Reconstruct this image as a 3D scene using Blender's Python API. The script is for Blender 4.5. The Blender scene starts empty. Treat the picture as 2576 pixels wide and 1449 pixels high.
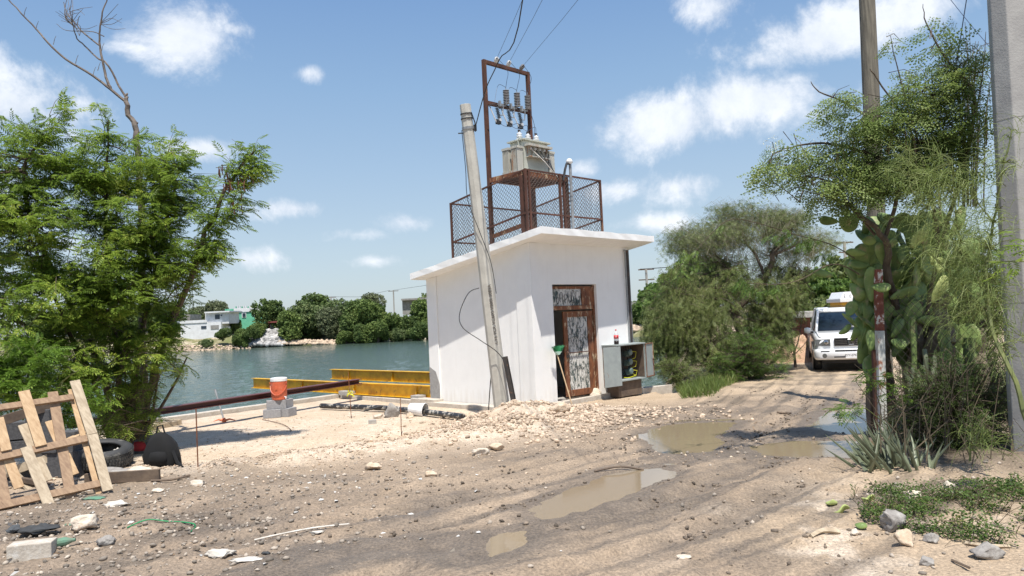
import bpy, bmesh, math, random
import numpy as np
from mathutils import Vector, Matrix
random.seed(7); rng = np.random.default_rng(11)
scene = bpy.context.scene
COL = scene.collection
R = math.radians
# ---------------------------------------------------------------- camera
FP = 1880.0; PIT = R(2.3); ROL = R(2.7)
CAM = np.array([0, 0, 2.0])
_f = np.array([0, math.cos(PIT), math.sin(PIT)]); _r0 = np.array([1.0, 0, 0]); _u0 = np.cross(_r0, _f)
_r = _r0*math.cos(ROL) - _u0*math.sin(ROL); _u = _u0*math.cos(ROL) + _r0*math.sin(ROL)
cd = bpy.data.cameras.new('camera'); co = bpy.data.objects.new('camera', cd); COL.objects.link(co)
cd.sensor_width = 36; cd.lens = 36*FP/2576; cd.clip_start = .05; cd.clip_end = 6000
mw = Matrix.Identity(4)
for i in range(3):
    mw[i][0] = _r[i]; mw[i][1] = _u[i]; mw[i][2] = -_f[i]; mw[i][3] = CAM[i]
co.matrix_world = mw
scene.camera = co
def ray(px, py): return _f + _r*((px-1288)/FP) + _u*((724.5-py)/FP)
def PZ(px, py, z): d = ray(px, py); return CAM + d*((z-2.0)/d[2])
def PY(px, py, y): d = ray(px, py); return CAM + d*(y/d[1])
def PP(px, py, p, n): d = ray(px, py); p = np.array(p); n = np.array(n); return CAM + d*(np.dot(p-CAM, n)/np.dot(d, n))
# ---------------------------------------------------------------- sun + sky
SUN_EL = 68.0
SH = np.array([.047, -.40]); SH = SH/np.linalg.norm(SH)          # horizontal direction towards the sun
sd = np.array([SH[0]*math.cos(R(SUN_EL)), SH[1]*math.cos(R(SUN_EL)), math.sin(R(SUN_EL))])
sl = bpy.data.lights.new('sun', 'SUN'); so = bpy.data.objects.new('sun', sl); COL.objects.link(so)
sl.energy = 4.9; sl.angle = R(.53); sl.color = (1, .95, .87)
so.rotation_euler = Vector(sd).to_track_quat('Z', 'Y').to_euler(); so.location = (0, -10, 30)
world = bpy.data.worlds.new('World'); scene.world = world; world.use_nodes = True
nt = world.node_tree; nt.nodes.clear()
def N(nt, t, **kw):
    n = nt.nodes.new(t)
    for k, v in kw.items():
        if k.startswith('i_'):
            key = k[2:]
            key = int(key) if key.isdigit() else key.replace('_', ' ')
            n.inputs[key].default_value = v
        else: setattr(n, k, v)
    return n
def L(nt, a, b): nt.links.new(a, b)
sky = N(nt, 'ShaderNodeTexSky', sky_type='NISHITA', sun_disc=False, sun_elevation=R(SUN_EL), sun_rotation=math.atan2(SH[0], SH[1]), altitude=400, air_density=1.0, dust_density=1.2, ozone_density=1.0)
hs = N(nt, 'ShaderNodeHueSaturation', i_Saturation=1.0); L(nt, sky.outputs[0], hs.inputs['Color'])
bg = N(nt, 'ShaderNodeBackground', i_Strength=.14); vmm = N(nt, 'ShaderNodeVectorMath', operation='MULTIPLY'); vmm.inputs[1].default_value = (1.0, 1.0, 1.0); L(nt, hs.outputs[0], vmm.inputs[0]); tcs = N(nt, 'ShaderNodeTexCoord'); sxy = N(nt, 'ShaderNodeSeparateXYZ'); L(nt, tcs.outputs['Generated'], sxy.inputs[0]); grd = N(nt, 'ShaderNodeValToRGB'); L(nt, sxy.outputs[2], grd.inputs[0])
ge = grd.color_ramp.elements; ge[0].position = 0; ge[0].color = (.44, .51, .57, 1); ge[1].position = 1; ge[1].color = (.08, .18, .42, 1)
for p_, c_ in ((.10, (.41, .51, .60)), (.20, (.33, .46, .61)), (.30, (.25, .40, .60)), (.42, (.165, .305, .56))): e_ = grd.color_ramp.elements.new(p_); e_.color = c_+(1,)
gsc = N(nt, 'ShaderNodeVectorMath', operation='SCALE'); gsc.inputs['Scale'].default_value = 6.2; L(nt, grd.outputs[0], gsc.inputs[0]); gmx = N(nt, 'ShaderNodeMix', data_type='RGBA'); gmx.inputs[0].default_value = .75; L(nt, vmm.outputs[0], gmx.inputs[6]); L(nt, gsc.outputs[0], gmx.inputs[7]); L(nt, gmx.outputs[2], bg.inputs['Color'])
tc = N(nt, 'ShaderNodeTexCoord')
nz = N(nt, 'ShaderNodeTexNoise', i_Scale=7.5, i_Detail=12.0, i_Roughness=.66, i_Distortion=.25); L(nt, tc.outputs['Generated'], nz.inputs['Vector'])
nz2 = N(nt, 'ShaderNodeTexNoise', i_Scale=2.6, i_Detail=3.0); L(nt, tc.outputs['Generated'], nz2.inputs['Vector'])
clouds = [(470, 90, 110, 80, 1.15), (585, 75, 60, 26, .55), (350, 120, 60, 22, .35), (60, 270, 150, 80, 1.1), (1700, 305, 230, 80, 1.25), (1860, 255, 190, 70, 1.15), (1990, 200, 80, 26, .6),
          (2080, 90, 190, 70, 1.05), (2280, 40, 190, 55, .9), (1800, 20, 80, 40, .95), (1910, 150, 70, 35, .6), (780, 183, 60, 26, .5), (740, 525, 120, 30, .75),
          (1030, 560, 100, 36, .9), (900, 590, 160, 28, .42), (1720, 465, 130, 45, .75), (1540, 480, 90, 35, .7), (1460, 425, 70, 32, .75), (500, 375, 100, 32, .75), (180, 340, 90, 60, .5), (640, 650, 130, 30, .4), (1650, 560, 120, 30, .4), (950, 655, 90, 20, .35),
          (1450, 640, 160, 30, .25), (300, 620, 130, 40, .3), (-400, 200, 300, 120, 1), (-250, 500, 250, 60, .8), (2900, 300, 300, 110, 1), (3000, 600, 250, 60, .7), (1000, -700, 400, 160, .9), (2300, -500, 400, 200, .9), (0, -600, 300, 150, .8)]
prev = None
for (cx, cy, rx, ry, dens) in clouds:
    c = ray(cx, cy); c = c/np.linalg.norm(c)
    rt = np.cross(c, [0, 0, 1.]); rt /= np.linalg.norm(rt); up = np.cross(rt, c)
    rt = rt*math.cos(ROL)+up*math.sin(ROL)*0
    d1 = N(nt, 'ShaderNodeVectorMath', operation='DOT_PRODUCT'); L(nt, tc.outputs['Generated'], d1.inputs[0]); d1.inputs[1].default_value = tuple(rt*FP/rx)
    d2 = N(nt, 'ShaderNodeVectorMath', operation='DOT_PRODUCT'); L(nt, tc.outputs['Generated'], d2.inputs[0]); d2.inputs[1].default_value = tuple(up*FP/ry)
    d3 = N(nt, 'ShaderNodeVectorMath', operation='DOT_PRODUCT'); L(nt, tc.outputs['Generated'], d3.inputs[0]); d3.inputs[1].default_value = tuple(c)
    cb = N(nt, 'ShaderNodeCombineXYZ'); L(nt, d1.outputs['Value'], cb.inputs[0]); L(nt, d2.outputs['Value'], cb.inputs[1])
    ln = N(nt, 'ShaderNodeVectorMath', operation='LENGTH'); L(nt, cb.outputs[0], ln.inputs[0])
    m1 = N(nt, 'ShaderNodeMapRange', interpolation_type='LINEAR'); L(nt, ln.outputs['Value'], m1.inputs[0])
    m1.inputs[1].default_value = 0; m1.inputs[2].default_value = 2.2; m1.inputs[3].default_value = .62*dens+.30; m1.inputs[4].default_value = -.75
    hm = N(nt, 'ShaderNodeMath', operation='GREATER_THAN', i_1=0.2); L(nt, d3.outputs['Value'], hm.inputs[0])
    m2 = N(nt, 'ShaderNodeMath', operation='MULTIPLY'); L(nt, m1.outputs[0], m2.inputs[0]); L(nt, hm.outputs[0], m2.inputs[1])
    if prev is None: prev = m2
    else:
        mx = N(nt, 'ShaderNodeMath', operation='MAXIMUM'); L(nt, prev.outputs[0], mx.inputs[0]); L(nt, m2.outputs[0], mx.inputs[1]); prev = mx
an = N(nt, 'ShaderNodeMath', operation='MULTIPLY_ADD', i_1=3.0, i_2=-1.5); L(nt, nz.outputs[0], an.inputs[0])
an2 = N(nt, 'ShaderNodeMath', operation='MULTIPLY_ADD', i_1=.9, i_2=-.45); L(nt, nz2.outputs[0], an2.inputs[0])
a1 = N(nt, 'ShaderNodeMath', operation='ADD'); L(nt, prev.outputs[0], a1.inputs[0]); L(nt, an.outputs[0], a1.inputs[1])
a2 = N(nt, 'ShaderNodeMath', operation='ADD'); L(nt, a1.outputs[0], a2.inputs[0]); L(nt, an2.outputs[0], a2.inputs[1])
ms = N(nt, 'ShaderNodeMapRange', interpolation_type='SMOOTHSTEP'); L(nt, a2.outputs[0], ms.inputs[0])
ms.inputs[1].default_value = .05; ms.inputs[2].default_value = .85; ms.inputs[3].default_value = 0; ms.inputs[4].default_value = .88
bg2 = N(nt, 'ShaderNodeBackground', i_Strength=.86)
cr = N(nt, 'ShaderNodeValToRGB'); L(nt, nz.outputs[0], cr.inputs[0])
cr.color_ramp.elements[0].position = .35; cr.color_ramp.elements[0].color = (.62, .69, .80, 1); cr.color_ramp.elements[1].position = .62; cr.color_ramp.elements[1].color = (.92, .95, 1, 1)
L(nt, cr.outputs[0], bg2.inputs['Color'])
mixs = N(nt, 'ShaderNodeMixShader'); L(nt, ms.outputs[0], mixs.inputs[0]); L(nt, bg.outputs[0], mixs.inputs[1]); L(nt, bg2.outputs[0], mixs.inputs[2])
wo = N(nt, 'ShaderNodeOutputWorld'); L(nt, mixs.outputs[0], wo.inputs[0])
vs = scene.view_settings; vs.view_transform = 'Standard'; vs.look = 'None'; vs.exposure = 0.42; vs.gamma = 1; vs.use_curve_mapping = False
scene.cycles.max_bounces = 6; scene.cycles.transparent_max_bounces = 8
# ---------------------------------------------------------------- numpy noise
def vn(x, y, seed=0):
    xi = np.floor(x).astype(np.int64); yi = np.floor(y).astype(np.int64); xf = x-xi; yf = y-yi
    def h(a, b):
        n = (a*374761393 + b*668265263 + seed*1442695041) & 0xffffffff
        n = ((n ^ (n >> 13))*1274126177) & 0xffffffff
        return ((n ^ (n >> 16)) & 0xffff)/65535.0
    u = xf*xf*(3-2*xf); v = yf*yf*(3-2*yf)
    return (h(xi, yi)*(1-u)+h(xi+1, yi)*u)*(1-v) + (h(xi, yi+1)*(1-u)+h(xi+1, yi+1)*u)*v
def fbm(x, y, oct=4, seed=0, g=.5):
    s = 0; a = 1; t = 0
    for i in range(oct):
        s = s + a*vn(x*2**i+i*17.3, y*2**i+i*9.1, seed+i); t += a; a *= g
    return s/t
def sst(a, b, x): t = np.clip((x-a)/(b-a), 0, 1); return t*t*(3-2*t)
# ---------------------------------------------------------------- materials
def mat(name, c1, c2=None, rough=.7, scale=8., detail=5., metal=0., bump=0., bscale=None, c3=None, c3s=4., c3t=.6, c3w=.06, stretch=(1, 1, 1), spec=.5, lo=.35, hi=.65, bdist=.01, rrand=0., trans=0.):
    m = bpy.data.materials.new(name); m.use_nodes = True; t = m.node_tree; b = t.nodes['Principled BSDF']
    b.inputs['Roughness'].default_value = rough; b.inputs['Metallic'].default_value = metal; b.inputs['Specular IOR Level'].default_value = spec
    c1 = tuple(c1)+(1,)
    tcn = N(t, 'ShaderNodeTexCoord'); mp = N(t, 'ShaderNodeMapping'); mp.inputs['Scale'].default_value = stretch; L(t, tcn.outputs['Object'], mp.inputs[0])
    if c2 is None: c2 = tuple(x*.8 for x in c1[:3])
    nz = N(t, 'ShaderNodeTexNoise', i_Scale=scale, i_Detail=detail, i_Roughness=.6); L(t, mp.outputs[0], nz.inputs['Vector'])
    cr = N(t, 'ShaderNodeValToRGB'); L(t, nz.outputs[0], cr.inputs[0])
    e = cr.color_ramp.elements; e[0].position = lo; e[0].color = tuple(c2)+(1,); e[1].position = hi; e[1].color = c1
    out = cr.outputs[0]
    if rrand:
        g = N(t, 'ShaderNodeNewGeometry'); mm = N(t, 'ShaderNodeMapRange'); L(t, g.outputs['Random Per Island'], mm.inputs[0]); mm.inputs[3].default_value = 1-rrand; mm.inputs[4].default_value = 1+rrand
        vm = N(t, 'ShaderNodeVectorMath', operation='SCALE'); L(t, out, vm.inputs[0]); L(t, mm.outputs[0], vm.inputs['Scale']); out = vm.outputs[0]
    if c3 is not None:
        n3 = N(t, 'ShaderNodeTexNoise', i_Scale=c3s, i_Detail=8., i_Roughness=.68); L(t, mp.outputs[0], n3.inputs['Vector'])
        r3 = N(t, 'ShaderNodeMapRange'); L(t, n3.outputs[0], r3.inputs[0]); r3.inputs[1].default_value = c3t-c3w; r3.inputs[2].default_value = c3t+c3w
        mx = N(t, 'ShaderNodeMix', data_type='RGBA'); L(t, r3.outputs[0], mx.inputs[0]); L(t, out, mx.inputs[6]); mx.inputs[7].default_value = tuple(c3)+(1,); out = mx.outputs[2]
    L(t, out, b.inputs['Base Color'])
    if bump:
        nb = N(t, 'ShaderNodeTexNoise', i_Scale=bscale or scale*4, i_Detail=6.); L(t, mp.outputs[0], nb.inputs['Vector'])
        bp = N(t, 'ShaderNodeBump', i_Strength=bump, i_Distance=bdist); L(t, nb.outputs[0], bp.inputs['Height']); L(t, bp.outputs[0], b.inputs['Normal'])
    if trans:
        o = t.nodes['Material Output']; tr = N(t, 'ShaderNodeBsdfTranslucent'); L(t, out, tr.inputs[0]); ms_ = N(t, 'ShaderNodeMixShader', i_0=trans)
        L(t, b.outputs[0], ms_.inputs[1]); L(t, tr.outputs[0], ms_.inputs[2]); L(t, ms_.outputs[0], o.inputs[0])
    return m
def leafmat(name, ca, cb, cc=None, trans=.35, rough=.5, scale=1.2):
    """ramp over a per-leaf random value mixed with a clump-scale noise"""
    m = bpy.data.materials.new(name); m.use_nodes = True; t = m.node_tree; b = t.nodes['Principled BSDF']; b.inputs['Roughness'].default_value = rough; b.inputs['Specular IOR Level'].default_value = .35
    g = N(t, 'ShaderNodeNewGeometry'); tcn = N(t, 'ShaderNodeTexCoord'); nz = N(t, 'ShaderNodeTexNoise', i_Scale=scale, i_Detail=3.); L(t, tcn.outputs['Object'], nz.inputs['Vector'])
    a = N(t, 'ShaderNodeMath', operation='MULTIPLY', i_1=.6); L(t, g.outputs['Random Per Island'], a.inputs[0])
    a2 = N(t, 'ShaderNodeMath', operation='MULTIPLY_ADD', i_1=1.2, i_2=-.35); L(t, nz.outputs[0], a2.inputs[0])
    s = N(t, 'ShaderNodeMath', operation='ADD'); L(t, a.outputs[0], s.inputs[0]); L(t, a2.outputs[0], s.inputs[1])
    cr = N(t, 'ShaderNodeValToRGB'); L(t, s.outputs[0], cr.inputs[0]); e = cr.color_ramp.elements
    e[0].position = .2; e[0].color = tuple(ca)+(1,); e[1].position = .8; e[1].color = tuple(cb)+(1,)
    if cc is not None: x = cr.color_ramp.elements.new(.93); x.color = tuple(cc)+(1,)
    L(t, cr.outputs[0], b.inputs['Base Color'])
    o = t.nodes['Material Output']; tr = N(t, 'ShaderNodeBsdfTranslucent'); L(t, cr.outputs[0], tr.inputs[0]); ms_ = N(t, 'ShaderNodeMixShader', i_0=trans)
    L(t, b.outputs[0], ms_.inputs[1]); L(t, tr.outputs[0], ms_.inputs[2]); L(t, ms_.outputs[0], o.inputs[0])
    return m
MT = {}
MT['white_wall'] = mat('white_wall', (.87, .865, .85), (.83, .825, .81), .75, 2.5, bump=.30, bscale=55, bdist=.008, c3=(.60, .58, .55), c3s=3.2, c3t=.80, c3w=.1)
_t = MT['white_wall'].node_tree; _b = _t.nodes['Principled BSDF']; _src = _b.inputs['Base Color'].links[0].from_socket; _tc = N(_t, 'ShaderNodeTexCoord'); _sx = N(_t, 'ShaderNodeSeparateXYZ'); L(_t, _tc.outputs['Object'], _sx.inputs[0])
_mp = N(_t, 'ShaderNodeMapping'); _mp.inputs['Scale'].default_value = (7, 7, .8); L(_t, _tc.outputs['Object'], _mp.inputs[0]); _n = N(_t, 'ShaderNodeTexNoise', i_Scale=1.5, i_Detail=6.); L(_t, _mp.outputs[0], _n.inputs['Vector']); _a = N(_t, 'ShaderNodeMath', operation='MULTIPLY_ADD', i_1=-.9, i_2=.55); L(_t, _n.outputs[0], _a.inputs[0])
_s = N(_t, 'ShaderNodeMath', operation='ADD'); L(_t, _sx.outputs[2], _s.inputs[0]); L(_t, _a.outputs[0], _s.inputs[1]); _qr = N(_t, 'ShaderNodeMapRange'); L(_t, _s.outputs[0], _qr.inputs[0]); _qr.inputs[1].default_value = .05; _qr.inputs[2].default_value = .55; _qr.inputs[3].default_value = .55; _qr.inputs[4].default_value = 0
_qq = N(_t, 'ShaderNodeMapRange'); L(_t, _n.outputs[0], _qq.inputs[0]); _qq.inputs[1].default_value = .58; _qq.inputs[2].default_value = .85; _qq.inputs[4].default_value = .14; _mxx = N(_t, 'ShaderNodeMath', operation='MAXIMUM'); L(_t, _qr.outputs[0], _mxx.inputs[0]); L(_t, _qq.outputs[0], _mxx.inputs[1])
_m = N(_t, 'ShaderNodeMix', data_type='RGBA'); L(_t, _mxx.outputs[0], _m.inputs[0]); L(_t, _src, _m.inputs[6]); _m.inputs[7].default_value = (.60, .54, .46, 1); L(_t, _m.outputs[2], _b.inputs['Base Color'])
MT['roof_white'] = mat('roof_white', (.88, .88, .87), (.82, .815, .80), .7, 5, bump=.35, bscale=30, bdist=.01)
MT['raw_render'] = mat('raw_render', (.36, .35, .34), (.27, .26, .25), .9, 12, bump=.4)
MT['concrete'] = mat('concrete', (.42, .40, .36), (.30, .28, .26), .9, 9, bump=.4, bscale=60)
MT['pale_concrete'] = mat('pale_concrete', (.54, .49, .42), (.42, .37, .31), .9, 6, bump=.4, bscale=50, c3=(.60, .57, .52), c3s=20, c3t=.6)
MT['pole_concrete'] = mat('pole_concrete', (.56, .54, .48), (.46, .44, .39), .85, 5, bump=.35, bscale=40, c3=(.33, .31, .27), c3s=34, c3t=.68, c3w=.04)
MT['grey_pole'] = mat('grey_pole', (.40, .39, .37), (.31, .30, .29), .85, 4, bump=.3, bscale=50, c3=(.22, .21, .2), c3s=28, c3t=.7, c3w=.03)
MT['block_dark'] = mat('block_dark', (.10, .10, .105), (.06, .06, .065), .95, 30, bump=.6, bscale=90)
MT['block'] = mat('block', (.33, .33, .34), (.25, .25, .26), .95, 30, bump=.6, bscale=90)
MT['rust'] = mat('rust', (.115, .045, .028), (.055, .023, .015), .8, 7, bump=.3, c3=(.34, .17, .085), c3s=6, c3t=.66, c3w=.08, stretch=(1, 1, .35))
MT['rust_bright'] = mat('rust_bright', (.25, .095, .04), (.11, .04, .02), .8, 12, bump=.4, c3=(.55, .42, .27), c3s=9, c3t=.60, c3w=.05, stretch=(1, 1, .4))
MT['wire_mesh'] = mat('wire_mesh', (.085, .07, .065), (.06, .04, .03), .7, 10)
MT['galv'] = mat('galv', (.35, .36, .37), (.25, .26, .27), .5, 10, metal=.4)
MT['dark_steel'] = mat('dark_steel', (.06, .05, .045), (.035, .03, .028), .6, 9, c3=(.22, .11, .06), c3s=7, c3t=.62)
MT['cable'] = mat('cable', (.035, .035, .04), (.02, .02, .02), .6)
MT['cable_blue'] = mat('cable_blue', (.07, .10, .16), (.05, .07, .11), .5)
MT['porcelain_white'] = mat('porcelain_white', (.72, .73, .74), (.6, .6, .6), .2)
MT['porcelain_grey'] = mat('porcelain_grey', (.27, .26, .26), (.2, .19, .19), .3)
MT['polymer_blue'] = mat('polymer_blue', (.13, .18, .24), (.08, .11, .15), .4)
MT['tank_grey'] = mat('tank_grey', (.52, .53, .46), (.43, .44, .38), .6, 6)
MT['tank_rusty'] = mat('tank_rusty', (.50, .49, .43), (.42, .41, .36), .6, 6, c3=(.36, .17, .07), c3s=3.5, c3t=.60, c3w=.06, stretch=(2, 2, .5))
MT['yellow'] = mat('yellow', (.80, .46, .012), (.52, .26, .01), .5, 3, c3=(.26, .12, .03), c3s=4.5, c3t=.62, c3w=.05)
MT['brown_steel'] = mat('brown_steel', (.115, .035, .03), (.085, .026, .022), .5, 4)
MT['cooler'] = mat('cooler', (.66, .14, .06), (.50, .11, .05), .45, 4, c3=(.70, .42, .33), c3s=9, c3t=.66, c3w=.05, stretch=(1, 1, 3))
MT['plastic_white'] = mat('plastic_white', (.8, .8, .8), (.68, .68, .68), .4)
MT['green_bristle'] = mat('green_bristle', (.02, .25, .09), (.015, .17, .06), .6, rrand=.3)
MT['green_head'] = mat('green_head', (.42, .58, .48), (.35, .5, .42), .5)
MT['wood_handle'] = mat('wood_handle', (.48, .34, .20), (.40, .27, .15), .6)
MT['wood_new'] = mat('wood_new', (.56, .40, .24), (.40, .26, .145), .8, 14, stretch=(1, 3, .4), bump=.4, c3=(.34, .20, .10), c3s=5, c3t=.66)
MT['wood_old'] = mat('wood_old', (.52, .43, .31), (.35, .275, .19), .85, 14, stretch=(1, 3, .4), bump=.3, c3=(.25, .18, .12), c3s=7, c3t=.66)
MT['wood_brown'] = mat('wood_brown', (.38, .26, .165), (.24, .155, .10), .85, 14, stretch=(1, 3, .4), bump=.3, c3=(.18, .11, .07), c3s=7, c3t=.64)
MT['wood_dark'] = mat('wood_dark', (.16, .115, .08), (.09, .065, .05), .85, 6, bump=.4)
MT['wood_pole'] = mat('wood_pole', (.20, .18, .14), (.10, .09, .072), .9, 9, bump=.6, stretch=(3, 3, .25), bscale=12, c3=(.05, .045, .04), c3s=5, c3t=.66, c3w=.02)
MT['rubber'] = mat('rubber', (.045, .045, .047), (.03, .03, .03), .7, 8, bump=.2, c3=(.16, .15, .13), c3s=5, c3t=.6)
MT['pipe_black'] = mat('pipe_black', (.03, .032, .036), (.02, .02, .022), .4, 8, c3=(.42, .39, .34), c3s=9, c3t=.56, c3w=.03)
MT['fabric_black'] = mat('fabric_black', (.006, .006, .007), (.004, .004, .004), .9)
MT['fabric_red'] = mat('fabric_red', (.30, .02, .03), (.2, .015, .02), .9)
MT['fabric_grey'] = mat('fabric_grey', (.10, .11, .12), (.05, .055, .06), .9, bump=.3)
MT['cloth_white'] = mat('cloth_white', (.70, .66, .60), (.5, .46, .40), .9, 10, bump=.4)
MT['cloth_dark'] = mat('cloth_dark', (.06, .065, .07), (.035, .035, .035), .9, 8, bump=.4)
MT['car_white'] = mat('car_white', (.82, .83, .84), (.79, .8, .81), .25, 2); MT['car_white'].node_tree.nodes['Principled BSDF'].inputs['Coat Weight'].default_value = .6
MT['glass_dark'] = mat('glass_dark', (.012, .022, .035), (.008, .014, .022), .05, 3)
MT['black_plastic'] = mat('black_plastic', (.02, .02, .022), (.014, .014, .015), .5)
MT['chrome'] = mat('chrome', (.55, .56, .58), (.5, .5, .52), .15, metal=1.)
MT['lamp_glass'] = mat('lamp_glass', (.13, .13, .12), (.07, .07, .07), .15, 20)
MT['portable_yellow'] = mat('portable_yellow', (.65, .38, .02), (.55, .3, .02), .5)
MT['bark'] = mat('bark', (.13, .10, .072), (.065, .05, .036), .9, 9, bump=.6, stretch=(2, 2, .6))
MT['bark_dead'] = mat('bark_dead', (.22, .18, .15), (.09, .07, .06), .9, 5, bump=.4)
MT['stem_green'] = mat('stem_green', (.17, .19, .06), (.10, .12, .04), .7)
MT['stem_dry'] = mat('stem_dry', (.13, .10, .062), (.06, .048, .03), .9, rrand=.3)
MT['pod'] = mat('pod', (.16, .06, .03), (.09, .04, .02), .7, rrand=.3)
MT['pod_dry'] = mat('pod_dry', (.34, .25, .17), (.16, .11, .08), .8, 12)
MT['leucaena'] = leafmat('leucaena', (.115, .19, .03), (.26, .37, .055), (.42, .48, .09), .5)
MT['leucaena_near'] = leafmat('leucaena_near', (.07, .14, .02), (.18, .30, .04), (.26, .36, .06), .4)
MT['mesquite'] = leafmat('mesquite', (.10, .14, .045), (.22, .265, .08), (.32, .33, .13), .35, scale=.9)
MT['mesquite_dry'] = leafmat('mesquite_dry', (.13, .17, .06), (.23, .27, .11), (.31, .34, .17), .35)
MT['twig_grey'] = mat('twig_grey', (.27, .25, .18), (.17, .15, .11), .9)
MT['bush_green'] = leafmat('bush_green', (.07, .13, .03), (.15, .24, .045), (.23, .31, .075), .35, scale=.9)
MT['moringa'] = leafmat('moringa', (.13, .20, .05), (.28, .36, .11), (.40, .46, .19), .45, scale=1.6)
MT['flower'] = mat('flower', (.72, .70, .50), (.6, .58, .4), .8, rrand=.2)
MT['retama'] = leafmat('retama', (.15, .21, .06), (.27, .33, .10), (.38, .44, .18), .35, scale=2)
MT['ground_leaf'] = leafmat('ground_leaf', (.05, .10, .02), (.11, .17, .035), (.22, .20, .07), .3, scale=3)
MT['shade_tinted_leaf'] = leafmat('shade_tinted_leaf', (.045, .08, .022), (.11, .165, .04), (.20, .22, .07), .25, scale=1.6)  # leaf colour darkened to stand in for the canopy's shade on the thicket
MT['grass'] = leafmat('grass', (.10, .15, .035), (.20, .27, .07), (.36, .34, .15), .3, scale=1.5)
MT['aloe'] = mat('aloe', (.19, .215, .13), (.09, .11, .065), .5, 3, rrand=.25)
MT['cactus'] = mat('cactus', (.21, .29, .085), (.09, .14, .04), .55, 4, bump=.1, bscale=14, c3=(.36, .31, .17), c3s=7, c3t=.62, c3w=.06, rrand=.25)
MT['cactus_pale'] = mat('cactus_pale', (.42, .47, .17), (.30, .36, .11), .6, 5, c3=(.55, .42, .25), c3s=6, c3t=.66, c3w=.04)
MT['cactus_trunk'] = mat('cactus_trunk', (.20, .16, .11), (.12, .095, .065), .9, 8, bump=.5)
for i, (a, b_, c_) in enumerate([((.07, .12, .035), (.16, .22, .06), (.24, .28, .10)), ((.09, .14, .05), (.19, .24, .09), (.26, .29, .13)), ((.085, .135, .035), (.18, .245, .06), (.26, .30, .10)), ((.12, .15, .075), (.215, .24, .13), (.28, .29, .17))]):
    MT['far%d' % i] = leafmat('far_leaves_%d' % i, a, b_, c_, .2, .7, .25)
MT['rock'] = mat('rock', (.58, .47, .36), (.38, .29, .20), .95, 12, bump=.7, bscale=30, bdist=.02, rrand=.2)
MT['rock_grey'] = mat('rock_grey', (.36, .34, .31), (.22, .20, .185), .95, 10, bump=.7, bscale=30, bdist=.02, c3=(.5, .48, .45), c3s=6, c3t=.6)
MT['rock_pale'] = mat('rock_pale', (.70, .62, .52), (.50, .42, .33), .95, 8, bump=.8, bscale=20, bdist=.03, c3=(.40, .26, .16), c3s=8, c3t=.62)
MT['gravel'] = mat('gravel', (.57, .45, .34), (.38, .29, .21), .95, 18, rrand=.35)
MT['pebble'] = mat('pebble', (.40, .34, .275), (.22, .19, .16), .9, 6, rrand=.6)
MT['clod'] = mat('clod', (.21, .165, .125), (.10, .08, .062), .9, 9, rrand=.4)
MT['red_brick'] = mat('red_brick', (.22, .09, .06), (.12, .05, .035), .9, 6)
MT['far_white'] = mat('far_white', (.74, .75, .76), (.62, .62, .62), .85, 1.2)
MT['far_green'] = mat('far_green', (.16, .50, .33), (.11, .40, .26), .85, 1.2, c3=(.55, .6, .55), c3s=.6, c3t=.66)
MT['far_grey'] = mat('far_grey', (.30, .29, .27), (.2, .19, .18), .9, 1.5)
MT['far_red'] = mat('far_red', (.26, .06, .05), (.16, .04, .035), .8, 1.5)
MT['window_dark'] = mat('window_dark', (.04, .06, .09), (.02, .03, .04), .2)
MT['red_label'] = mat('red_label', (.62, .015, .02), (.55, .012, .018), .4)
MT['cola'] = mat('cola', (.018, .008, .006), (.012, .006, .004), .15)
MT['clear_plastic'] = mat('clear_plastic', (.62, .64, .66), (.5, .52, .54), .15)
MT['orange_paint'] = mat('orange_paint', (.75, .19, .07), (.6, .15, .06), .6, 10, c3=(.2, .1, .07), c3s=20, c3t=.62)
MT['yellow_tape'] = mat('yellow_tape', (.7, .68, .03), (.6, .55, .02), .5)
MT['cab_grey'] = mat('cab_grey', (.33, .37, .36), (.27, .30, .30), .6, 5, c3=(.22, .11, .06), c3s=4.5, c3t=.66, c3w=.04)
MT['meter'] = mat('meter', (.14, .20, .19), (.10, .15, .14), .3)
MT['ink'] = mat('ink', (.17, .14, .11), (.12, .10, .08), .9)
MT['plate_ink'] = mat('plate_ink', (.03, .03, .04), (.02, .02, .03), .6)
MT['green_tarp'] = mat('green_tarp', (.10, .26, .17), (.14, .18, .13), .7)
MT['glow_water'] = None
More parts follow.
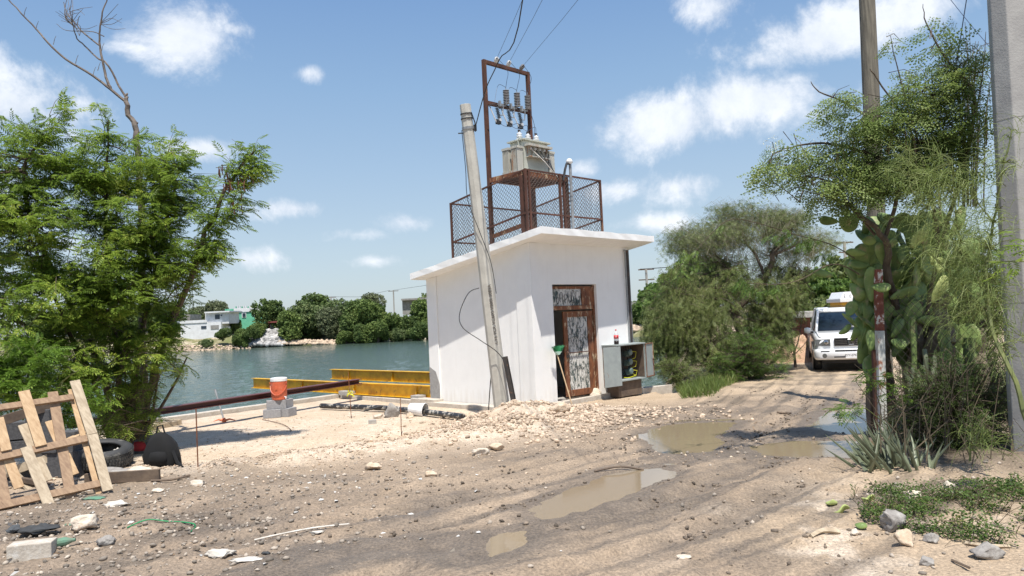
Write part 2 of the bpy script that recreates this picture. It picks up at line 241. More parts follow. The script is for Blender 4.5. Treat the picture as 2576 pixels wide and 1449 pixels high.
# ---------------------------------------------------------------- mesh builder
class M:
    def __init__(s): s.v = []; s.f = []
    def add(s, vs, fs):
        o = len(s.v); s.v += [tuple(map(float, p)) for p in vs]; s.f += [tuple(i+o for i in q) for q in fs]; return s
    def hexa(s, p):   # 8 corners: bottom 4 ccw, top 4
        return s.add(p, [(3, 2, 1, 0), (4, 5, 6, 7), (0, 1, 5, 4), (1, 2, 6, 5), (2, 3, 7, 6), (3, 0, 4, 7)])
    def box(s, c, sz, ax=None):
        ax = np.eye(3) if ax is None else np.array(ax, float); c = np.array(c, float); h = np.array(sz, float)/2
        P = [c+ax[0]*h[0]*a+ax[1]*h[1]*b+ax[2]*h[2]*d for d in (-1, 1) for a, b in ((-1, -1), (1, -1), (1, 1), (-1, 1))]
        return s.hexa(P)
    def bar(s, a, b, w, h, up=(0, 0, 1)):
        a = np.array(a, float); b = np.array(b, float); d = b-a; l = np.linalg.norm(d); d = d/l
        up = np.array(up, float); sd_ = np.cross(d, up)
        if np.linalg.norm(sd_) < 1e-4: sd_ = np.cross(d, [1, 0, 0])
        sd_ /= np.linalg.norm(sd_); u = np.cross(sd_, d)
        return s.box((a+b)/2, (l, w, h), [d, sd_, u])
    def prism(s, poly, ext):
        n = len(poly); P = [np.array(p, float) for p in poly]; e = np.array(ext, float)
        return s.add(P+[p+e for p in P], [tuple(range(n-1, -1, -1)), tuple(range(n, 2*n))]+[(i, (i+1) % n, n+(i+1) % n, n+i) for i in range(n)])
    def tube(s, pts, r, n=6, cap=True):
        P = [np.array(p, float) for p in pts]; k = len(P); rr = [r]*k if np.isscalar(r) else list(r)
        vs = []; prevn = None
        for i in range(k):
            d = P[min(i+1, k-1)]-P[max(i-1, 0)]; d = d/(np.linalg.norm(d)+1e-9)
            if prevn is None:
                a = np.array([0, 0, 1.]) if abs(d[2]) < .9 else np.array([1., 0, 0]); nn = np.cross(d, a)
            else: nn = prevn-d*np.dot(prevn, d)
            nn /= np.linalg.norm(nn)+1e-9; prevn = nn; bb = np.cross(d, nn)
            for j in range(n):
                t = 2*math.pi*j/n; vs.append(P[i]+(nn*math.cos(t)+bb*math.sin(t))*rr[i])
        fs = [(i*n+j, i*n+(j+1) % n, (i+1)*n+(j+1) % n, (i+1)*n+j) for i in range(k-1) for j in range(n)]
        if cap: fs += [tuple(range(n-1, -1, -1)), tuple((k-1)*n+j for j in range(n))]
        return s.add(vs, fs)
    def lathe(s, prof, o, axis=(0, 0, 1), n=16, sx=1, sy=1):
        ax = np.array(axis, float); ax /= np.linalg.norm(ax); a = np.array([1., 0, 0]) if abs(ax[0]) < .9 else np.array([0, 1., 0]); a = a-ax*np.dot(a, ax); a /= np.linalg.norm(a); b = np.cross(ax, a); o = np.array(o, float)
        vs = [o+ax*z+(a*math.cos(2*math.pi*j/n)*sx+b*math.sin(2*math.pi*j/n)*sy)*r for r, z in prof for j in range(n)]; k = len(prof)
        fs = [(i*n+j, i*n+(j+1) % n, (i+1)*n+(j+1) % n, (i+1)*n+j) for i in range(k-1) for j in range(n)]
        fs += [tuple(range(n-1, -1, -1)), tuple((k-1)*n+j for j in range(n))]
        return s.add(vs, fs)
    def ob(s, name, m, parent=None, bevel=0, smooth=False, origin=None):
        return mkob(name, np.array(s.v), s.f, m, parent, bevel, smooth, origin)
OFF = {}
def mkob(name, v, f, m, parent=None, bevel=0, smooth=False, origin=None):
    v = np.asarray(v, float)
    if parent is not None: org = OFF[parent.name]
    elif origin is not None: org = np.array(origin, float)
    else: org = np.array([(v[:, 0].min()+v[:, 0].max())/2, (v[:, 1].min()+v[:, 1].max())/2, v[:, 2].min()])
    me = bpy.data.meshes.new(name); vv = v-org
    if isinstance(f, np.ndarray):
        nf, k = f.shape; me.vertices.add(len(vv)); me.vertices.foreach_set('co', vv.ravel()); me.loops.add(nf*k); me.loops.foreach_set('vertex_index', f.astype(np.int32).ravel())
        me.polygons.add(nf); me.polygons.foreach_set('loop_start', np.arange(0, nf*k, k, dtype=np.int32)); me.polygons.foreach_set('loop_total', np.full(nf, k, dtype=np.int32)); me.update(calc_edges=True)
    else:
        me.from_pydata([tuple(p) for p in vv], [], f)
    if bevel or not isinstance(f, np.ndarray):
        bm = bmesh.new(); bm.from_mesh(me)
        if bevel: bmesh.ops.bevel(bm, geom=bm.edges[:], offset=bevel, segments=2, affect='EDGES', profile=.6, clamp_overlap=True)
        bmesh.ops.recalc_face_normals(bm, faces=bm.faces[:]); bm.to_mesh(me); bm.free()
    me.materials.append(m if not isinstance(m, str) else MT[m])
    if smooth: me.polygons.foreach_set('use_smooth', np.ones(len(me.polygons), dtype=bool))
    o = bpy.data.objects.new(name, me); COL.objects.link(o)
    if parent is not None: o.parent = parent
    else: o.location = org
    OFF[o.name] = org
    return o
def tag(o, label, cat, group=None, kind=None):
    o['label'] = label; o['category'] = cat
    if group: o['group'] = group
    if kind: o['kind'] = kind
    return o
def thing(name, loc, label, cat, group=None):
    o = bpy.data.objects.new(name, None); COL.objects.link(o); o.location = loc; o.empty_display_size = .2; OFF[o.name] = np.array(loc, float); return tag(o, label, cat, group)
def struct(o): o['kind'] = 'structure'; return o
def copytree(o, loc, label, rz=None, sc=None, group=None):
    c = o.copy(); COL.objects.link(c); c.location = loc; c['label'] = label
    if rz is not None: c.rotation_euler = (0, 0, rz)
    if sc is not None: c.scale = sc if hasattr(sc, '__len__') else (sc,)*3
    if group: c['group'] = group
    for ch in list(o.children):
        d = ch.copy(); COL.objects.link(d); d.parent = c
        for g in list(ch.children): e = g.copy(); COL.objects.link(e); e.parent = d
    return c
def text_part(name, s, size, o, xax, yax, m, parent, ext=.003):
    """writing as a real mesh: origin o (centre), x and y axes in the world"""
    cu = bpy.data.curves.new('lettering', 'FONT'); cu.body = s; cu.size = size; cu.extrude = ext; cu.align_x = 'CENTER'; cu.align_y = 'CENTER'; cu.resolution_u = 3
    t = bpy.data.objects.new('lettering', cu); COL.objects.link(t); dg = bpy.context.evaluated_depsgraph_get(); me = bpy.data.meshes.new_from_object(t.evaluated_get(dg))
    bpy.data.objects.remove(t); bpy.data.curves.remove(cu)
    v = np.array([tuple(p.co) for p in me.vertices]); f = [tuple(p.vertices) for p in me.polygons]; bpy.data.meshes.remove(me)
    x = np.array(xax, float); x /= np.linalg.norm(x); y = np.array(yax, float); y = y-x*np.dot(x, y); y /= np.linalg.norm(y); z = np.cross(x, y)
    return mkob(name, np.array(o)+v[:, :1]*x+v[:, 1:2]*y+v[:, 2:]*z, f, m, parent)
# rotations for baked instances
def basis(d, up):
    d = d/np.linalg.norm(d, axis=1, keepdims=True); s_ = np.cross(up, d); s_ = s_/(np.linalg.norm(s_, axis=1, keepdims=True)+1e-9); u = np.cross(d, s_)
    return np.stack([d, s_, u], axis=2)     # columns: x=d, y=side, z=up
def bake(tv, tf, pos, Rm, sc):
    tv = np.asarray(tv, float); tf = np.asarray(tf)
    v = np.einsum('nij,kj->nki', Rm, tv)*np.asarray(sc).reshape(-1, 1, 1)+pos[:, None, :]
    f = tf[None]+(np.arange(len(pos))*len(tv))[:, None, None]
    return v.reshape(-1, 3), f.reshape(-1, tf.shape[1])
def cat(parts):
    vs = []; fs = []; o = 0
    for v, f in parts: vs.append(v); fs.append(f+o); o += len(v)
    return np.concatenate(vs), np.concatenate(fs)
def rand_dir(n): d = rng.normal(size=(n, 3)); return d/np.linalg.norm(d, axis=1, keepdims=True)
# ================================================================= TERRAIN
S2 = math.sqrt(.5); A = np.array([-S2, S2, 0]); B = np.array([S2, S2, 0]); C0 = np.array([.40, 15.76, 0]); UP = np.array([0, 0, 1.])
def W(a, b, z=0.): return C0+A*a+B*b+UP*z
WATER = -1.55
KC = np.array([-4.9, 21.06]); KD = np.array([-.626, -.78])
land = np.array([KC, W(3.3, .1)[:2], W(3.3, 3.35)[:2], W(.1, 3.35)[:2], (3.75, 18.7), (4.5, 20.3), (5.3, 24), (7.5, 32), (12, 50), (25, 95), (45, 150), (60, 175), (900, 175), (900, -80), (-300, -80), KC+KD*40])
def sdist(poly, x, y):
    """signed distance, negative inside"""
    d = np.full(x.shape, 1e9); ins = np.zeros(x.shape, bool); n = len(poly)
    for i in range(n):
        ax, ay = poly[i][:2]; bx, by = poly[(i+1) % n][:2]; ex, ey = bx-ax, by-ay; t = np.clip(((x-ax)*ex+(y-ay)*ey)/(ex*ex+ey*ey+1e-12), 0, 1)
        d = np.minimum(d, np.hypot(x-ax-t*ex, y-ay-t*ey)); c = (ay > y) != (by > y); ins ^= c & (x < (bx-ax)*(y-ay)/(by-ay+1e-12)+ax)
    return np.where(ins, -d, d)
road = np.array([PZ(*p)[:2] for p in [(-100, 1560, .38), (640, 1430, .38), (1150, 1325, .38), (1500, 1240, .38), (1780, 1160, .34), (1950, 1088, .28), (2040, 1015, .2), (2095, 950, .1)]]+[[11.5, 27], [18, 42]])
def roaduv(x, y):
    best = np.full(x.shape, 1e9); u = np.zeros(x.shape); v = np.zeros(x.shape); acc = 0
    for i in range(len(road)-1):
        a = road[i]; e = road[i+1]-a; l = np.hypot(*e); t = np.clip(((x-a[0])*e[0]+(y-a[1])*e[1])/l**2, -.3 if i == 0 else 0, 1); dx = x-a[0]-t*e[0]; dy = y-a[1]-t*e[1]; d = np.hypot(dx, dy); s = np.sign(e[0]*dy-e[1]*dx)
        m = d < best; best = np.where(m, d, best); u = np.where(m, acc+t*l, u); v = np.where(m, d*s, v); acc += l
    return u, v
def ppoly(pts, z): return np.array([PZ(px, py, z)[:2] for px, py in pts])
puddles = [(.385, ppoly([(1335, 1285), (1400, 1245), (1500, 1205), (1590, 1182), (1665, 1178), (1705, 1190), (1650, 1215), (1600, 1240), (1480, 1280), (1400, 1310), (1345, 1312)], .385), 'middle'),
           (.39, ppoly([(1130, 1405), (1180, 1362), (1250, 1340), (1325, 1335), (1335, 1352), (1300, 1385), (1230, 1412), (1160, 1420)], .39), 'near'),
           (.30, ppoly([(1600, 1098), (1640, 1078), (1720, 1064), (1850, 1062), (1830, 1082), (1800, 1100), (1830, 1118), (1790, 1135), (1700, 1145), (1640, 1138), (1640, 1115)], .30), 'far'),
           (.27, ppoly([(2030, 1072), (2080, 1040), (2170, 1020), (2230, 1030), (2220, 1075), (2140, 1095)], .27), 'r1'),
           (.31, ppoly([(1885, 1125), (1960, 1112), (2080, 1108), (2200, 1110), (2230, 1150), (2130, 1150), (2000, 1150), (1920, 1146)], .31), 'r2'),
           (.385, ppoly([(640, 1450), (760, 1408), (900, 1378), (1010, 1372), (1130, 1378), (1135, 1386), (1020, 1388), (900, 1400), (800, 1430), (740, 1460)], .385), 'trickle')]
def H(x, y, fine=True):
    x = np.asarray(x, float); y = np.asarray(y, float)
    base = np.interp(y, [0, 7.5, 10, 13, 16, 22, 35, 60, 170], [.40, .38, .31, .22, .12, .07, .15, .3, .6])
    yr = np.interp(x, [-14, -7, -4, -1, 1], [9.6, 9.3, 9.1, 10.7, 12.5])
    pad = sst(0, 1.5, y-yr)*sst(.3, -1.4, x)
    z = base*(1-pad)+pad*.0
    gz = sst(-1.2, 0, y-yr)*(1-sst(0, 1.2, y-yr))*sst(.8, -.5, x)            # lip of loose spoil above the pad
    z = z+gz*(.05+.10*fbm(x*1.7, y*1.7, 3, 5))
    m = np.exp(-(((x+.1)/1.2)**2+((y-13.25)/1.0)**2))*.30+np.exp(-(((x-1.6)/.9)**2+((y-13.2)/.7)**2))*.10+np.exp(-(((x+.2)/1.3)**2+((y-11.6)/1.0)**2))*.10
    z = z+m*(.75+.5*fbm(x*2.1, y*2.1, 3, 9))
    z = z-.16*np.exp(-(((x+2.3)/.55)**2+((y-13.5)/.6)**2))+.10*np.exp(-(((x+3.2)/1.2)**2+((y-13.0)/.5)**2))
    z = z-.075*sst(13.7, 14.7, y)*sst(5.0, 3.9, x)*sst(.2, 1.2, x)*sst(19.5, 18.5, y)*(1-pad)-.10*sst(13.6, 14.6, y)*sst(1.2, .2, x)*(1-pad)
    grav = np.clip(gz+np.clip(m*5, 0, 1), 0, 1)
    u, v = roaduv(x, y); onr = sst(3.2, 2.2, np.abs(v))*sst(26, 20, y)
    rut = 0
    for c in (-1.35, -.7, .15, .85, 1.5): rut = rut+np.exp(-((v-c-.25*(fbm(u*.35, u*0+c, 2, 3)-.5))/.13)**2)*(.5+fbm(u*.5, v*0+c, 2, 4))
    z = z+onr*.011*np.sin(u*50+3*np.sign(v))*np.clip(rut-.55, 0, 1)*sst(12, 8, y)
    z = z+onr*(-.045*rut*sst(19, 13, y)+.075*(fbm(u*.5, v*5, 3, 12)-.5)*sst(14, 9, y)+.03*(fbm(u*1.2, v*9, 2, 13)-.5)*sst(12, 8, y))
    bank = sst(4.4, 6.5, x)*sst(12, 6.5, y)*sst(2, 4, y); z = z+.06*bank
    z = z+.05*(fbm(x*.5, y*.5, 2, 2)-.5)*sst(-1, 1, x+6*0)*sst(30, 18, y)*(1-pad)
    sd = sdist(land, x, y)
    rough = .018+.05*grav+.03*onr
    if fine: z = z+rough*(fbm(x*4.2, y*4.2, 3, 21)-.5)+(.016+.02*grav+.022*onr)*(fbm(x*15, y*15, 3, 31)-.5)*(1-.6*pad)
    pm = np.full(x.shape, 9.)
    for (zp, pl, _) in puddles:
        bx = (x > pl[:, 0].min()-1) & (x < pl[:, 0].max()+1) & (y > pl[:, 1].min()-1) & (y < pl[:, 1].max()+1)
        if not bx.any(): continue
        xs, ys = x[bx], y[bx]; s_ = sdist(pl, xs, ys)+.16*(fbm(xs*5, ys*5, 3, 41)-.5)
        w = sst(.45, .02, s_); zt = zp+np.clip(s_*.16, -.03, .05)+.012*(fbm(xs*12, ys*12, 2, 43)-.5)*(s_ > -.05)
        zz = z[bx]; z[bx] = zz*(1-w)+zt*w; pp = pm[bx]; pm[bx] = np.minimum(pp, s_)
    shore = (x > 3.4) & (y > 17.5)
    drop = np.where(shore, sst(-.8, 3.0, sd), sst(-.02, .12, sd))
    z = z*(1-drop)+(-2.8)*drop
    if fine: z = z+np.where(shore, .35*(fbm(x*.8, y*.8, 3, 51)-.5)*sst(-1, 1, sd), 0)
    H.out = (pad, grav, onr, rut, pm, sd, v)
    return z
def Hs(x, y): return float(H(np.array([x]), np.array([y]))[0])
def G(px, py, dz=0.):
    """where the line of sight first meets the ground"""
    d = ray(px, py); t = np.linspace(3.5, 60, 1500); x = CAM[0]+d[0]*t; y = CAM[1]+d[1]*t; z = 2+d[2]*t; h = H(x, y, False); i = np.argmax(z < h)
    return np.array([x[i], y[i], Hs(x[i], y[i])+dz])
def warp(lo, hi, c0, c1, st, g):
    a = list(np.arange(c0, c1, st)); s_ = st; p = c0; left = []
    while p > lo: s_ *= g; p -= s_; left.append(p)
    s_ = st; p = a[-1]; right = []
    while p < hi: s_ *= g; p += s_; right.append(p)
    return np.array(left[::-1]+a+right)
gx = warp(-45, 260, -5.5, 6.5, .032, 1.022); gy = np.concatenate([[-30, -8, -1, 1.5, 2.6], 3.3*np.exp(np.arange(0, math.log(190/3.3), .0058))])
X, Y = np.meshgrid(gx, gy); Zh = H(X, Y); pad_, grav_, onr_, rut_, pm_, sd_, v_ = H.out
nx, ny = len(gx), len(gy); idx = np.arange(nx*ny).reshape(ny, nx); q = np.stack([idx[:-1, :-1], idx[:-1, 1:], idx[1:, 1:], idx[1:, :-1]], -1).reshape(-1, 4)
V = np.stack([X, Y, Zh], -1).reshape(-1, 3)
gm = bpy.data.materials.new('ground'); gm.use_nodes = True; t = gm.node_tree; b = t.nodes['Principled BSDF']
at = N(t, 'ShaderNodeAttribute', attribute_name='zone'); sp = N(t, 'ShaderNodeSeparateColor'); L(t, at.outputs['Color'], sp.inputs[0]); tcn = N(t, 'ShaderNodeTexCoord')
def nzr(scale, c1, c2, lo=.35, hi=.65, det=8):
    n = N(t, 'ShaderNodeTexNoise', i_Scale=scale, i_Detail=float(det), i_Roughness=.65); L(t, tcn.outputs['Object'], n.inputs['Vector']); r = N(t, 'ShaderNodeValToRGB'); L(t, n.outputs[0], r.inputs[0]); e = r.color_ramp.elements
    e[0].position = lo; e[0].color = c1+(1,); e[1].position = hi; e[1].color = c2+(1,); return r.outputs[0], n
def mixc(fac, a, b_, ty='MIX'):
    m = N(t, 'ShaderNodeMix', data_type='RGBA', blend_type=ty)
    if hasattr(fac, 'links'): L(t, fac, m.inputs[0])
    else: m.inputs[0].default_value = fac
    for s_, i in ((a, 6), (b_, 7)):
        if hasattr(s_, 'links'): L(t, s_, m.inputs[i])
        else: m.inputs[i].default_value = s_
    return m.outputs[2]
mud, _ = nzr(1.6, (.225, .172, .125), (.335, .262, .194)); sand, _ = nzr(2.2, (.43, .33, .225), (.54, .425, .30)); wet, _ = nzr(5., (.10, .082, .064), (.17, .138, .107))
limestone, _ = nzr(7, (.46, .37, .275), (.64, .54, .43))
spk, sn = nzr(46, (.42, .42, .42), (1.5, 1.46, 1.4), .36, .66); spk2, _ = nzr(150, (.72, .72, .72), (1.25, 1.22, 1.2), .4, .6)
dry, dn = nzr(1.1, (0, 0, 0), (1, 1, 1), .52, .66)
c = mixc(sp.outputs[0], mud, sand); c = mixc(sp.outputs[1], c, limestone); drym = N(t, 'ShaderNodeMath', operation='MULTIPLY'); L(t, dry, drym.inputs[0]); L(t, at.outputs['Alpha'], drym.inputs[1]); c = mixc(drym.outputs[0], c, (.58, .50, .41, 1))
c = mixc(sp.outputs[2], c, wet); c = mixc(.62, c, spk, 'MULTIPLY'); c = mixc(.5, c, spk2, 'MULTIPLY')
L(t, c, b.inputs['Base Color']); mr = N(t, 'ShaderNodeMapRange'); L(t, sp.outputs[2], mr.inputs[0]); mr.inputs[3].default_value = .92; mr.inputs[4].default_value = .38; L(t, mr.outputs[0], b.inputs['Roughness'])
vor = N(t, 'ShaderNodeTexVoronoi', i_Scale=34.); L(t, tcn.outputs['Object'], vor.inputs['Vector']); bp1 = N(t, 'ShaderNodeBump', i_Strength=.55, i_Distance=.012); L(t, vor.outputs['Distance'], bp1.inputs['Height'])
bp = N(t, 'ShaderNodeBump', i_Strength=.7, i_Distance=.014); L(t, sn.outputs[0], bp.inputs['Height']); L(t, bp1.outputs[0], bp.inputs['Normal']); L(t, bp.outputs[0], b.inputs['Normal'])
ground = struct(mkob('ground', V, q, gm, smooth=True, origin=(0, 0, 0)))
ru_, rv_ = roaduv(X, Y)
ca = ground.data.color_attributes.new('zone', 'FLOAT_COLOR', 'POINT')
wet_shade = .80*np.clip(.38*sst(8.6, 7.2, Y)*sst(.2, -2.2, X)*sst(.35, .6, fbm(X*1.8, Y*1.8, 4, 67))+.55*onr_*sst(.56, .66, fbm(ru_*.22, rv_*8, 3, 68))*sst(22, 14, Y)+.5*sst(1.2, .3, np.hypot((X-2.35)/1.3, (Y-8.4)/1.0))*sst(.35, .6, fbm(X*2.5, Y*2.5, 3, 69))+.5*onr_*sst(.50, .66, fbm(ru_*.35, rv_*4.5, 3, 66))*sst(3, 6, ru_)+.75*sst(4.1, 4.9, X)*sst(6.2, 6.9, Y)*sst(10.5, 9.5, Y)+sst(.32, .0, pm_)*.85+onr_*np.clip(rut_-.35, 0, 1)*.75*fbm(X*2, Y*2, 3, 61)+onr_*sst(.52, .72, fbm(X*1.3, Y*1.3, 3, 62))*.55+sst(.5, .7, fbm(X*1.1+40, Y*1.1, 3, 63))*.5*sst(11, 8, Y)*sst(3, -1, X)*(1-pad_), 0, 1)  # wet mud, plus painted shade and leaf litter under the right thicket
lim = np.clip(grav_*1.1*sst(.25, .5, fbm(X*2.5, Y*2.5, 3, 64))+.6*pad_*sst(.45, .6, fbm(X*1.4, Y*1.4, 3, 65))+.5*sst(9, 11, Y)*sst(2, 0, X)*(1-onr_), 0, 1)
padc = np.clip(pad_+sst(14, 18, Y)*.65+sst(3.5, 2.5, np.abs(X-3.8)*1.2+np.abs(Y-5.3)*1.0)*.45+.15+.5*sst(7.6, 9.0, Y+.25*(X+1))*sst(1.0, -1.0, X)*sst(3.0, 4.0, np.abs(rv_))*.8-.3*sst(8, 6.3, Y)*sst(-1, -2.5, X), 0, 1)
dryz = np.clip(sst(2.2, .8, np.hypot((X-3.2)/1.3, Y-5.2)), 0, 1)
ca.data.foreach_set('color', np.stack([padc, lim, wet_shade, dryz], -1).astype(np.float32).ravel())
# ---- water
def watermat(name, base, rough, waves):
    m = bpy.data.materials.new(name); m.use_nodes = True; t = m.node_tree; b = t.nodes['Principled BSDF']; b.inputs['Base Color'].default_value = base+(1,); b.inputs['Roughness'].default_value = rough; b.inputs['IOR'].default_value = 1.33
    tcn = N(t, 'ShaderNodeTexCoord'); last = None
    for (sc, st, rz, dist) in waves:
        mp = N(t, 'ShaderNodeMapping'); mp.inputs['Rotation'].default_value = (0, 0, rz); mp.inputs['Scale'].default_value = (1, 2.6, 1); L(t, tcn.outputs['Object'], mp.inputs[0]); n = N(t, 'ShaderNodeTexNoise', i_Scale=sc, i_Detail=4.); L(t, mp.outputs[0], n.inputs['Vector'])
        bp = N(t, 'ShaderNodeBump', i_Strength=st, i_Distance=dist); L(t, n.outputs[0], bp.inputs['Height'])
        if last is not None: L(t, last, bp.inputs['Normal'])
        last = bp.outputs[0]
    if last is not None: L(t, last, b.inputs['Normal'])
    return m
wm = watermat('lake_water', (.062, .094, .072), .08, [(5, 1., .35, .05), (12, .7, .5, .02)])
wx = warp(-700, 700, -32, 22, .13, 1.06); wy = np.concatenate([[2, 8, 12], 15*np.exp(np.arange(0, math.log(175/15), .0065)), [200, 300, 520]]); WX, WY = np.meshgrid(wx, wy)
amp = .013*sst(170, 30, WY)*(np.abs(WX) < 60)+.004; WZ = WATER+amp*2*((fbm(WX*1.1+WY*.5, WY*1.9-WX*.3, 3, 75)-.5)*2+(fbm(WX*2.6, WY*4.2, 2, 76)-.5)*.9)
nx, ny = len(wx), len(wy); idx = np.arange(nx*ny).reshape(ny, nx); q = np.stack([idx[:-1, :-1], idx[:-1, 1:], idx[1:, 1:], idx[1:, :-1]], -1).reshape(-1, 4)
struct(mkob('lake_water', np.stack([WX, WY, WZ], -1).reshape(-1, 3), q, wm, smooth=True, origin=(0, 0, 0)))
pmt = watermat('puddle_water', (.25, .195, .13), .03, [(9, .04, .3, .01)])
for zp, pl, nm in puddles:
    if nm == 'trickle': continue
    c0 = pl.mean(0); pe = c0+(pl-c0)*1.25; e = [(p[0], p[1], zp) for p in pe]
    o = mkob('puddle', e, [tuple(range(len(e)))], pmt, origin=(c0[0], c0[1], zp)); struct(o)
# ---- far bank
fx = np.concatenate([np.linspace(-420, -140, 20), np.arange(-138, 60, 1.6), np.linspace(62, 520, 40)]); fy = np.concatenate([np.arange(0, 24, .8), np.linspace(26, 60, 12), [100, 300, 900, 2500]])
FX, FY = np.meshgrid(fx, fy)
def shoreY(x): return np.interp(x, [-420, -100, -60, -25, 0, 40, 120, 520], [128, 142, 150, 158, 158, 150, 150, 180])+2.5*(fbm(np.asarray(x)*.12, np.asarray(x)*0., 3, 71)-.5)*2
def farH(x, y):   # y = metres behind the shore
    return WATER-.6+np.interp(y, [0, 1.5, 5, 9, 30, 60, 2500], [0, 1.0, 2.0, 3.3, 4.2, 4.6, 5])+.9*(fbm(x*.35, y*.35, 3, 72)-.5)*sst(.5, 4, y)
FZ = farH(FX, FY); FYw = FY+shoreY(FX)
nx, ny = len(fx), len(fy); idx = np.arange(nx*ny).reshape(ny, nx); q = np.stack([idx[:-1, :-1], idx[:-1, 1:], idx[1:, 1:], idx[1:, :-1]], -1).reshape(-1, 4)
fm = mat('far_ground', (.13, .15, .05), (.20, .17, .09), .95, .5, c3=(.42, .36, .27), c3s=.45, c3t=.56, c3w=.05)
struct(mkob('far_bank', np.stack([FX, FYw, FZ], -1).reshape(-1, 3), q, fm, smooth=True, origin=(0, 0, 0)))
# ================================================================= STONES
def icos(sub, k, seed):
    bm = bmesh.new(); bmesh.ops.create_icosphere(bm, subdivisions=sub, radius=1); r_ = random.Random(seed); out = []
    bm.verts.ensure_lookup_table(); base = np.array([tuple(v.co) for v in bm.verts]); f = np.array([[v.index for v in p.verts] for p in bm.faces]); bm.free()
    for i in range(k):
        rs = np.random.default_rng(seed+i); cuts = rs.normal(size=(7, 3)); cuts /= np.linalg.norm(cuts, axis=1, keepdims=True); v = base.copy()
        for cn in cuts:
            d = v@cn; ex = np.clip(d-rs.uniform(.45, .8), 0, None); v = v-ex[:, None]*cn
        v *= 1+rs.uniform(-.10, .10, (len(v), 1)); v *= rs.uniform(.65, 1.15, 3)*np.array([1, 1, .75]); out.append(v)
    return out, f
R1, RF1 = icos(1, 8, 100); R2, RF2 = icos(3, 8, 200)
def rotz(n):
    a = rng.uniform(0, 6.28, n); tl = rng.normal(0, .35, (n, 2)); M_ = np.zeros((n, 3, 3)); ca_, sa_ = np.cos(a), np.sin(a); M_[:, 0, 0] = ca_; M_[:, 0, 1] = -sa_; M_[:, 1, 0] = sa_; M_[:, 1, 1] = ca_; M_[:, 2, 2] = 1
    Tx = np.zeros((n, 3, 3)); c_, s_ = np.cos(tl[:, 0]), np.sin(tl[:, 0]); Tx[:, 0, 0] = 1; Tx[:, 1, 1] = c_; Tx[:, 1, 2] = -s_; Tx[:, 2, 1] = s_; Tx[:, 2, 2] = c_
    return M_@Tx
def scatter(name, m, n, dens, smin, smax, box, label, catg, pw=2.5):
    x = rng.uniform(box[0], box[1], n*8); y = rng.uniform(box[2], box[3], n*8); z = H(x, y); o = H.out
    k = rng.uniform(0, 1, n*8) < dens(x, y, o); k &= (o[4] > .03) & (o[5] < -.12); k &= ~((x > W(3.5, -.15)[0]) & ((np.stack([x, y], 1)-C0[:2])@A[:2] > -.15) & ((np.stack([x, y], 1)-C0[:2])@B[:2] > -.15) & ((np.stack([x, y], 1)-C0[:2])@B[:2] < 3.6) & ((np.stack([x, y], 1)-C0[:2])@A[:2] < 3.6))
    x, y, z = x[k][:n], y[k][:n], z[k][:n]; s_ = smin+(smax-smin)*rng.uniform(0, 1, len(x))**pw; parts = []; w = rng.integers(0, 8, len(x))
    for i in range(8):
        j = w == i
        if j.any(): parts.append(bake(R1[i], RF1, np.stack([x, y, z+s_*.25], 1)[j], rotz(j.sum()), s_[j]))
    v, f = cat(parts); o = mkob(name, v, f, m, origin=(0, 10, 0)); return tag(o, label, catg, kind='stuff')
scatter('limestone_rubble', MT['gravel'], 15000, lambda x, y, o: np.clip(np.exp(-(((x-.2)/1.6)**2+((y-12.9)/1.5)**2))*1.4*(fbm(x*3, y*3, 2, 81) > .38), 0, 1), .006, .06, (-3, 4, 9.5, 16), 'pale limestone rubble heaped in front of the white pump house', 'rubble', 5)
scatter('spoil_stones', MT['gravel'], 12000, lambda x, y, o: np.clip(o[1]*.8*(fbm(x*2, y*2, 3, 82) > .44)+.05, 0, 1), .005, .030, (-6, 3, 8, 17), 'small buff stones scattered over the loose spoil beside the sandy pad', 'gravel', 4)
scatter('pebbles', MT['pebble'], 9000, lambda x, y, o: np.clip(.8*sst(10, 6.5, y)*sst(-.6, -2.6, x)+.14*sst(8, 5, y)*sst(1, 3, x)+.02, 0, 1), .004, .034, (-5.5, 5.5, 3.6, 10.5), 'mixed pebbles and grit over the near verge of the track', 'gravel', 5)
scatter('mud_clods', MT['clod'], 9000, lambda x, y, o: np.clip(o[2]*(.15+1.0*np.clip(o[3]-.2, 0, 1))*(fbm(x*1.5, y*1.5, 3, 84) > .47)*sst(19, 12, y), 0, 1), .005, .032, (-5, 9, 3.6, 19), 'crumbly wet mud clods thrown up along the wheel ruts', 'mud', 3.5)
def rock(px, py, wpx, m, label, hf=.7, seed=0, name='rock', dz=0., asp=.8):
    p = G(px, py); r_ = wpx/FP*p[1]/2; v = R2[seed % 8].copy(); v = v/np.abs(v).max(0)
    v = v*(1+.10*np.sin(v[:, [1]]*5+seed)*np.cos(v[:, [2]]*6)); a = seed*1.3; Rz = np.array([[math.cos(a), -math.sin(a), 0], [math.sin(a), math.cos(a), 0], [0, 0, 1]])
    v = (v@Rz.T)*np.array([r_, r_*asp, r_*hf])+p+UP*(r_*hf*.6+dz)
    return tag(mkob(name, v, RF2, MT[m], origin=p), label, 'rock')
rock(1492, 1004, 42, 'rock_pale', 'pale pitted boulder on the slab at the foot of the rusty door', .85, 1, 'boulder')
rock(1408, 1035, 58, 'rock', 'brown clod on top of the rubble heap near the building corner', .6, 2, 'boulder')
rock(1210, 1145, 46, 'rock_pale', 'flat pale rock at the near foot of the rubble heap, left one of a pair', .5, 3)
rock(1250, 1132, 40, 'rock', 'rounded pale rock at the near foot of the rubble heap, right one of a pair', .6, 4)
rock(1085, 1198, 34, 'rock', 'jagged brown stone on the spoil at the edge of the track', .6, 5)
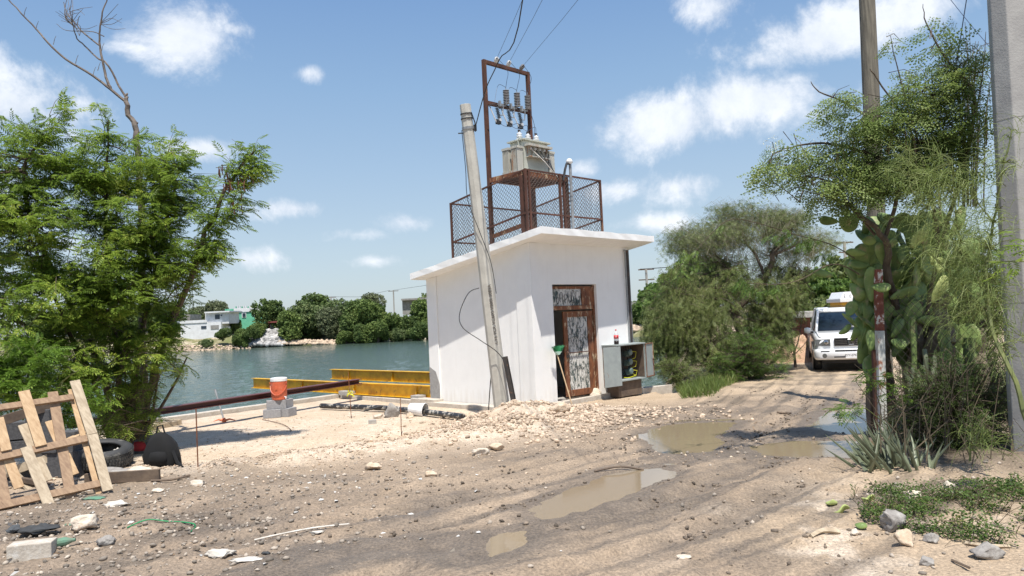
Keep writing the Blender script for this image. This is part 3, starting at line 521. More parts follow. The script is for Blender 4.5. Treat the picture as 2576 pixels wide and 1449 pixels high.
rock(955, 1010+42, 34, 'rock_pale', 'cream stone slab fragment lying beside the broken grey pipe ring', .45, 6, 'stone_slab')
rock(985, 1050, 44, 'rock_grey', 'upright speckled stone slab standing in the pit edge', 1.0, 7, 'stone_slab', asp=.4)
rock(1030, 1052, 24, 'rock', 'small tan stone right of the upright speckled slab', .7, 8)
rock(940, 1182, 44, 'rock', 'low brown clod in the middle of the spoil lip', .5, 9)
rock(500, 1222, 44, 'rock_pale', 'cream rock on the verge right of the dark plank', .5, 10)
rock(290, 1195, 70, 'rock_grey', 'flat stone below the end of the dark plank behind the pallet', .35, 11)
rock(208, 1330, 76, 'rock_pale', 'broken pale concrete lump on the gravel below the leaning pallet', .6, 12, 'concrete_lump')
rock(268, 1372, 46, 'rock_grey', 'grey angular stone with flat top, right of the green bottle', .6, 13)
rock(2250, 1338, 68, 'rock_grey', 'large streaked grey and white rock at the left edge of the ground cover', 1.05, 14)
rock(2282, 1372, 66, 'rock', 'tan rock just below the large streaked rock', .75, 15)
rock(2342, 1368, 40, 'rock_grey', 'round grey cobble right of the tan rock', .75, 16)
rock(2487, 1405, 94, 'rock_grey', 'long flat grey rock nearest the bottom right corner', .5, 17, asp=.5)
rock(2328, 1430, 44, 'rock_grey', 'half round grey stone at the bottom edge of the photo', .7, 18)
rock(2150, 1352, 24, 'rock_pale', 'small white stone beside the fallen green pad', .8, 19)
rock(2390, 1250, 34, 'rock_pale', 'tall pale rock standing in the dry stems under the retama', 1.6, 20)
rock(2290, 1262, 56, 'rock_pale', 'round white rock behind the ground cover beside the aloe', .7, 21)
rock(1718, 1405, 44, 'rock_pale', 'flat whitish stone pressed into the dry mud of the track', .2, 22)
rock(392, 1238, 40, 'rock_pale', 'thin white stone flake on the grit left of centre', .3, 23)
rock(350, 1190, 66, 'rock_pale', 'long pale concrete fragment between the tyre and the black backpack', .32, 24, 'stone_slab', asp=.5)
# ================================================================= KERB + PUMP HOUSE
kb = M(); k3 = np.array([KC[0], KC[1], 0]); kd = np.array([KD[0], KD[1], 0]); kn = np.array([-KD[1]*-1, KD[0]*-1, 0]); kn = np.array([KD[1], -KD[0], 0])   # towards the water
kb.bar(k3+kd*16+kn*.12+UP*-1.0, k3+kd*-.2+kn*.12+UP*-1.0, .24, 2.2)
o = kb.ob('retaining_kerb', 'pale_concrete', bevel=.01); tag(o, 'long cream concrete kerb between the sandy pad and the lake', 'kerb')
kb = M(); kb.bar(np.append(KC, -1.0)+np.array([.1, -.08, 0]), W(3.42, -.06, -1.0), .30, 2.2); tag(kb.ob('retaining_kerb', 'pale_concrete', bevel=.01), 'short concrete kerb under the yellow beams up to the pump house', 'kerb')
kb = M(); kb.box(W(3.5, -.15, .06), (.9, .30, .20), [A, B, UP]); kb.box(W(1.6, -.16, -.02), (3.6, .3, .24), [A, B, UP]); tag(kb.ob('plinth', 'pale_concrete', bevel=.01), 'low cream plinth along the foot of the left white wall', 'plinth')
def apron_pts(z): return [PZ(1395, 1046, z), PZ(1520, 1020, z), PZ(1692, 993, z), W(-.02, 3.9, z), W(-.02, .25, z)]
ap = M(); ap.prism(apron_pts(-.1), (0, 0, .262)); tag(ap.ob('concrete_apron', 'pale_concrete', bevel=.012), 'sunlit cream concrete slab in front of the meter cabinet and door', 'slab')
ph = thing('pump_house', W(1.7, 1.7, 0), 'small white rendered pump house with sloping roof slab at the water', 'building')
zt = lambda a: 3.58-.157*a
TH = .18
w = M()
w.prism([W(0, TH, -.3), W(0, .67, -.3), W(0, .67, 2.69), W(0, 2.19, 2.69), W(0, 2.19, -.3), W(0, 3.45, -.3), W(0, 3.45, zt(0)), W(0, TH, zt(0))], A*TH)
w.prism([W(0, 0, -.3), W(3.45, 0, -.3), W(3.45, 0, zt(3.45)), W(0, 0, zt(0))], B*TH)
w.prism([W(TH, 3.45-TH, -.3), W(3.45, 3.45-TH, -.3), W(3.45, 3.45-TH, zt(3.45)), W(TH, 3.45-TH, zt(TH))], B*TH)
w.prism([W(3.45-TH, TH, -.3), W(3.45-TH, 3.45-TH, -.3), W(3.45-TH, 3.45-TH, zt(3.3)), W(3.45-TH, TH, zt(3.3))], A*TH)
w.ob('wall', 'white_wall', ph)
for (a0, a1, nm) in ((-.035, .42, 'corner'), (3.12, 3.485, 'back')):
    w = M(); w.prism([W(a0, -.035, -.3), W(a1, -.035, -.3), W(a1, -.035, zt(a1)-.003), W(a0, -.035, zt(a0)-.003)], B*.033)
    if nm == 'corner': w.prism([W(-.035, 0, -.3), W(-.035, .20, -.3), W(-.035, .20, zt(0)-.003), W(-.035, 0, zt(0)-.003)], A*.033)
    w.ob('pilaster', 'white_wall', ph, bevel=.006)
w = M(); w.prism([W(3.12, -.039, -.05), W(3.487, -.039, -.05), W(3.487, -.039, .92), W(3.25, -.039, .80), W(3.12, -.039, .50)], B*-.003); w.ob('unpainted_patch', 'raw_render', ph)
w = M(); w.box(W(-.018, 3.37, 1.6), (.033, .15, 3.75), [A, B, UP]); w.ob('pilaster', 'white_wall', ph, bevel=.006)
w = M(); w.box(W(1.7, 1.7, .05), (3.0, 3.0, .22), [A, B, UP]); w.ob('floor', 'concrete', ph)
# roof slab with slightly wavy edges
rs = M(); ed = [(-.67, -.32), (3.50, -.50), (3.75, 3.78), (-.60, 3.76)]; pts = []
for i in range(4):
    a0, b0 = ed[i]; a1, b1 = ed[(i+1) % 4]
    for k in range(14):
        t_ = k/14; a_ = a0+(a1-a0)*t_; b_ = b0+(b1-b0)*t_; pts.append((a_, b_))
n = len(pts); lo = [W(a_, b_, zt(a_)+.005*math.sin(a_*7+b_*5)) for a_, b_ in pts]; hi = [W(a_+.008*math.sin(b_*9), b_+.008*math.sin(a_*8), zt(a_)+.14+.008*math.sin(a_*5+b_*6)) for a_, b_ in pts]
rs.add(lo+hi, [tuple(range(n-1, -1, -1)), tuple(range(n, 2*n))]+[(i, (i+1) % n, n+(i+1) % n, n+i) for i in range(n)]); rs.ob('roof_slab', 'roof_white', ph)
w = M(); w.box(W(.09, 1.43, 2.62), (.05, 1.50, .06), [A, B, UP]); w.box(W(.09, 2.16, 1.42), (.05, .06, 2.5), [A, B, UP]); w.box(W(.09, 1.43, 2.17), (.05, 1.50, .09), [A, B, UP]); w.box(W(.09, .695, 2.42), (.04, .04, .42), [A, B, UP])
fr = w.ob('door_frame', 'rust_bright', ph, bevel=.004)
# weathered ribbed sheet: white flaking to dark green grey
dm = bpy.data.materials.new('flaking_sheet'); dm.use_nodes = True; t = dm.node_tree; b = t.nodes['Principled BSDF']; b.inputs['Roughness'].default_value = .7
tcn = N(t, 'ShaderNodeTexCoord'); mp = N(t, 'ShaderNodeMapping'); mp.inputs['Scale'].default_value = (22, 22, 4.5); L(t, tcn.outputs['Object'], mp.inputs[0]); n1 = N(t, 'ShaderNodeTexNoise', i_Scale=1.6, i_Detail=8., i_Roughness=.7, i_Distortion=.9); L(t, mp.outputs[0], n1.inputs['Vector'])
mp2 = N(t, 'ShaderNodeMapping'); mp2.inputs['Scale'].default_value = (2, 2, 1.5); L(t, tcn.outputs['Object'], mp2.inputs[0]); n2 = N(t, 'ShaderNodeTexNoise', i_Scale=1.8, i_Detail=2.); L(t, mp2.outputs[0], n2.inputs['Vector'])
ad = N(t, 'ShaderNodeMath', operation='MULTIPLY_ADD', i_1=.50); L(t, n2.outputs[0], ad.inputs[0]); L(t, n1.outputs[0], ad.inputs[2])
rr = N(t, 'ShaderNodeValToRGB'); L(t, ad.outputs[0], rr.inputs[0]); e = rr.color_ramp.elements; e[0].position = .0; e[0].color = (.62, .61, .58, 1); e[1].position = 1; e[1].color = (.035, .06, .06, 1)
for p_, c_ in ((.74, (.62, .61, .58, 1)), (.78, (.22, .20, .17, 1)), (.80, (.045, .075, .075, 1)), (.95, (.05, .08, .08, 1))): x_ = rr.color_ramp.elements.new(p_); x_.color = c_
L(t, rr.outputs[0], b.inputs['Base Color'])
def sheet(name, o, uu, wd, z0, z1, parent, nr=11, nrm=None):
    w = M(); nrm = np.array(nrm); pts = []
    for i in range(nr+1):
        x0 = wd*i/nr
        for dx, dp in ((0, 0), (.012, .012), (.03, .012), (.042, 0)):
            if x0+dx <= wd: pts.append(o+uu*(x0+dx)+nrm*dp)
    n = len(pts); vs = [p+UP*z0 for p in pts]+[p+UP*z1 for p in pts]; w.add(vs, [(i, i+1, n+i+1, n+i) for i in range(n-1)]); return w.ob(name, dm, parent)
tr_ = sheet('transom_panel', W(.085, .72), B, 1.02, 2.22, 2.59, ph, nrm=-A)
w = M(); w.box(W(.085, 1.93, 2.405), (.03, .40, .37), [A, B, UP]); w.box(W(.068, 1.74, 2.405), (.02, .03, .37), [A, B, UP]); w.ob('transom_panel', 'rust_bright', ph)
wr = M()
for s_, (cx, cz, rx_, rz_, a0, a1) in enumerate([(1.02, 2.40, .05, .12, 0, 4), (1.17, 2.42, .05, .06, 0, 6.3), (1.3, 2.42, .05, .13, 2, 5.5), (1.43, 2.42, .06, .14, 1, 5.3), (1.57, 2.41, .07, .14, .9, 5.6), (.9, 2.38, .04, .12, 3, 6.5)]):
    wr.tube([W(.062, cx+rx_*math.cos(t_), cz+rz_*math.sin(t_)) for t_ in np.linspace(a0, a1, 12)], .006, 4)
wr.ob('graffiti', 'plate_ink', tr_)
# open door leaf: hinged at the right jamb, ajar inward
dr = .05; hd = W(.115, 2.11); du = -B*math.cos(dr)+A*math.sin(dr); dn_ = -A*math.cos(dr)-B*math.sin(dr); DW = .96
dx = [du, dn_, UP]; w = M()
for (u0, u1, z0, z1) in ((0, .16, .19, 2.09), (DW-.12, DW, .19, 2.09), (.16, DW-.12, 1.96, 2.09), (.16, DW-.12, .19, .33)):
    w.box(hd+du*(u0+u1)/2+UP*(z0+z1)/2, (u1-u0, .045, z1-z0), dx)
leaf = w.ob('door', 'rust_bright', ph, bevel=.004)
sh_ = sheet('door_panel', hd+du*.16-dn_*.01, du, DW-.28, .33, 1.96, leaf, 10, dn_)
w = M(); w.bar(hd+du*.15+dn_*.03+UP*1.16, hd+du*(DW-.1)+dn_*.03+UP*1.16, .02, .02); w.ob('cross_bar', 'rust', leaf)
w = M(); w.box(hd+du*(DW-.06)+dn_*.04+UP*1.13, (.06, .04, .14), dx); w.tube([hd+du*(DW-.04)+dn_*.05+UP*1.2, hd+du*(DW-.04)+dn_*.09+UP*1.16, hd+du*(DW-.04)+dn_*.05+UP*1.1], .01, 5); w.ob('handle', 'dark_steel', leaf)
for k, (cx, cz, rx_, rz_) in enumerate([(.45, 1.75, .10, .10), (.75, 1.6, .09, .14), (.9, 1.82, .07, .05), (.55, 1.35, .12, .10), (.8, .95, .1, .12), (.4, .8, .1, .1)]):
    pass
wr = M()
for (cx, cz, rx_, rz_, a0, a1) in [(.42, 1.80, .13, .10, 3, 6.4), (.80, 1.62, .09, .15, 0, 6.3), (.62, 1.45, .12, .07, .5, 3.6), (.45, 1.30, .09, .12, 1, 5.4), (.85, 1.05, .12, .10, 3, 6.2), (.55, .75, .14, .1, 0, 3.2)]:
    wr.tube([hd+du*(cx+rx_*math.cos(t_))+dn_*.010+UP*(cz+rz_*math.sin(t_)) for t_ in np.linspace(a0, a1, 14)], .006, 4)
wr.ob('graffiti', 'fabric_grey', sh_)
# pale inner machinery seen in the gap
w = M(); w.lathe([(.22, .2), (.24, .3), (.24, .8), (.18, .9), (.10, .95)], W(1.3, .75, 0), n=14); w.box(W(1.3, .75, .2), (.6, .6, .1), [A, B, UP]); tag(w.ob('pump_motor', 'dark_steel'), 'dark pump motor standing inside the doorway', 'pump')
# corner conduit channel
w = M(); w.box(W(-.05, 3.30, 2.35), (.05, .015, 2.35), [A, B, UP]); w.box(W(-.05, 3.42, 2.35), (.05, .015, 2.35), [A, B, UP]); w.box(W(-.028, 3.36, 2.35), (.008, .11, 2.35), [A, B, UP])
cdt = thing('conduit_channel', W(-.05, 3.36, 1.2), 'peeling grey metal conduit channel on the right corner of the white wall', 'conduit'); w.ob('channel', 'galv', cdt); w = M(); w.tube([W(-.055, 3.36, 1.24), W(-.055, 3.36, 3.5)], .036, 8); w.ob('pipe', 'dark_steel', cdt); w = M(); w.box(W(-.06, 3.36, 1.26), (.12, .16, .03), [A, B, UP]); w.ob('flange', 'galv', cdt)
# ---- meter cabinet
mc = thing('meter_cabinet', W(-.2, 2.85, .16), 'open grey steel meter cabinet with rusty doors on the front wall', 'cabinet')
ca0, cb0, cb1, cz0, cz1 = -.42, 2.30, 3.36, .44, 1.26
w = M()
w.box(W(ca0/2, (cb0+cb1)/2, cz1), (-ca0+.05, cb1-cb0+.06, .03), [A, B, UP]); w.box(W(ca0/2, (cb0+cb1)/2, cz0), (-ca0, cb1-cb0, .03), [A, B, UP])
w.box(W(ca0/2, cb0, (cz0+cz1)/2), (-ca0, .025, cz1-cz0-.03), [A, B, UP]); w.box(W(ca0/2, cb1, (cz0+cz1)/2), (-ca0, .025, cz1-cz0-.03), [A, B, UP]); w.box(W(ca0+.02, cb0+.06, (cz0+cz1)/2), (.02, .1, cz1-cz0-.03), [A, B, UP])
w.ob('body', 'cab_grey', mc, bevel=.003)
w = M(); w.box(W(-.045, (cb0+cb1)/2, (cz0+cz1)/2), (.02, cb1-cb0-.03, cz1-cz0-.04), [A, B, UP]); w.box(W(ca0/2, cb0+.018, (cz0+cz1)/2), (-ca0-.02, .01, cz1-cz0-.05), [A, B, UP]); w.box(W(ca0/2, cb1-.018, (cz0+cz1)/2), (-ca0-.02, .01, cz1-cz0-.05), [A, B, UP]); w.box(W(ca0/2, (cb0+cb1)/2, cz1-.02), (-ca0-.02, cb1-cb0-.05, .008), [A, B, UP]); w.ob('back_panel', 'wood_dark', mc)
w = M(); w.box(W(-.19, 2.83, .25), (.32, .9, .36), [A, B, UP]); w.ob('pedestal', 'wood_dark', mc)
w = M(); w.box(W(-.012, (2.27+3.3)/2, cz1+.022), (.6, 1.0, .01), [A, B, UP]); 
def cdoor(h, ang, wd, z0, z1, nm):
    u_ = B*math.cos(ang)-A*math.sin(ang); n_ = np.cross(u_, UP); ax = [u_, n_, UP]; w = M(); w.box(h+u_*wd/2+UP*(z0+z1)/2, (wd, .016, z1-z0), ax)
    d = w.ob('door', 'cab_grey', mc, bevel=.003); w = M()
    for (a_, b_, c_, e_) in ((wd/2, wd, z1-.012, .024), (wd/2, wd, z0+.012, .024)): w.box(h+u_*a_+UP*c_+n_*.014, (b_, .014, e_), ax)
    for a_ in (.012, wd-.012): w.box(h+u_*a_+UP*(z0+z1)/2+n_*.014, (.024, .013, z1-z0-.05), ax)
    w.ob('rim', 'rust_bright', d); w = M(); w.tube([h+u_*(wd*.85)+UP*(z0+z1)/2+n_*.02, h+u_*(wd*.85)+UP*(z0+z1)/2+n_*.05], .018, 8); w.ob('latch', 'rust', d)
cdoor(W(ca0-.02, cb0+.10), R(186), .56, .34, 1.235, 'l'); cdoor(W(ca0-.01, cb1+.02), R(-14), .50, .44, 1.25, 'r')
for k in range(3):
    z_ = 1.06-k*.22; w = M(); w.box(W(-.13, 3.02, z_-.03), (.12, .13, .13), [A, B, UP]); w.lathe([(.06, 0), (.075, .02), (.075, .08), (.05, .10)], W(-.19, 3.02, z_), axis=-A, n=12); w.ob('meter', 'meter', mc)
w = M(); w.box(W(-.10, 2.72, .98), (.09, .12, .26), [A, B, UP]); bk = w.ob('breaker', 'black_plastic', mc, bevel=.005); w = M(); w.box(W(-.15, 2.72, 1.03), (.01, .07, .12), [A, B, UP]); w.ob('breaker_plate', 'plastic_white', bk)
w = M()
for k in range(9):
    b_ = 2.5+.09*k; w.tube([W(-.12, b_, 1.2), W(-.16, b_+.04*math.sin(k), .95), W(-.13, b_+.08*math.cos(k*2), .7), W(-.15, b_+.05*math.sin(k*3), .48)], .010, 5)
w.ob('wiring', 'cable', mc)
w = M()
for k in range(3): w.tube([W(-.24, 3.08, 1.08-k*.22), W(-.30, 3.20, 1.06-k*.22), W(-.28, 3.18, .92-k*.2), W(-.2, 3.05, .88-k*.2)], .007, 5)
w.tube([W(-.2, 3.05, .6), W(-.3, 3.15, .5), W(-.25, 2.95, .47), W(-.2, 2.8, .48)], .008, 5); w.ob('wiring', 'yellow_tape', mc)
# ---- bottle
bo = W(-.25, 2.52, cz1+.016); bt = thing('soda_bottle', bo, 'nearly empty clear cola bottle with red label on the meter cabinet', 'bottle')
w = M(); w.lathe([(.045, 0), (.056, .012), (.056, .20), (.052, .235), (.036, .275), (.016, .315), (.014, .325)], bo, n=20); w.ob('bottle_body', 'clear_plastic', bt, smooth=True)
w = M(); w.lathe([(.0455, .001), (.0575, .013), (.0575, .085)], bo, n=20); w.ob('cola', 'cola', bt, smooth=True)
w = M(); w.lathe([(.0575, .135), (.0575, .215)], bo, n=24); lb = w.ob('label', 'red_label', bt, smooth=True)
text_part('lettering', 'Coca-Cola', .036, bo+UP*.178+(-A+.25*np.array([-1, 0, 0]))/1.0*.0605, B*.85+np.array([.3, 0, 0]), UP, 'plastic_white', lb, .002)
w = M(); w.lathe([(.018, .322), (.018, .345), (.016, .348)], bo, n=14); w.ob('cap', 'red_label', bt)
# ---- broom
b0 = np.array(PP(1438, 1012, W(-.62, 0), A)); b0[2] = .165+.0; b1 = W(-.11, .44, 1.17)
b1 = PP(1402, 893, W(-.14, 0), A); br = thing('broom', b0, 'upside down broom with green bristles leaning at the doorway', 'broom')
dv = (b1-b0)/np.linalg.norm(b1-b0); w = M(); w.tube([b0, b1], .013, 8); w.ob('handle', 'wood_handle', br)
w = M(); w.prism([b1-B*.025, b1+B*.025, b1+B*.11+UP*.075, b1-B*.11+UP*.075], A*-.05); w.ob('head', 'green_head', br, bevel=.008)
w = M()
for k in range(150):
    p = b1+B*random.uniform(-.10, .10)+UP*.075-A*random.uniform(0, .05); d = UP*random.uniform(.10, .13)+B*((np.dot(p-b1, B))*.9+random.uniform(-.02, .02))-A*random.uniform(-.01, .03); w.tube([p, p+d*.6+UP*.01, p+d], [.004, .004, .002], 3, False)
w.ob('bristles', 'green_bristle', br)
# ================================================================= ROOF STEEL
rz = lambda a: zt(a)+.15
A0, A1, B0, B1 = .30, 1.33, .20, 1.64
ax3 = [A, B, UP]
st = thing('transformer_stand', W(A0, B0, rz(A0)), 'rusty steel H frame tower and platform carrying the transformer', 'steel frame')
def post(a, b_, z0, z1, s_=.082, ob='post', m='rust'): w = M(); w.box(W(a, b_, (z0+z1)/2), (s_, s_, z1-z0), ax3); return w.ob(ob, m, st, bevel=.006)
post(A1, B0, rz(A1)-.02, 7.92); post(A1, B1, rz(A1)-.02, 7.92); post(A0, B0, rz(A0)-.02, 5.08, .10, m='rust'); post(A0, B1, rz(A0)-.02, 5.08, .10)
w = M(); w.box(W(A1, (B0+B1)/2, 7.875), (.075, B1-B0-.082, .085), ax3); w.ob('cross_beam', 'rust', st, bevel=.004)
w = M(); w.box(W(A1, (B0+B1)/2, 6.93), (.075, B1-B0-.082, .085), ax3); w.ob('cross_beam', 'rust', st, bevel=.004)
for z_, d_ in ((5.13, .11),):
    for (p, q_) in ((W(A0-.05, B0, z_), W(A1-.055, B0, z_)), (W(A0-.05, B1, z_), W(A1-.055, B1, z_)), (W(A0, B0+.055, z_), W(A0, B1-.055, z_)), (W(A1-.12, B0+.055, z_), W(A1-.12, B1-.055, z_))):
        w = M(); w.bar(p, q_, .09, d_); w.ob('platform_rail', 'rust_bright' if p[0] > q_[0] or True and abs((q_-p)@B) > .5 else 'rust', st, bevel=.004)
w = M()
for k in range(7): b_ = B0+.12+k*(B1-B0-.24)/6; w.bar(W(A0+.04, b_, 5.10), W(A1-.16, b_, 5.10), .12, .05)
w.ob('platform_deck', 'rust', st)
for (p, q_) in ((W(A0+.05, B0, 4.0), W(A1-.055, B0, 3.86)), (W(A0, B0+.05, 3.92), W(A0, B1-.05, 3.92)), (W(A0+.05, B1, 3.86), W(A1-.055, B1, 3.86))): w = M(); w.bar(p, q_, .07, .08); w.ob('brace', 'rust_bright', st)
# transformer
tf = thing('transformer', W(.82, .92, 5.19), 'pale grey three phase transformer streaked with rust on the platform', 'transformer')
ta, tb = .80, 1.00; tz = 5.20
w = M(); w.box(W(ta, tb, tz+.04), (.62, .95, .08), ax3); w.box(W(ta, tb, tz+.42), (.42, .80, .70), ax3); w.ob('tank', 'tank_grey', tf, bevel=.008)
w = M(); w.box(W(ta, tb, tz+.79), (.52, .92, .035), ax3); w.ob('lid', 'tank_grey', tf, bevel=.004)
w = M(); w.box(W(ta-.27, tb+.02, tz+.66), (.16, .80, .05), ax3); w.box(W(ta-.27, tb+.02, tz+.40), (.14, .70, .02), ax3)
for k in range(5): w.add([W(ta-.205, tb-.30+k*.15-.01, tz+.63), W(ta-.205, tb-.30+k*.15+.01, tz+.63), W(ta-.34, tb-.30+k*.15, tz+.63), W(ta-.205, tb-.30+k*.15, tz+.42)], [(0, 1, 2), (0, 1, 3), (0, 2, 3), (1, 2, 3)])
w.ob('bushing_hood', 'tank_rusty', tf)
def radiator(a_, b_, da, db, along):
    w = M(); w.box(W(a_, b_, tz+.60), (da, db, .05), ax3); w.box(W(a_, b_, tz+.06), (da, db, .05), ax3); n = 5
    for k in range(n):
        t_ = (k+.5)/n-.5
        if along == 'A': w.box(W(a_+t_*da*.95, b_, tz+.33), (.016, db*.92, .49), ax3)
        else: w.box(W(a_, b_+t_*db*.95, tz+.33), (da*.92, .016, .49), ax3)
    w.ob('radiator', 'tank_rusty', tf)
radiator(ta-.12, tb-.53, .22, .20, 'A'); radiator(ta+.16, tb-.53, .22, .20, 'A'); radiator(ta-.12, tb+.53, .22, .20, 'A'); radiator(ta+.16, tb+.53, .22, .20, 'A')
w = M(); w.tube([W(ta-.1, tb-.42, tz+.62), W(ta-.1, tb-.47, tz+.78), W(ta-.14, tb-.44, tz+.84), W(ta-.18, tb-.42, tz+.76)], .018, 6); w.ob('lifting_lug', 'tank_grey', tf)
def bushing_prof(h, r0, r1, n): return [(r0 if i % 2 == 0 else r1, h*i/(2*n)) for i in range(2*n+1)]
BT = []
for k in range(3):
    p = W(ta+.02, tb-.28+k*.28, tz+.81); w = M(); w.lathe([(.04, 0), (.04, .02), (.075, .03), (.08, .05), (.04, .065), (.07, .09), (.075, .11), (.04, .125), (.065, .15), (.06, .17), (.03, .19), (.022, .21)], p, n=14); o = w.ob('bushing', 'porcelain_white', tf, smooth=True); w = M(); w.box(p+UP*.23, (.03, .06, .05), ax3); w.ob('terminal', 'dark_steel', o); BT.append(p+UP*.25)
for k in range(4): w = M(); w.lathe([(.028, 0), (.035, .02), (.035, .06), (.02, .07)], W(ta-.215, tb-.22+k*.15, tz+.60), axis=-A, n=10); w.ob('bushing', 'porcelain_white', tf, smooth=True)
lowp = W(-.02+.24, 1.36, 5.0)
for k in range(4):
    w = M(); p = W(ta-.27, tb-.22+k*.15, tz+.58); w.tube([p, p*.6+lowp*.4+UP*(.02-.05*k)-A*(.05), lowp+UP*.08+A*.02*k, lowp-UP*.02], .011, 5); w.ob('low_voltage_cable', 'cable' if k else 'cloth_white', tf)
w = M(); w.box(lowp, (.06, .22, .06), ax3); w.box(lowp-UP*.04+B*.04, (.05, .12, .08), ax3); w.ob('cable_clamp', 'cable', tf, bevel=.01)
# service mast
mt_ = thing('service_mast', W(.12, 1.62, rz(.12)), 'grey conduit mast with weatherhead beside the transformer stand', 'conduit mast'); mp_ = W(.12, 1.62)
w = M(); w.tube([mp_+UP*(rz(.12)-.1), mp_+UP*5.50], .033, 10); w.ob('pipe', 'galv', mt_); w = M(); w.lathe([(.04, 0), (.075, .02), (.08, .06), (.05, .11), (.01, .125)], mp_+UP*5.46-B*.02, n=12); w.ob('weatherhead', 'plastic_white', mt_, smooth=True)
w = M(); w.tube([mp_+UP*4.62+B*0, mp_+UP*4.66], .045, 8); w.tube([mp_+UP*4.72, mp_+UP*4.75], .045, 8); w.ob('clamp', 'galv', mt_); w = M(); w.tube([mp_+UP*5.46-B*.03, mp_+UP*5.45-B*.12, mp_+UP*5.30-B*.19, mp_+UP*5.05-B*.26], .028, 6); w.ob('cable_loop', 'cable', mt_)
# fuse cutouts, arresters, strain insulators
FT = []
def disc_ins(p, ax, h, r, n, m, name, parent):
    w = M(); pr = [(r*.45, 0)]
    for i in range(n): z_ = h*(i+.2)/n; pr += [(r*.5, z_), (r, z_+h*.25/n), (r*.95, z_+h*.45/n), (r*.5, z_+h*.6/n)]
    pr.append((r*.4, h)); w.lathe(pr, p, axis=ax, n=12); return w.ob(name, m, parent, smooth=False)
ins = ['left', 'middle', 'right']; cut = ['left', 'middle', 'right']
AR = []; CT = []
for k in range(3):
    b_ = B0+.55+k*.36; p = W(A1-.12, b_, 6.93)
    t_ = thing('surge_arrester', p, 'dark finned surge arrester standing on the rusty cross beam, %s of three' % ins[k], 'insulator', 'surge arresters on the cross beam')
    o = disc_ins(p+UP*.02, UP, .34, .078, 9, 'porcelain_grey', 'finned_body', t_); w = M(); w.box(p+A*.04-B*.12, (.03, .26, .05), ax3); w.box(p-B*.22+A*.0, (.05, .045, .13), ax3); w.ob('bracket', 'galv', t_); w = M(); w.tube([p+UP*.38, p+UP*.43], .01, 6); w.ob('terminal', 'galv', t_); AR.append(p+UP*.42)
    q0 = W(A1-.20, b_-.42+.02, 6.80); dn2 = UP*-1+B*.25; dn2 = dn2/np.linalg.norm(dn2)
    t_ = thing('fuse_cutout', q0, 'blue grey fuse cutout hanging under the cross beam, %s of three' % cut[k], 'fuse cutout', 'fuse cutouts under the cross beam')
    disc_ins(q0, dn2, .25, .055, 7, 'polymer_blue', 'insulator', t_); w = M(); w.lathe([(.035, .25), (.045, .26), (.042, .33)], q0, axis=dn2, n=10); w.ob('end_cap', 'porcelain_white', t_)
    e_ = q0+dn2*.36; w = M(); w.box(e_-B*.06, (.08, .12, .08), ax3); w.box(e_-B*.1+UP*.02, (.05, .06, .1), ax3); w.ob('hinge', 'cable', t_, bevel=.012)
    w = M(); w.tube([e_-B*.12, q0-B*.20-UP*.06], .014, 6); w.ob('fuse_tube', 'plastic_white', t_); w = M(); w.tube([q0-B*.20-UP*.06, q0-B*.22+UP*.02, q0-B*.06+UP*.07, q0+UP*.02], .012, 5); w.tube([q0-B*.23-UP*.02, q0-B*.30-UP*.01], .008, 5); w.ob('contact_arm', 'dark_steel', t_)
    w = M(); w.tube([q0+dn2*.18, q0+dn2*.16+B*.14, q0+B*.20+UP*.0, q0+B*.2+UP*.08], .014, 6); w.ob('bracket', 'galv', t_); CT.append(e_)
TI = []
s3 = [(1263, 150, 1256, 165), (1296, 155, 1288, 178), (1336, 172, 1322, 176)]
wend = [(1313, -6), (1363, -6), (1452, -6)]
for k in range(3):
    b_ = [.52, .92, 1.35][k]; p = W(A1-.06, b_, 7.93); fx_, fy_ = wend[k]; far = PY(fx_, fy_, 12.2); dv = (far-p); dv /= np.linalg.norm(dv); dv2 = dv
    t_ = thing('strain_insulator', p, 'pale ribbed strain insulator tied to the top beam, %s of three' % ins[k], 'insulator', 'strain insulators on the top beam')
    disc_ins(p+dv*.04, dv, .26, .05, 6, 'porcelain_white' if k < 2 else 'porcelain_grey', 'insulator', t_); w = M(); w.tube([p-UP*.04, p+dv*.06], .012, 5); w.tube([p+dv*.28, p+dv*.36], .016, 6); w.ob('eye_bolt', 'dark_steel', t_)
    e_ = p+dv*.36; TI.append(e_); far2 = p+(far-p)*2.3
    w = M(); w.tube([e_, e_+(far2-e_)*.33-UP*.05, e_+(far2-e_)*.66-UP*.05, far2], .0045, 4); tag(w.ob('overhead_wire', 'cable_blue', origin=e_), 'thin overhead wire rising from the %s strain insulator' % ins[k], 'wire', 'overhead wires')
def wire(pts, r_, label, m='cable_blue', group=None, nm='jumper_wire'):
    P = [np.array(p) for p in pts]; out = []
    for i in range(len(P)-1):
        p0, p1, p2, p3 = P[max(i-1, 0)], P[i], P[i+1], P[min(i+2, len(P)-1)]
        for t_ in np.linspace(0, 1, 7)[:-1]: out.append(.5*((2*p1)+(-p0+p2)*t_+(2*p0-5*p1+4*p2-p3)*t_**2+(-p0+3*p1-3*p2+p3)*t_**3))
    out.append(P[-1]); w = M(); w.tube(out, r_, 4); return tag(w.ob(nm, m, origin=P[0]), label, 'wire', group)
for k in range(3): wire([TI[k], (TI[k]+AR[k])/2+B*.20+UP*.10, AR[k]*.75+TI[k]*.25+B*.1, AR[k]], .006, 'blue wire drooping from the %s strain insulator to its arrester' % ins[k], group='jumper wires')
for k in range(3): wire([AR[k], AR[k]*.6+CT[k]*.4+UP*.35-B*.15, CT[k]+UP*.45-B*.15], .006, 'arched blue wire from the %s arrester to the cutout beside it' % ins[k], group='arched wires')
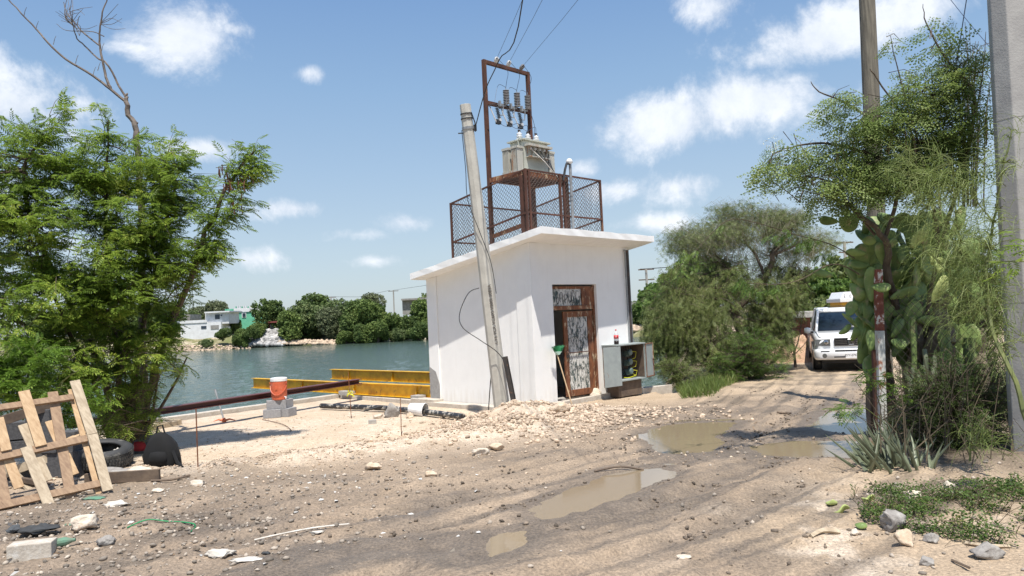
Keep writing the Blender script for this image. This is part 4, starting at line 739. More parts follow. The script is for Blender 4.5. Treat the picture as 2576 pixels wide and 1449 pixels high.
for k in range(3): wire([CT[k]+UP*-.02, CT[k]*.6+BT[k]*.4+UP*-.02, BT[k]*.96+CT[k]*.04+UP*.15, BT[k]], .006, 'blue wire from the %s cutout down to its transformer bushing' % ins[k], group='drop wires')
wire([AR[2]+UP*-.4+B*.06, AR[2]+UP*-.8+B*.2, AR[2]+UP*-1.15+B*.1], .006, 'short blue wire hanging beside the right tower post')
# ---- chain link fence on the roof
cf = thing('roof_fence', W(.18, B0, rz(.18)), 'rusty chain link cage around the transformer stand on the roof', 'fence')
FA0, FA1, FB0, FB1 = .16, 2.66, .16, 2.74
ft = lambda a: rz(a)+1.50
cor = [(FA0, FB0), (FA1, FB0), (FA1, FB1), (FA0, FB1)]
def fpost(a, b_, z1=None, s_=.045): w = M(); w.box(W(a, b_, (rz(a)-.02+(z1 or ft(a)))/2), (s_, s_, (z1 or ft(a))-rz(a)+.02), ax3); w.ob('post', 'rust', cf)
for a_, b_ in cor: fpost(a_, b_)
for b_ in (.26, 1.27, 1.40): fpost(FA0, b_, s_=.05)
for i in range(4):
    (a0, b0_), (a1, b1_) = cor[i], cor[(i+1) % 4]
    for f_ in (0, .62):
        w = M(); w.bar(W(a0, b0_, ft(a0)-f_*1.5-.02), W(a1, b1_, ft(a1)-f_*1.5-.02), .035, .035); w.ob('rail', 'rust', cf)
    ln_ = math.hypot(a1-a0, b1_-b0_); p = .095; hh = 1.42; nl = int(ln_/p)+1; w = M()
    def pt(s_, h_): t_ = s_/ln_; a_ = a0+(a1-a0)*t_; b_ = b0_+(b1_-b0_)*t_; return W(a_, b_, rz(a_)+.04+h_)
    for sg in (1, -1):
        for k in range(-int(hh/p)-1, nl+int(hh/p)+1):
            s0 = k*p; pts = []
            lo_h, hi_h = 0, hh; sA = s0; sB = s0+sg*hh
            h0, h1 = 0, hh
            if sg > 0:
                if s0 < 0: h0 = -s0
                if s0+hh > ln_: h1 = ln_-s0
            else:
                if s0 > ln_: h0 = s0-ln_
                if s0-hh < 0: h1 = s0
            if h1-h0 < .05: continue
            w.tube([pt(s0+sg*h0, h0), pt(s0+sg*h1, h1)], .0048, 3, False)
    w.ob('chain_link', 'wire_mesh', cf)
for k, (a_, b_) in enumerate([]): pass
# ================================================================= LEANING POLE
lp0 = PY(1266, 1052, 14.85); lp1 = PY(1170, 263, 14.35); ld = (lp1-lp0)/np.linalg.norm(lp1-lp0)
lp = thing('leaning_concrete_pole', lp0, 'leaning pale octagonal concrete pole in front of the white pump house', 'utility pole')
w = M(); k_ = 14; w.tube([lp0-ld*.5+(lp1-lp0+ld*.5)*i/k_ for i in range(k_+1)], [.165-.058*i/k_ for i in range(k_+1)], 8); w.ob('shaft', 'pole_concrete', lp, bevel=.006)
def onp(f): return lp0+(lp1-lp0)*f
rad = lambda f: .165-.058*f
for f_, m_, h_ in ((.925, 'galv', .05), (.955, 'cable', .02), (.97, 'cable', .02)): w = M(); w.tube([onp(f_)-ld*h_/2, onp(f_)+ld*h_/2], rad(f_)+.012, 10); w.ob('band', m_, lp)
w = M(); w.box(onp(.925)+np.array([.14, -.02, .0]), (.06, .03, .12)); w.box(onp(.915)+np.array([-.15, -.02, -.03]), (.1, .02, .02)); w.tube([onp(.97)+np.array([.1, -.05, .02]), onp(.94)+np.array([.15, -.05, 0]), onp(.92)+np.array([.14, -.04, -.05])], .012, 5); w.ob('clamp', 'cable', lp)
tx = PY(1243.5, 790, 14.52); cdir = CAM-tx; cdir[2] = 0; cdir /= np.linalg.norm(cdir); rgt = np.cross(ld, cdir); 
ax_c = onp((tx[2]-lp0[2])/(lp1[2]-lp0[2])); tx = ax_c-cdir*(-.137)+rgt*(-.0)
rgt = np.cross(UP, cdir) ; rgt = -rgt if rgt[0] < 0 else rgt
text_part('lettering', 'CFE PCR VC600 V200I 10E5A', .094, tx+rgt*.045, ld, -rgt, 'ink', lp, .003)
w = M(); c0 = PY(1270, 897, 14.62); c1 = PY(1300, 1050, 14.62); dch = (c1-c0)/np.linalg.norm(c1-c0); w.bar(c0, c1, .10, .008, up=cdir); s_ = np.cross(dch, cdir); w.bar(c0+s_*.05+cdir*.02, c1+s_*.05+cdir*.02, .008, .04, up=cdir); w.bar(c0-s_*.05+cdir*.02, c1-s_*.05+cdir*.02, .008, .04, up=cdir)
tag(w.ob('steel_channel', 'dark_steel'), 'short rusty steel channel leaning against the foot of the concrete pole', 'steel channel')
wire([onp(.93)+np.array([.15, 0, 0]), PY(1222, 225, 13.2), PY(1255, 152, 12.4), PY(1316, -8, 10.8), PY(1316, -8, 10.8)+np.array([.6, -4, 4])], .010, 'thick black cable from the leaning pole top up across the tower', 'cable', nm='guy_cable')
wire([onp(.42)+np.array([-.16, -.06, 0]), PY(1178, 738, 14.6), PY(1156, 790, 14.6), PY(1165, 825, 14.5), PY(1210, 857, 14.5), PY(1250, 885, 14.5), PY(1270, 915, 14.45), PY(1278, 960, 14.45)], .008, 'slack grey cable looping out beside the leaning pole', 'cable', nm='loose_cable')
wire([onp(.92)+np.array([-.125, 0, 0]), onp(.8)+np.array([-.14, -.03, 0]), onp(.7)+np.array([-.17, -.08, 0]), onp(.6)+np.array([-.02, -.17, 0]), onp(.5)+np.array([.13, -.12, 0]), onp(.4)+np.array([.16, -.05, 0])], .007, 'dark cable wound around the upper leaning pole', 'cable', nm='loose_cable')
wire([PY(1240, 905, 14.9), PY(1234, 960, 14.9), PY(1228, 1045, 14.9)], .010, 'straight dark cable dropping to the ground left of the leaning pole', 'cable', nm='loose_cable')
# ================================================================= BEAMS
def ibeam(p, q, h, wd, m, label, name='i_beam', stiff=()):
    p = np.array(p); q = np.array(q); d = (q-p)/np.linalg.norm(q-p); s_ = np.cross(d, UP); s_ /= np.linalg.norm(s_)
    t_ = thing(name, (p+q)/2-UP*h/2, label, 'steel beam'); w = M(); w.bar(p, q, .012, h-.03); w.ob('web', m, t_)
    for z_ in (h/2-.008, -h/2+.008): w = M(); w.bar(p+UP*z_, q+UP*z_, wd, .016); w.ob('flange', m, t_)
    for f_ in stiff:
        c = p+(q-p)*f_; w = M()
        for sg in (1, -1): w.prism([c+s_*sg*.007-UP*(h/2-.016), c+s_*sg*wd*.48-UP*(h/2-.016), c+s_*sg*.02+UP*(h/2-.018), c+s_*sg*.007+UP*(h/2-.018)], d*.012)
        w.ob('stiffener', m, t_)
    return t_
pb = W(0, -.22); e0 = PP(1084, 987, pb, B); e1 = PP(638, 966.5, pb, B); zz = (e0[2]+e1[2])/2
e0 = PP(1086, 987, W(0, .06), B); e1 = PP(638, 966.5, W(0, -.2), B); e0[2] = e1[2] = zz
ibeam(e0, e1, .32, .17, 'yellow', 'longer yellow painted steel beam nearest the camera, lying on the kerb', stiff=(.06, .36, .66))
pb = W(0, 1.75); g0 = PP(1090, 949, pb, B); g1 = PP(835, 942, pb, B); g0[2] = g1[2] = (g0[2]+g1[2])/2
ibeam(W(3.3, 1.75, g1[2])*[1, 1, 0]+UP*g1[2], g1, .32, .17, 'yellow', 'shorter yellow painted steel beam behind, over the water', stiff=(.12, .55, .86))
print('beams', e0, e1, g0, g1)
br1 = PP(903, 959, W(0, -.25), B); br0 = PY(377, 1038, 14.9); br0 = br0+(br0-br1)/np.linalg.norm(br0-br1)*1.6
br1[2] = e0[2]+.16+.065
ibeam(br0, br1, .125, .22, 'brown_steel', 'long dark red steel beam slanting from the tree to the yellow beams', name='steel_beam')
w = M(); w.box(W(7.0, -.12, .16), (.5, .3, .12), ax3); w.box(W(3.9, -.1, .16), (.3, .25, .12), ax3)
tag(w.ob('packing_block', 'concrete', bevel=.01), 'low concrete packing under the near yellow beam', 'block')
# far small platform behind beams
w = M(); w.bar(W(3.5, .5, g1[2]-.1), W(3.9, 1.6, g1[2]-.1), .5, .02); 
# ---- cooler on blocks
def cblock(c, ang, m='block', s_=(.39, .19, .19), label='', nm='concrete_block', tilt=None):
    ca_, sa_ = math.cos(ang), math.sin(ang); x_ = np.array([ca_, sa_, 0]); y_ = np.array([-sa_, ca_, 0]); z_ = UP
    if tilt is not None: z_ = UP+x_*tilt; z_ /= np.linalg.norm(z_); x_ = x_-z_*np.dot(x_, z_); x_ /= np.linalg.norm(x_)
    c = np.array(c, float)+z_*s_[2]/2; w = M(); w.box(c, s_, [x_, y_, z_]); o = w.ob(nm, m, bevel=.008); 
    return tag(o, label, 'block', 'concrete blocks under the cooler' if 'cooler' in label else None)
cp = PZ(693, 1052, .0); cp[2] = 0; hz = Hs(cp[0], cp[1]+.15)
cblock(cp+[-.10, .12, hz], R(8), label='lower left grey concrete block carrying the cooler blocks'); cblock(cp+[.22, .28, hz], R(75), s_=(.36, .19, .19), label='lower right grey concrete block carrying the cooler blocks')
cblock(cp+[-.10, .20, hz+.195], R(20), s_=(.30, .19, .19), label='upper left grey concrete block right under the orange cooler'); cblock(cp+[.15, .32, hz+.195], R(78), s_=(.36, .18, .19), label='upper right grey concrete block right under the orange cooler')
cb = cp+np.array([.02, .26, hz+.387]); ck = thing('water_cooler', cb, 'worn orange drinks cooler with white lid on stacked concrete blocks', 'cooler')
w = M(); w.lathe([(.155, 0), (.165, .02), (.175, .12), (.178, .36), (.18, .42)], cb, n=28); w.ob('barrel', 'cooler', ck, smooth=False)
w = M(); w.lathe([(.182, .42), (.188, .43), (.188, .485), (.17, .50), (.10, .51), (.02, .505)], cb, n=28); w.ob('lid', 'plastic_white', ck)
w = M(); th = np.linspace(math.pi*1.02, math.pi*1.98, 14); w.tube([cb+UP*.38+np.array([math.cos(t_)*.19, -abs(math.sin(t_))*.19-.01*0, math.sin(t_)*.26*1.0+.0])*np.array([1, 1, 1]) for t_ in th], .008, 6); w.ob('handle', 'cooler', ck)
w = M(); w.box(cb+np.array([-.18, -.03, .38]), (.03, .05, .05)); w.box(cb+np.array([.18, -.03, .38]), (.03, .05, .05)); w.ob('handle_lug', 'cooler', ck, bevel=.006)
w = M(); w.box(cb+np.array([-.01, -.178, .27]), (.05, .02, .08)); w.ob('latch', 'cooler', ck, bevel=.005); w = M(); w.tube([cb+np.array([.15, -.10, .07]), cb+np.array([.20, -.15, .07]), cb+np.array([.20, -.16, .03])], .012, 6); w.ob('tap', 'plastic_white', ck)
# ---- pickaxe
pk = Z0 = PZ(564, 1062, 0); pk[2] = Hs(pk[0], pk[1])+.03; pt_ = thing('pickaxe', pk, 'pickaxe with orange head standing upside down on the sandy pad', 'pickaxe')
top = PY(541, 981, pk[1]+.15); w = M(); w.tube([pk, pk*.5+top*.5, top, top+(top-pk)*.02], [.022, .017, .024, .027], 8); w.ob('handle', 'galv', pt_)
w = M(); w.tube([pk+[-.24, .0, -.0], pk+[-.12, 0, .035], pk, pk+[.12, 0, .035], pk+[.25, 0, .0]], [.006, .018, .034, .02, .008], 6); w.lathe([(.04, -.03), (.05, .02), (.035, .06)], pk, axis=(top-pk), n=8); w.ob('head', 'orange_paint', pt_)
# ---- stakes, rod, pipe, bucket
def stake(px, py, px2, py2, label, m='rust_bright'):
    p = G(px, py); q_ = PY(px2, py2, p[1]); w = M(); w.tube([p-UP*.05, q_], .0075, 6); o = w.ob('rebar_stake', m, origin=p); return tag(o, label, 'stake', 'rebar stakes set out on the pad'), q_
stake(498, 1172, 493, 1028, 'tall thin rebar stake between the black backpack and the cooler'); o, q_ = stake(884, 1053, 876, 936, 'rebar stake with a yellow tape bow near the yellow beams'); stake(1010, 1097, 1007, 1001, 'short rebar stake standing at the edge of the shallow pit')
p = G(884, 1053); z_ = PY(880, 991, p[1]); w = M()
for dx_, dz_ in ((-.06, -.05), (.07, .01), (.10, -.07), (-.05, .03)): w.tube([z_, z_+np.array([dx_*.6, -.02, dz_+.05]), z_+np.array([dx_, -.01, dz_])], [.012, .018, .008], 4)
tag(w.ob('tape_bow', 'yellow_tape', origin=z_), 'yellow tape tied round the middle stake', 'tape')
wire([G(660, 1057, .015), G(700, 1067, .02), G(722, 1075, .02), G(734, 1086, .015)], .007, 'bent thin rod lying on the sandy pad below the cooler', 'rust', nm='bent_rod')
pp_ = [G(808, 1021, .065), G(880, 1022, .07), G(960, 1030, .07), G(1060, 1037, .07), G(1150, 1050, .06)]
pp_ = [PZ(808, 1021, .09), PZ(960, 1026, .09), PZ(1055, 1034, .09), PZ(1165, 1048, .09)]
w = M(); w.tube(pp_, .062, 12); bp_ = thing('drain_pipe', pp_[1]*[1, 1, 0], 'long black plastic pipe smeared with cement in front of the kerb', 'pipe'); w.ob('pipe', 'pipe_black', bp_, smooth=False); w = M(); w.tube([pp_[1]+[-.4, -.05, -.05], pp_[1]+[-.15, -.12, .02], pp_[1]+[.05, -.1, .05]], .02, 5); w.ob('strap', 'cloth_dark', bp_)
bk_ = PZ(1050, 1030, .14); ba = np.array([.92, -.36, -.10]); ba /= np.linalg.norm(ba); bu = thing('plastic_bucket', bk_-UP*.14, 'white plastic bucket lying on its side by the white wall', 'bucket')
w = M(); w.lathe([(.12, -.17), (.15, .16), (.158, .17), (.158, .19), (.145, .19), (.143, .16), (.115, -.14)], bk_, axis=ba, n=22); w.ob('pail', 'plastic_white', bu, smooth=False)
tag(cblock([G(937, 1066)[0], G(937, 1066)[1], G(937, 1066)[2]-.02], .2, 'concrete', (.16, .12, .10), 'x', 'pipe_stub'), 'short grey pipe stub wedged beside the cream slab', 'pipe')
# small ground pallet near the kerb
pl = thing('ground_pallet', G(395, 1080), 'pale wooden pallet lying flat on the sand by the kerb', 'pallet'); pa = G(335, 1092); pc = G(455, 1068); d = (pc-pa); d[2] = 0; ld_ = np.linalg.norm(d); d /= ld_; n_ = np.array([-d[1], d[0], 0])
for k in range(3): w = M(); w.bar(pa+n_*.35*k+UP*.05, pa+d*ld_+n_*.35*k+UP*.05, .05, .09); w.ob('stringer', 'wood_old', pl)
for k in range(5): w = M(); w.bar(pa+d*(ld_*k/4*.96+.04)-n_*.02+UP*.105, pa+d*(ld_*k/4*.96+.04)+n_*.74+UP*.105, .10, .02); w.ob('slat', 'wood_old', pl)
# ================================================================= LEANING PALLET (foreground)
def q8(x, y): return (x*.2604, 943.3+y*.2604)
pr_ = PZ(*q8(1040, 1150), .36); pl_ = PZ(*q8(0, 1330), .36); ptop = PY(*q8(715, 65), pr_[1]+.42)
pn = np.cross(pl_-pr_, ptop-pr_); pn /= np.linalg.norm(pn); pn = -pn if pn[1] > 0 else pn       # faces the camera
wp = thing('broken_pallet', pr_, 'broken wooden pallet propped on edge at the left verge', 'pallet')
def plank(p8a, p8b, wd, th_, off, m, nm, parent=None):
    a = PP(*q8(*p8a), pr_, pn)+pn*off; b_ = PP(*q8(*p8b), pr_, pn)+pn*off; w = M(); w.bar(a, b_, wd, th_, up=pn); return w.ob(nm, m, parent or wp, bevel=.003)
plank((-260, 355), (705, 215), .065, .045, 0, 'wood_brown', 'rail'); plank((-260, 850), (840, 615), .075, .045, 0, 'wood_brown', 'rail'); plank((-260, 1325), (968, 1048), .075, .045, 0, 'wood_brown', 'rail')
plank((716, 70), (885, 585), .100, .02, .034, 'wood_old', 'slat'); plank((886, 588), (1035, 1130), .100, .02, .034, 'wood_old', 'slat'); plank((685, 125), (968, 1165), .055, .02, -.034, 'wood_new', 'slat')
plank((225, 170), (393, 700), .105, .02, .034, 'wood_new', 'slat'); plank((513, 150), (705, 1250), .098, .02, -.034, 'wood_brown', 'slat'); plank((488, 420), (725, 945), .095, .02, -.056, 'wood_new', 'slat')
plank((222, 465), (468, 1010), .09, .02, -.034, 'wood_old', 'slat'); plank((243, 710), (472, 1278), .10, .02, .034, 'wood_old', 'slat'); plank((-20, 430), (60, 745), .09, .02, .034, 'wood_new', 'slat'); plank((-5, 560), (190, 1080), .09, .02, -.034, 'wood_new', 'slat'); plank((-60, 620), (80, 1370), .10, .02, -.034, 'wood_brown', 'slat')
# stack behind the pallet
def loosep(pa8, pb8, y0, y1, wd, th_, m, label, px=False):
    a = PY(*(pa8 if px else q8(*pa8)), y0); b_ = PY(*(pb8 if px else q8(*pb8)), y1); w = M(); w.bar(a, b_, wd, th_); return tag(w.ob('loose_plank', m, bevel=.004), label, 'plank')
pq0 = G(215, 1222); pq1 = G(402, 1208); w = M(); w.bar(pq0+UP*.07, pq1+UP*.06, .05, .12); tag(w.ob('loose_plank', 'wood_dark', bevel=.004), 'long dark brown plank poking out right from behind the pallet', 'plank')
loosep((-100, 480), (500, 290), 8.3, 8.7, .03, .11, 'wood_dark', 'dark warped plank across the upper back of the pallet')
loosep((200, 1010), (620, 1090), 8.3, 8.5, .10, .05, 'wood_dark', 'dark short plank low behind the pallet')
loosep((-60, 760), (300, 1110), 8.4, 8.3, .09, .03, 'wood_old', 'worn pale plank crossing low behind the left slats')
loosep((30, 960), (560, 770), 8.6, 8.7, .03, .10, 'wood_old', 'worn plank rising behind the middle of the pallet')
loosep((640, 640), (830, 550), 8.4, 8.9, .08, .03, 'wood_new', 'fresh pale board tip behind the right slats')
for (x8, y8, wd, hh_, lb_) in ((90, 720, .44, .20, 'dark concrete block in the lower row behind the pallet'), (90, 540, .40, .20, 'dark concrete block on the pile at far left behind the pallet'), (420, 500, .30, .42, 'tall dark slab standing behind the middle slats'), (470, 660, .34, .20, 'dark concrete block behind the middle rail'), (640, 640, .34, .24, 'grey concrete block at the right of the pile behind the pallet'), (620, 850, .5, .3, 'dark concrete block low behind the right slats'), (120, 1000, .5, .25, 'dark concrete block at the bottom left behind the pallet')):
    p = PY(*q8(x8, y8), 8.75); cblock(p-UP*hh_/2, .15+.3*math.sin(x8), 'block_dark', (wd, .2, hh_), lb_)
# tyre
tp = PY(258, 1144, 9.0); ty = thing('old_tyre', tp-UP*.12, 'dusty old car tyre lying behind the pallet with a rag on it', 'tyre'); tax = np.array([.12, -.14, .98]); tax /= np.linalg.norm(tax)
w = M(); w.lathe([(.19, -.08), (.20, -.10), (.27, -.115), (.315, -.09), (.325, -.05), (.325, .05), (.315, .09), (.27, .115), (.20, .10), (.19, .08), (.21, .06), (.28, .05), (.28, -.05), (.21, -.06), (.19, -.08)], tp, axis=tax, n=40); w.ob('carcass', 'rubber', ty, smooth=True)
w = M(); a_ = np.cross(tax, [1, 0, 0]); a_ /= np.linalg.norm(a_); b_ = np.cross(tax, a_)
for k in range(60):
    t_ = k*2*math.pi/60; rd = a_*math.cos(t_)+b_*math.sin(t_); tn = -a_*math.sin(t_)+b_*math.cos(t_)
    for z_ in (-.06, -.02, .02, .06): w.box(tp+rd*.328+tax*z_+tn*.008*(z_ > 0), (.010, .022, .030), [rd, tn, tax])
w.ob('tread', 'rubber', ty)
def rag(px, py, wpx, m, label, nm='rag', hf=.25, seed=1, at_=None, cat_='cloth', asp=.7, ang=0.):
    p = G(px, py) if at_ is None else np.array(at_); r_ = wpx/FP*p[1]/2; v = R2[seed % 8].copy(); ph_ = seed*2.1
    nn = .5+.5*np.sin(v[:, 0]*9+ph_+2*np.sin(v[:, 1]*5))*np.cos(v[:, 1]*8+ph_); v = v*np.stack([.75+.35*nn, .75+.3*np.roll(nn, 7), .5+.8*nn], 1)
    c_, s_ = math.cos(ang), math.sin(ang); v = v*np.array([r_, r_*asp, r_*hf]); v = v@np.array([[c_, s_, 0], [-s_, c_, 0], [0, 0, 1]])
    return tag(mkob(nm, v+p+UP*r_*hf*.5, RF2, MT[m], origin=p), label, cat_)
rg = PY(292, 1150, 9.0); rag(0, 0, 34, 'cloth_white', 'small off white rag draped over the tyre', seed=3, at_=rg, hf=1.1, asp=.3)
rag(556, 1402, 88, 'cloth_white', 'crumpled off white cloth lying left of the black scrap on the track', seed=2, hf=.42); rag(622, 1412, 84, 'cloth_white', 'flat off white cloth flap beside the crumpled one', seed=4, hf=.18, asp=.5)
rag(670, 1393, 28, 'cloth_dark', 'small black plastic scrap beside the white cloths', seed=5, hf=.5, cat_='litter', nm='plastic_scrap'); rag(800, 1347, 48, 'cloth_white', 'white rag on the thin cord in the middle foreground', seed=6, hf=.25, asp=.5)
rag(298, 1275, 84, 'cloth_white', 'crumpled white paper on the gravel right of the pallet', seed=7, hf=.3, nm='crumpled_paper', cat_='litter'); rag(100, 1345, 135, 'cloth_dark', 'dark torn cloth heap on the gravel above the concrete lump', seed=1, hf=.42)
rag(35, 1345, 50, 'fabric_grey', 'dark grey plastic bag piece at the left edge of the gravel', seed=3, hf=.7, nm='plastic_bag', cat_='litter'); rag(240, 1255, 70, 'green_tarp', 'green tarpaulin scrap under the foot of the pallet', seed=5, hf=.15, nm='tarp_scrap', cat_='litter'); rag(180, 1322, 60, 'green_tarp', 'flat green plastic sheet scrap beside the pale concrete lump', seed=8, hf=.10, nm='tarp_scrap', cat_='litter', asp=.35)
p = G(147, 1382); w = M(); w.lathe([(.028, -.10), (.034, -.09), (.034, .05), (.014, .10), (.014, .12)], p+UP*.03, axis=(1, .25, .1), n=12); tag(w.ob('dirty_bottle', 'green_tarp', smooth=False), 'dirty green bottle lying beside the concrete block', 'bottle')
p = G(82, 1402); cblock(p-UP*.03, .25, 'pale_concrete', (.30, .14, .13), 'broken pale concrete block at the bottom left corner', 'concrete_block')
wire([G(640, 1362, .012), G(700, 1352, .012), G(790, 1340, .02), G(878, 1318, .012)], .007, 'thin pale cord lying across the foreground mud', 'cloth_white', nm='cord')
wire([G(320, 1335, .012), G(370, 1318, .02), G(420, 1312, .014), G(470, 1322, .02), G(492, 1330, .03), G(480, 1345, .012)], .006, 'green plastic strap curled on the gravel', 'green_bristle', nm='plastic_strap')
wire([G(380, 1215, .02), G(430, 1214, .03), G(478, 1200, .02)], .012, 'brown stick lying on the verge right of the dark plank', 'wood_dark', nm='stick')
# backpacks
def pack(p, m, label, sx, h_, lean, m2=None):
    bp0 = thing('backpack', p, label, 'backpack'); vs = []; n = 18; prof = [(.92, 0), (1.03, .06), (1.05, .35), (.86, .65), (.60, .85), (.34, .96), (.08, 1.0)]
    w = M(); k = len(prof)
    for r_, z_ in prof:
        for j in range(n):
            t_ = 2*math.pi*j/n; cx_ = abs(math.cos(t_))**.7*math.copysign(1, math.cos(t_)); sy_ = abs(math.sin(t_))**.7*math.copysign(1, math.sin(t_)); wr_ = 1+.04*math.sin(5*t_+z_*9)
            vs.append(np.array(p)+np.array([cx_*r_*sx*wr_+lean*z_*h_, sy_*r_*.13*wr_, z_*h_]))
    w.add(vs, [(i*n+j, i*n+(j+1) % n, (i+1)*n+(j+1) % n, (i+1)*n+j) for i in range(k-1) for j in range(n)]+[tuple(range(n-1, -1, -1)), tuple((k-1)*n+j for j in range(n))]); w.ob('bag', m, bp0, smooth=True)
    tp_ = np.array(p)+np.array([lean*h_, 0, h_]); w = M(); w.tube([tp_+[-.05, 0, -.02], tp_+[-.03, 0, .07], tp_+[.03, 0, .08], tp_+[.055, 0, -.02]], .010, 6); w.ob('carry_loop', m, bp0)
    w = M(); w.lathe([(.02, -.02), (.11, -.01), (.12, .08), (.09, .14), (.01, .15)], np.array(p)+[-.0, -.11, .06], n=14, sx=1, sy=.5); w.ob('front_pocket', m2 or m, bp0, smooth=True)
    w = M(); w.tube([np.array(p)+[sx*.8, -.08, .2], np.array(p)+[sx*1.2, -.15, .08], np.array(p)+[sx*1.6, -.2, .02]], .02, 5); w.ob('strap', m, bp0)
p = G(400, 1172); p[1] += .1; pack([p[0], p[1], Hs(p[0], p[1])-.02], 'fabric_black', 'black backpack sitting on the sand beside the tree', .20, .42, -.05)
p = G(330, 1150); pack([p[0], p[1]+.4, Hs(p[0], p[1]+.4)], 'fabric_grey', 'grey and red backpack in the shade of the tree trunk', .16, .42, .1, 'fabric_red')
# ================================================================= RIGHT SIDE STREET FURNITURE
def cpole(name, pts, r0, r1, n, m, label, catg='utility pole'):
    a, b_ = np.array(pts[0]), np.array(pts[1]); w = M(); w.tube([a+(b_-a)*i/12 for i in range(13)], [r0+(r1-r0)*i/12 for i in range(13)], n); t_ = thing(name, a, label, catg); w.ob('shaft', m, t_, bevel=.01 if n == 8 else 0, smooth=n > 8); return t_
b0 = PY(2622, 1245, 7.8); b1 = PY(2541, 0, 7.8); b0[2] = min(b0[2], .3); dd = (b1-b0); b1 = b0+dd*1.9
cp_ = cpole('concrete_pole', (b0-dd*.02, b1), .27, .16, 8, 'grey_pole', 'thick grey octagonal concrete pole at the right edge'); 
for z_ in (.24, .47): c = b0+dd*z_*1.0*1.6; w = M(); w.tube([c-dd/np.linalg.norm(dd)*.004, c+dd/np.linalg.norm(dd)*.004], .27-.11*z_*1.6/1.9+.0015, 8); w.ob('mould_joint', 'concrete', cp_)
b0 = PY(2228, 1085, 12.4); b1 = PY(2181, 0, 12.4); dd = b1-b0; cpole('wooden_pole', (b0, b0+dd*1.35), .155, .115, 16, 'wood_pole', 'weathered wooden utility pole rising behind the cactus')
wire([PY(2432, -5, 9), PY(2400, 200, 9.3), PY(2370, 400, 9.6), PY(2330, 640, 9.9), PY(2320, 900, 10.2)], .007, 'thin guy wire slanting down through the right hand trees', 'cable_blue', nm='guy_wire')
wire([PY(2388, -5, 11), PY(2440, 60, 10.2), PY(2500, 130, 9)], .006, 'thin wire running to the right edge concrete pole', 'cable_blue', nm='service_wire')
fp0 = PY(2220, 1085, 9.2); fp1 = PY(2208.5, 678, 9.2); gp = thing('fence_post', fp0, 'square post with rust above and flaking white paint below', 'post'); mid = fp0+(fp1-fp0)*.62
MT['post_white'] = mat('post_white', (.66, .66, .63), (.5, .5, .48), .7, 9, c3=(.30, .12, .07), c3s=7, c3t=.56, c3w=.03, stretch=(1, 1, .6)); MT['post_rust'] = mat('post_rust', (.30, .10, .06), (.16, .05, .035), .8, 9, c3=(.66, .64, .6), c3s=9, c3t=.55, c3w=.02)
w = M(); w.bar(fp0, mid, .085, .085, up=(0, 1, 0)); w.ob('lower_shaft', 'post_white', gp, bevel=.006); w = M(); w.bar(mid, fp1, .083, .083, up=(0, 1, 0)); w.ob('upper_shaft', 'post_rust', gp, bevel=.006)
w = M(); w.bar(PY(2206, 1085, 9.25), PY(2199, 880, 9.25), .05, .05, up=(0, 1, 0)); tag(w.ob('old_post', 'rust'), 'thin rusty angle post just left of the painted square post', 'post')
w = M(); w.bar(PY(2196, 1085, 9.45), PY(2192, 930, 9.45), .10, .10, up=(0, 1, 0)); tag(w.ob('old_post', 'wood_dark', bevel=.01), 'short dark wooden stump behind the thin rusty post', 'post')
# chain link to the right of the post
w = M(); fa = fp0+[.06, 0, .1]; fb = np.array([5.9, 8.3, .45]); fd = fb-fa; fl = np.linalg.norm(fd[:2]); fdn = fd/fl; p_ = .085; hh = 1.25
for sg in (1, -1):
    for k in range(-int(hh/p_)-1, int((fl+hh)/p_)+1):
        s0 = k*p_; h0, h1 = 0, hh
        if sg > 0: h0 = max(0, -s0); h1 = min(hh, fl-s0)
        else: h0 = max(0, s0-fl); h1 = min(hh, s0)
        if h1-h0 < .06: continue
        zig = [fa+fdn*(s0+sg*h_)+UP*h_*1.25+np.array([0, .012*math.sin(h_*9+s0), 0]) for h_ in np.linspace(h0, h1, 6)]; w.tube(zig, .0028, 3, False)
tag(w.ob('chain_link_mesh', 'dark_steel'), 'dark chain link mesh stretched right from the painted square post', 'fence')
# ================================================================= PICKUP TRUCK
tl = np.array([9.72, 22.1, 0.]); tl = PZ(2146, 935, Hs(9.3, 21.6)); yaw = math.atan2(-.93, -.33)
fwd = np.array([math.cos(yaw), math.sin(yaw), 0]); lft = np.array([-fwd[1], fwd[0], 0]); TX = lambda x, y, z: tl+fwd*(x-.9)+lft*y+UP*z       # x from rear (-4.4) to nose (0.9)
tk = thing('pickup_truck', tl, 'white pickup truck parked facing the camera on the dirt road', 'pickup truck'); axt = [fwd, lft, UP]
def loft(secs, name, m, parent, smooth=True, cap=True, bevel=0):
    w = M(); n = len(secs[0][1]); vs = []
    for x, pr in secs:
        for y, z in pr: vs.append(TX(x, y, z))
    k = len(secs); fs = [(i*n+j, i*n+(j+1) % n, (i+1)*n+(j+1) % n, (i+1)*n+j) for i in range(k-1) for j in range(n)]
    if cap: fs += [tuple(range(n-1, -1, -1)), tuple((k-1)*n+j for j in range(n))]
    w.add(vs, fs); return w.ob(name, m, parent, smooth=smooth, bevel=bevel)
def rr_(hw, z0, z1, r_, crown=0., tumble=0.):
    P = []; 
    for (sx_, z_, a0) in ((1, z0, -90), (1, z1, 0), (-1, z1, 90), (-1, z0, 180)):
        for a in (0, 30, 60, 90):
            t_ = R(a0+a); cx_ = sx_*(hw-r_-(tumble if z_ == z1 else 0)); cz_ = z_+(r_ if z_ == z0 else -r_); P.append((cx_+r_*math.cos(t_), cz_+r_*math.sin(t_)+(crown if z_ == z1 else 0)*(1-(cx_/hw)**2)))
    return P
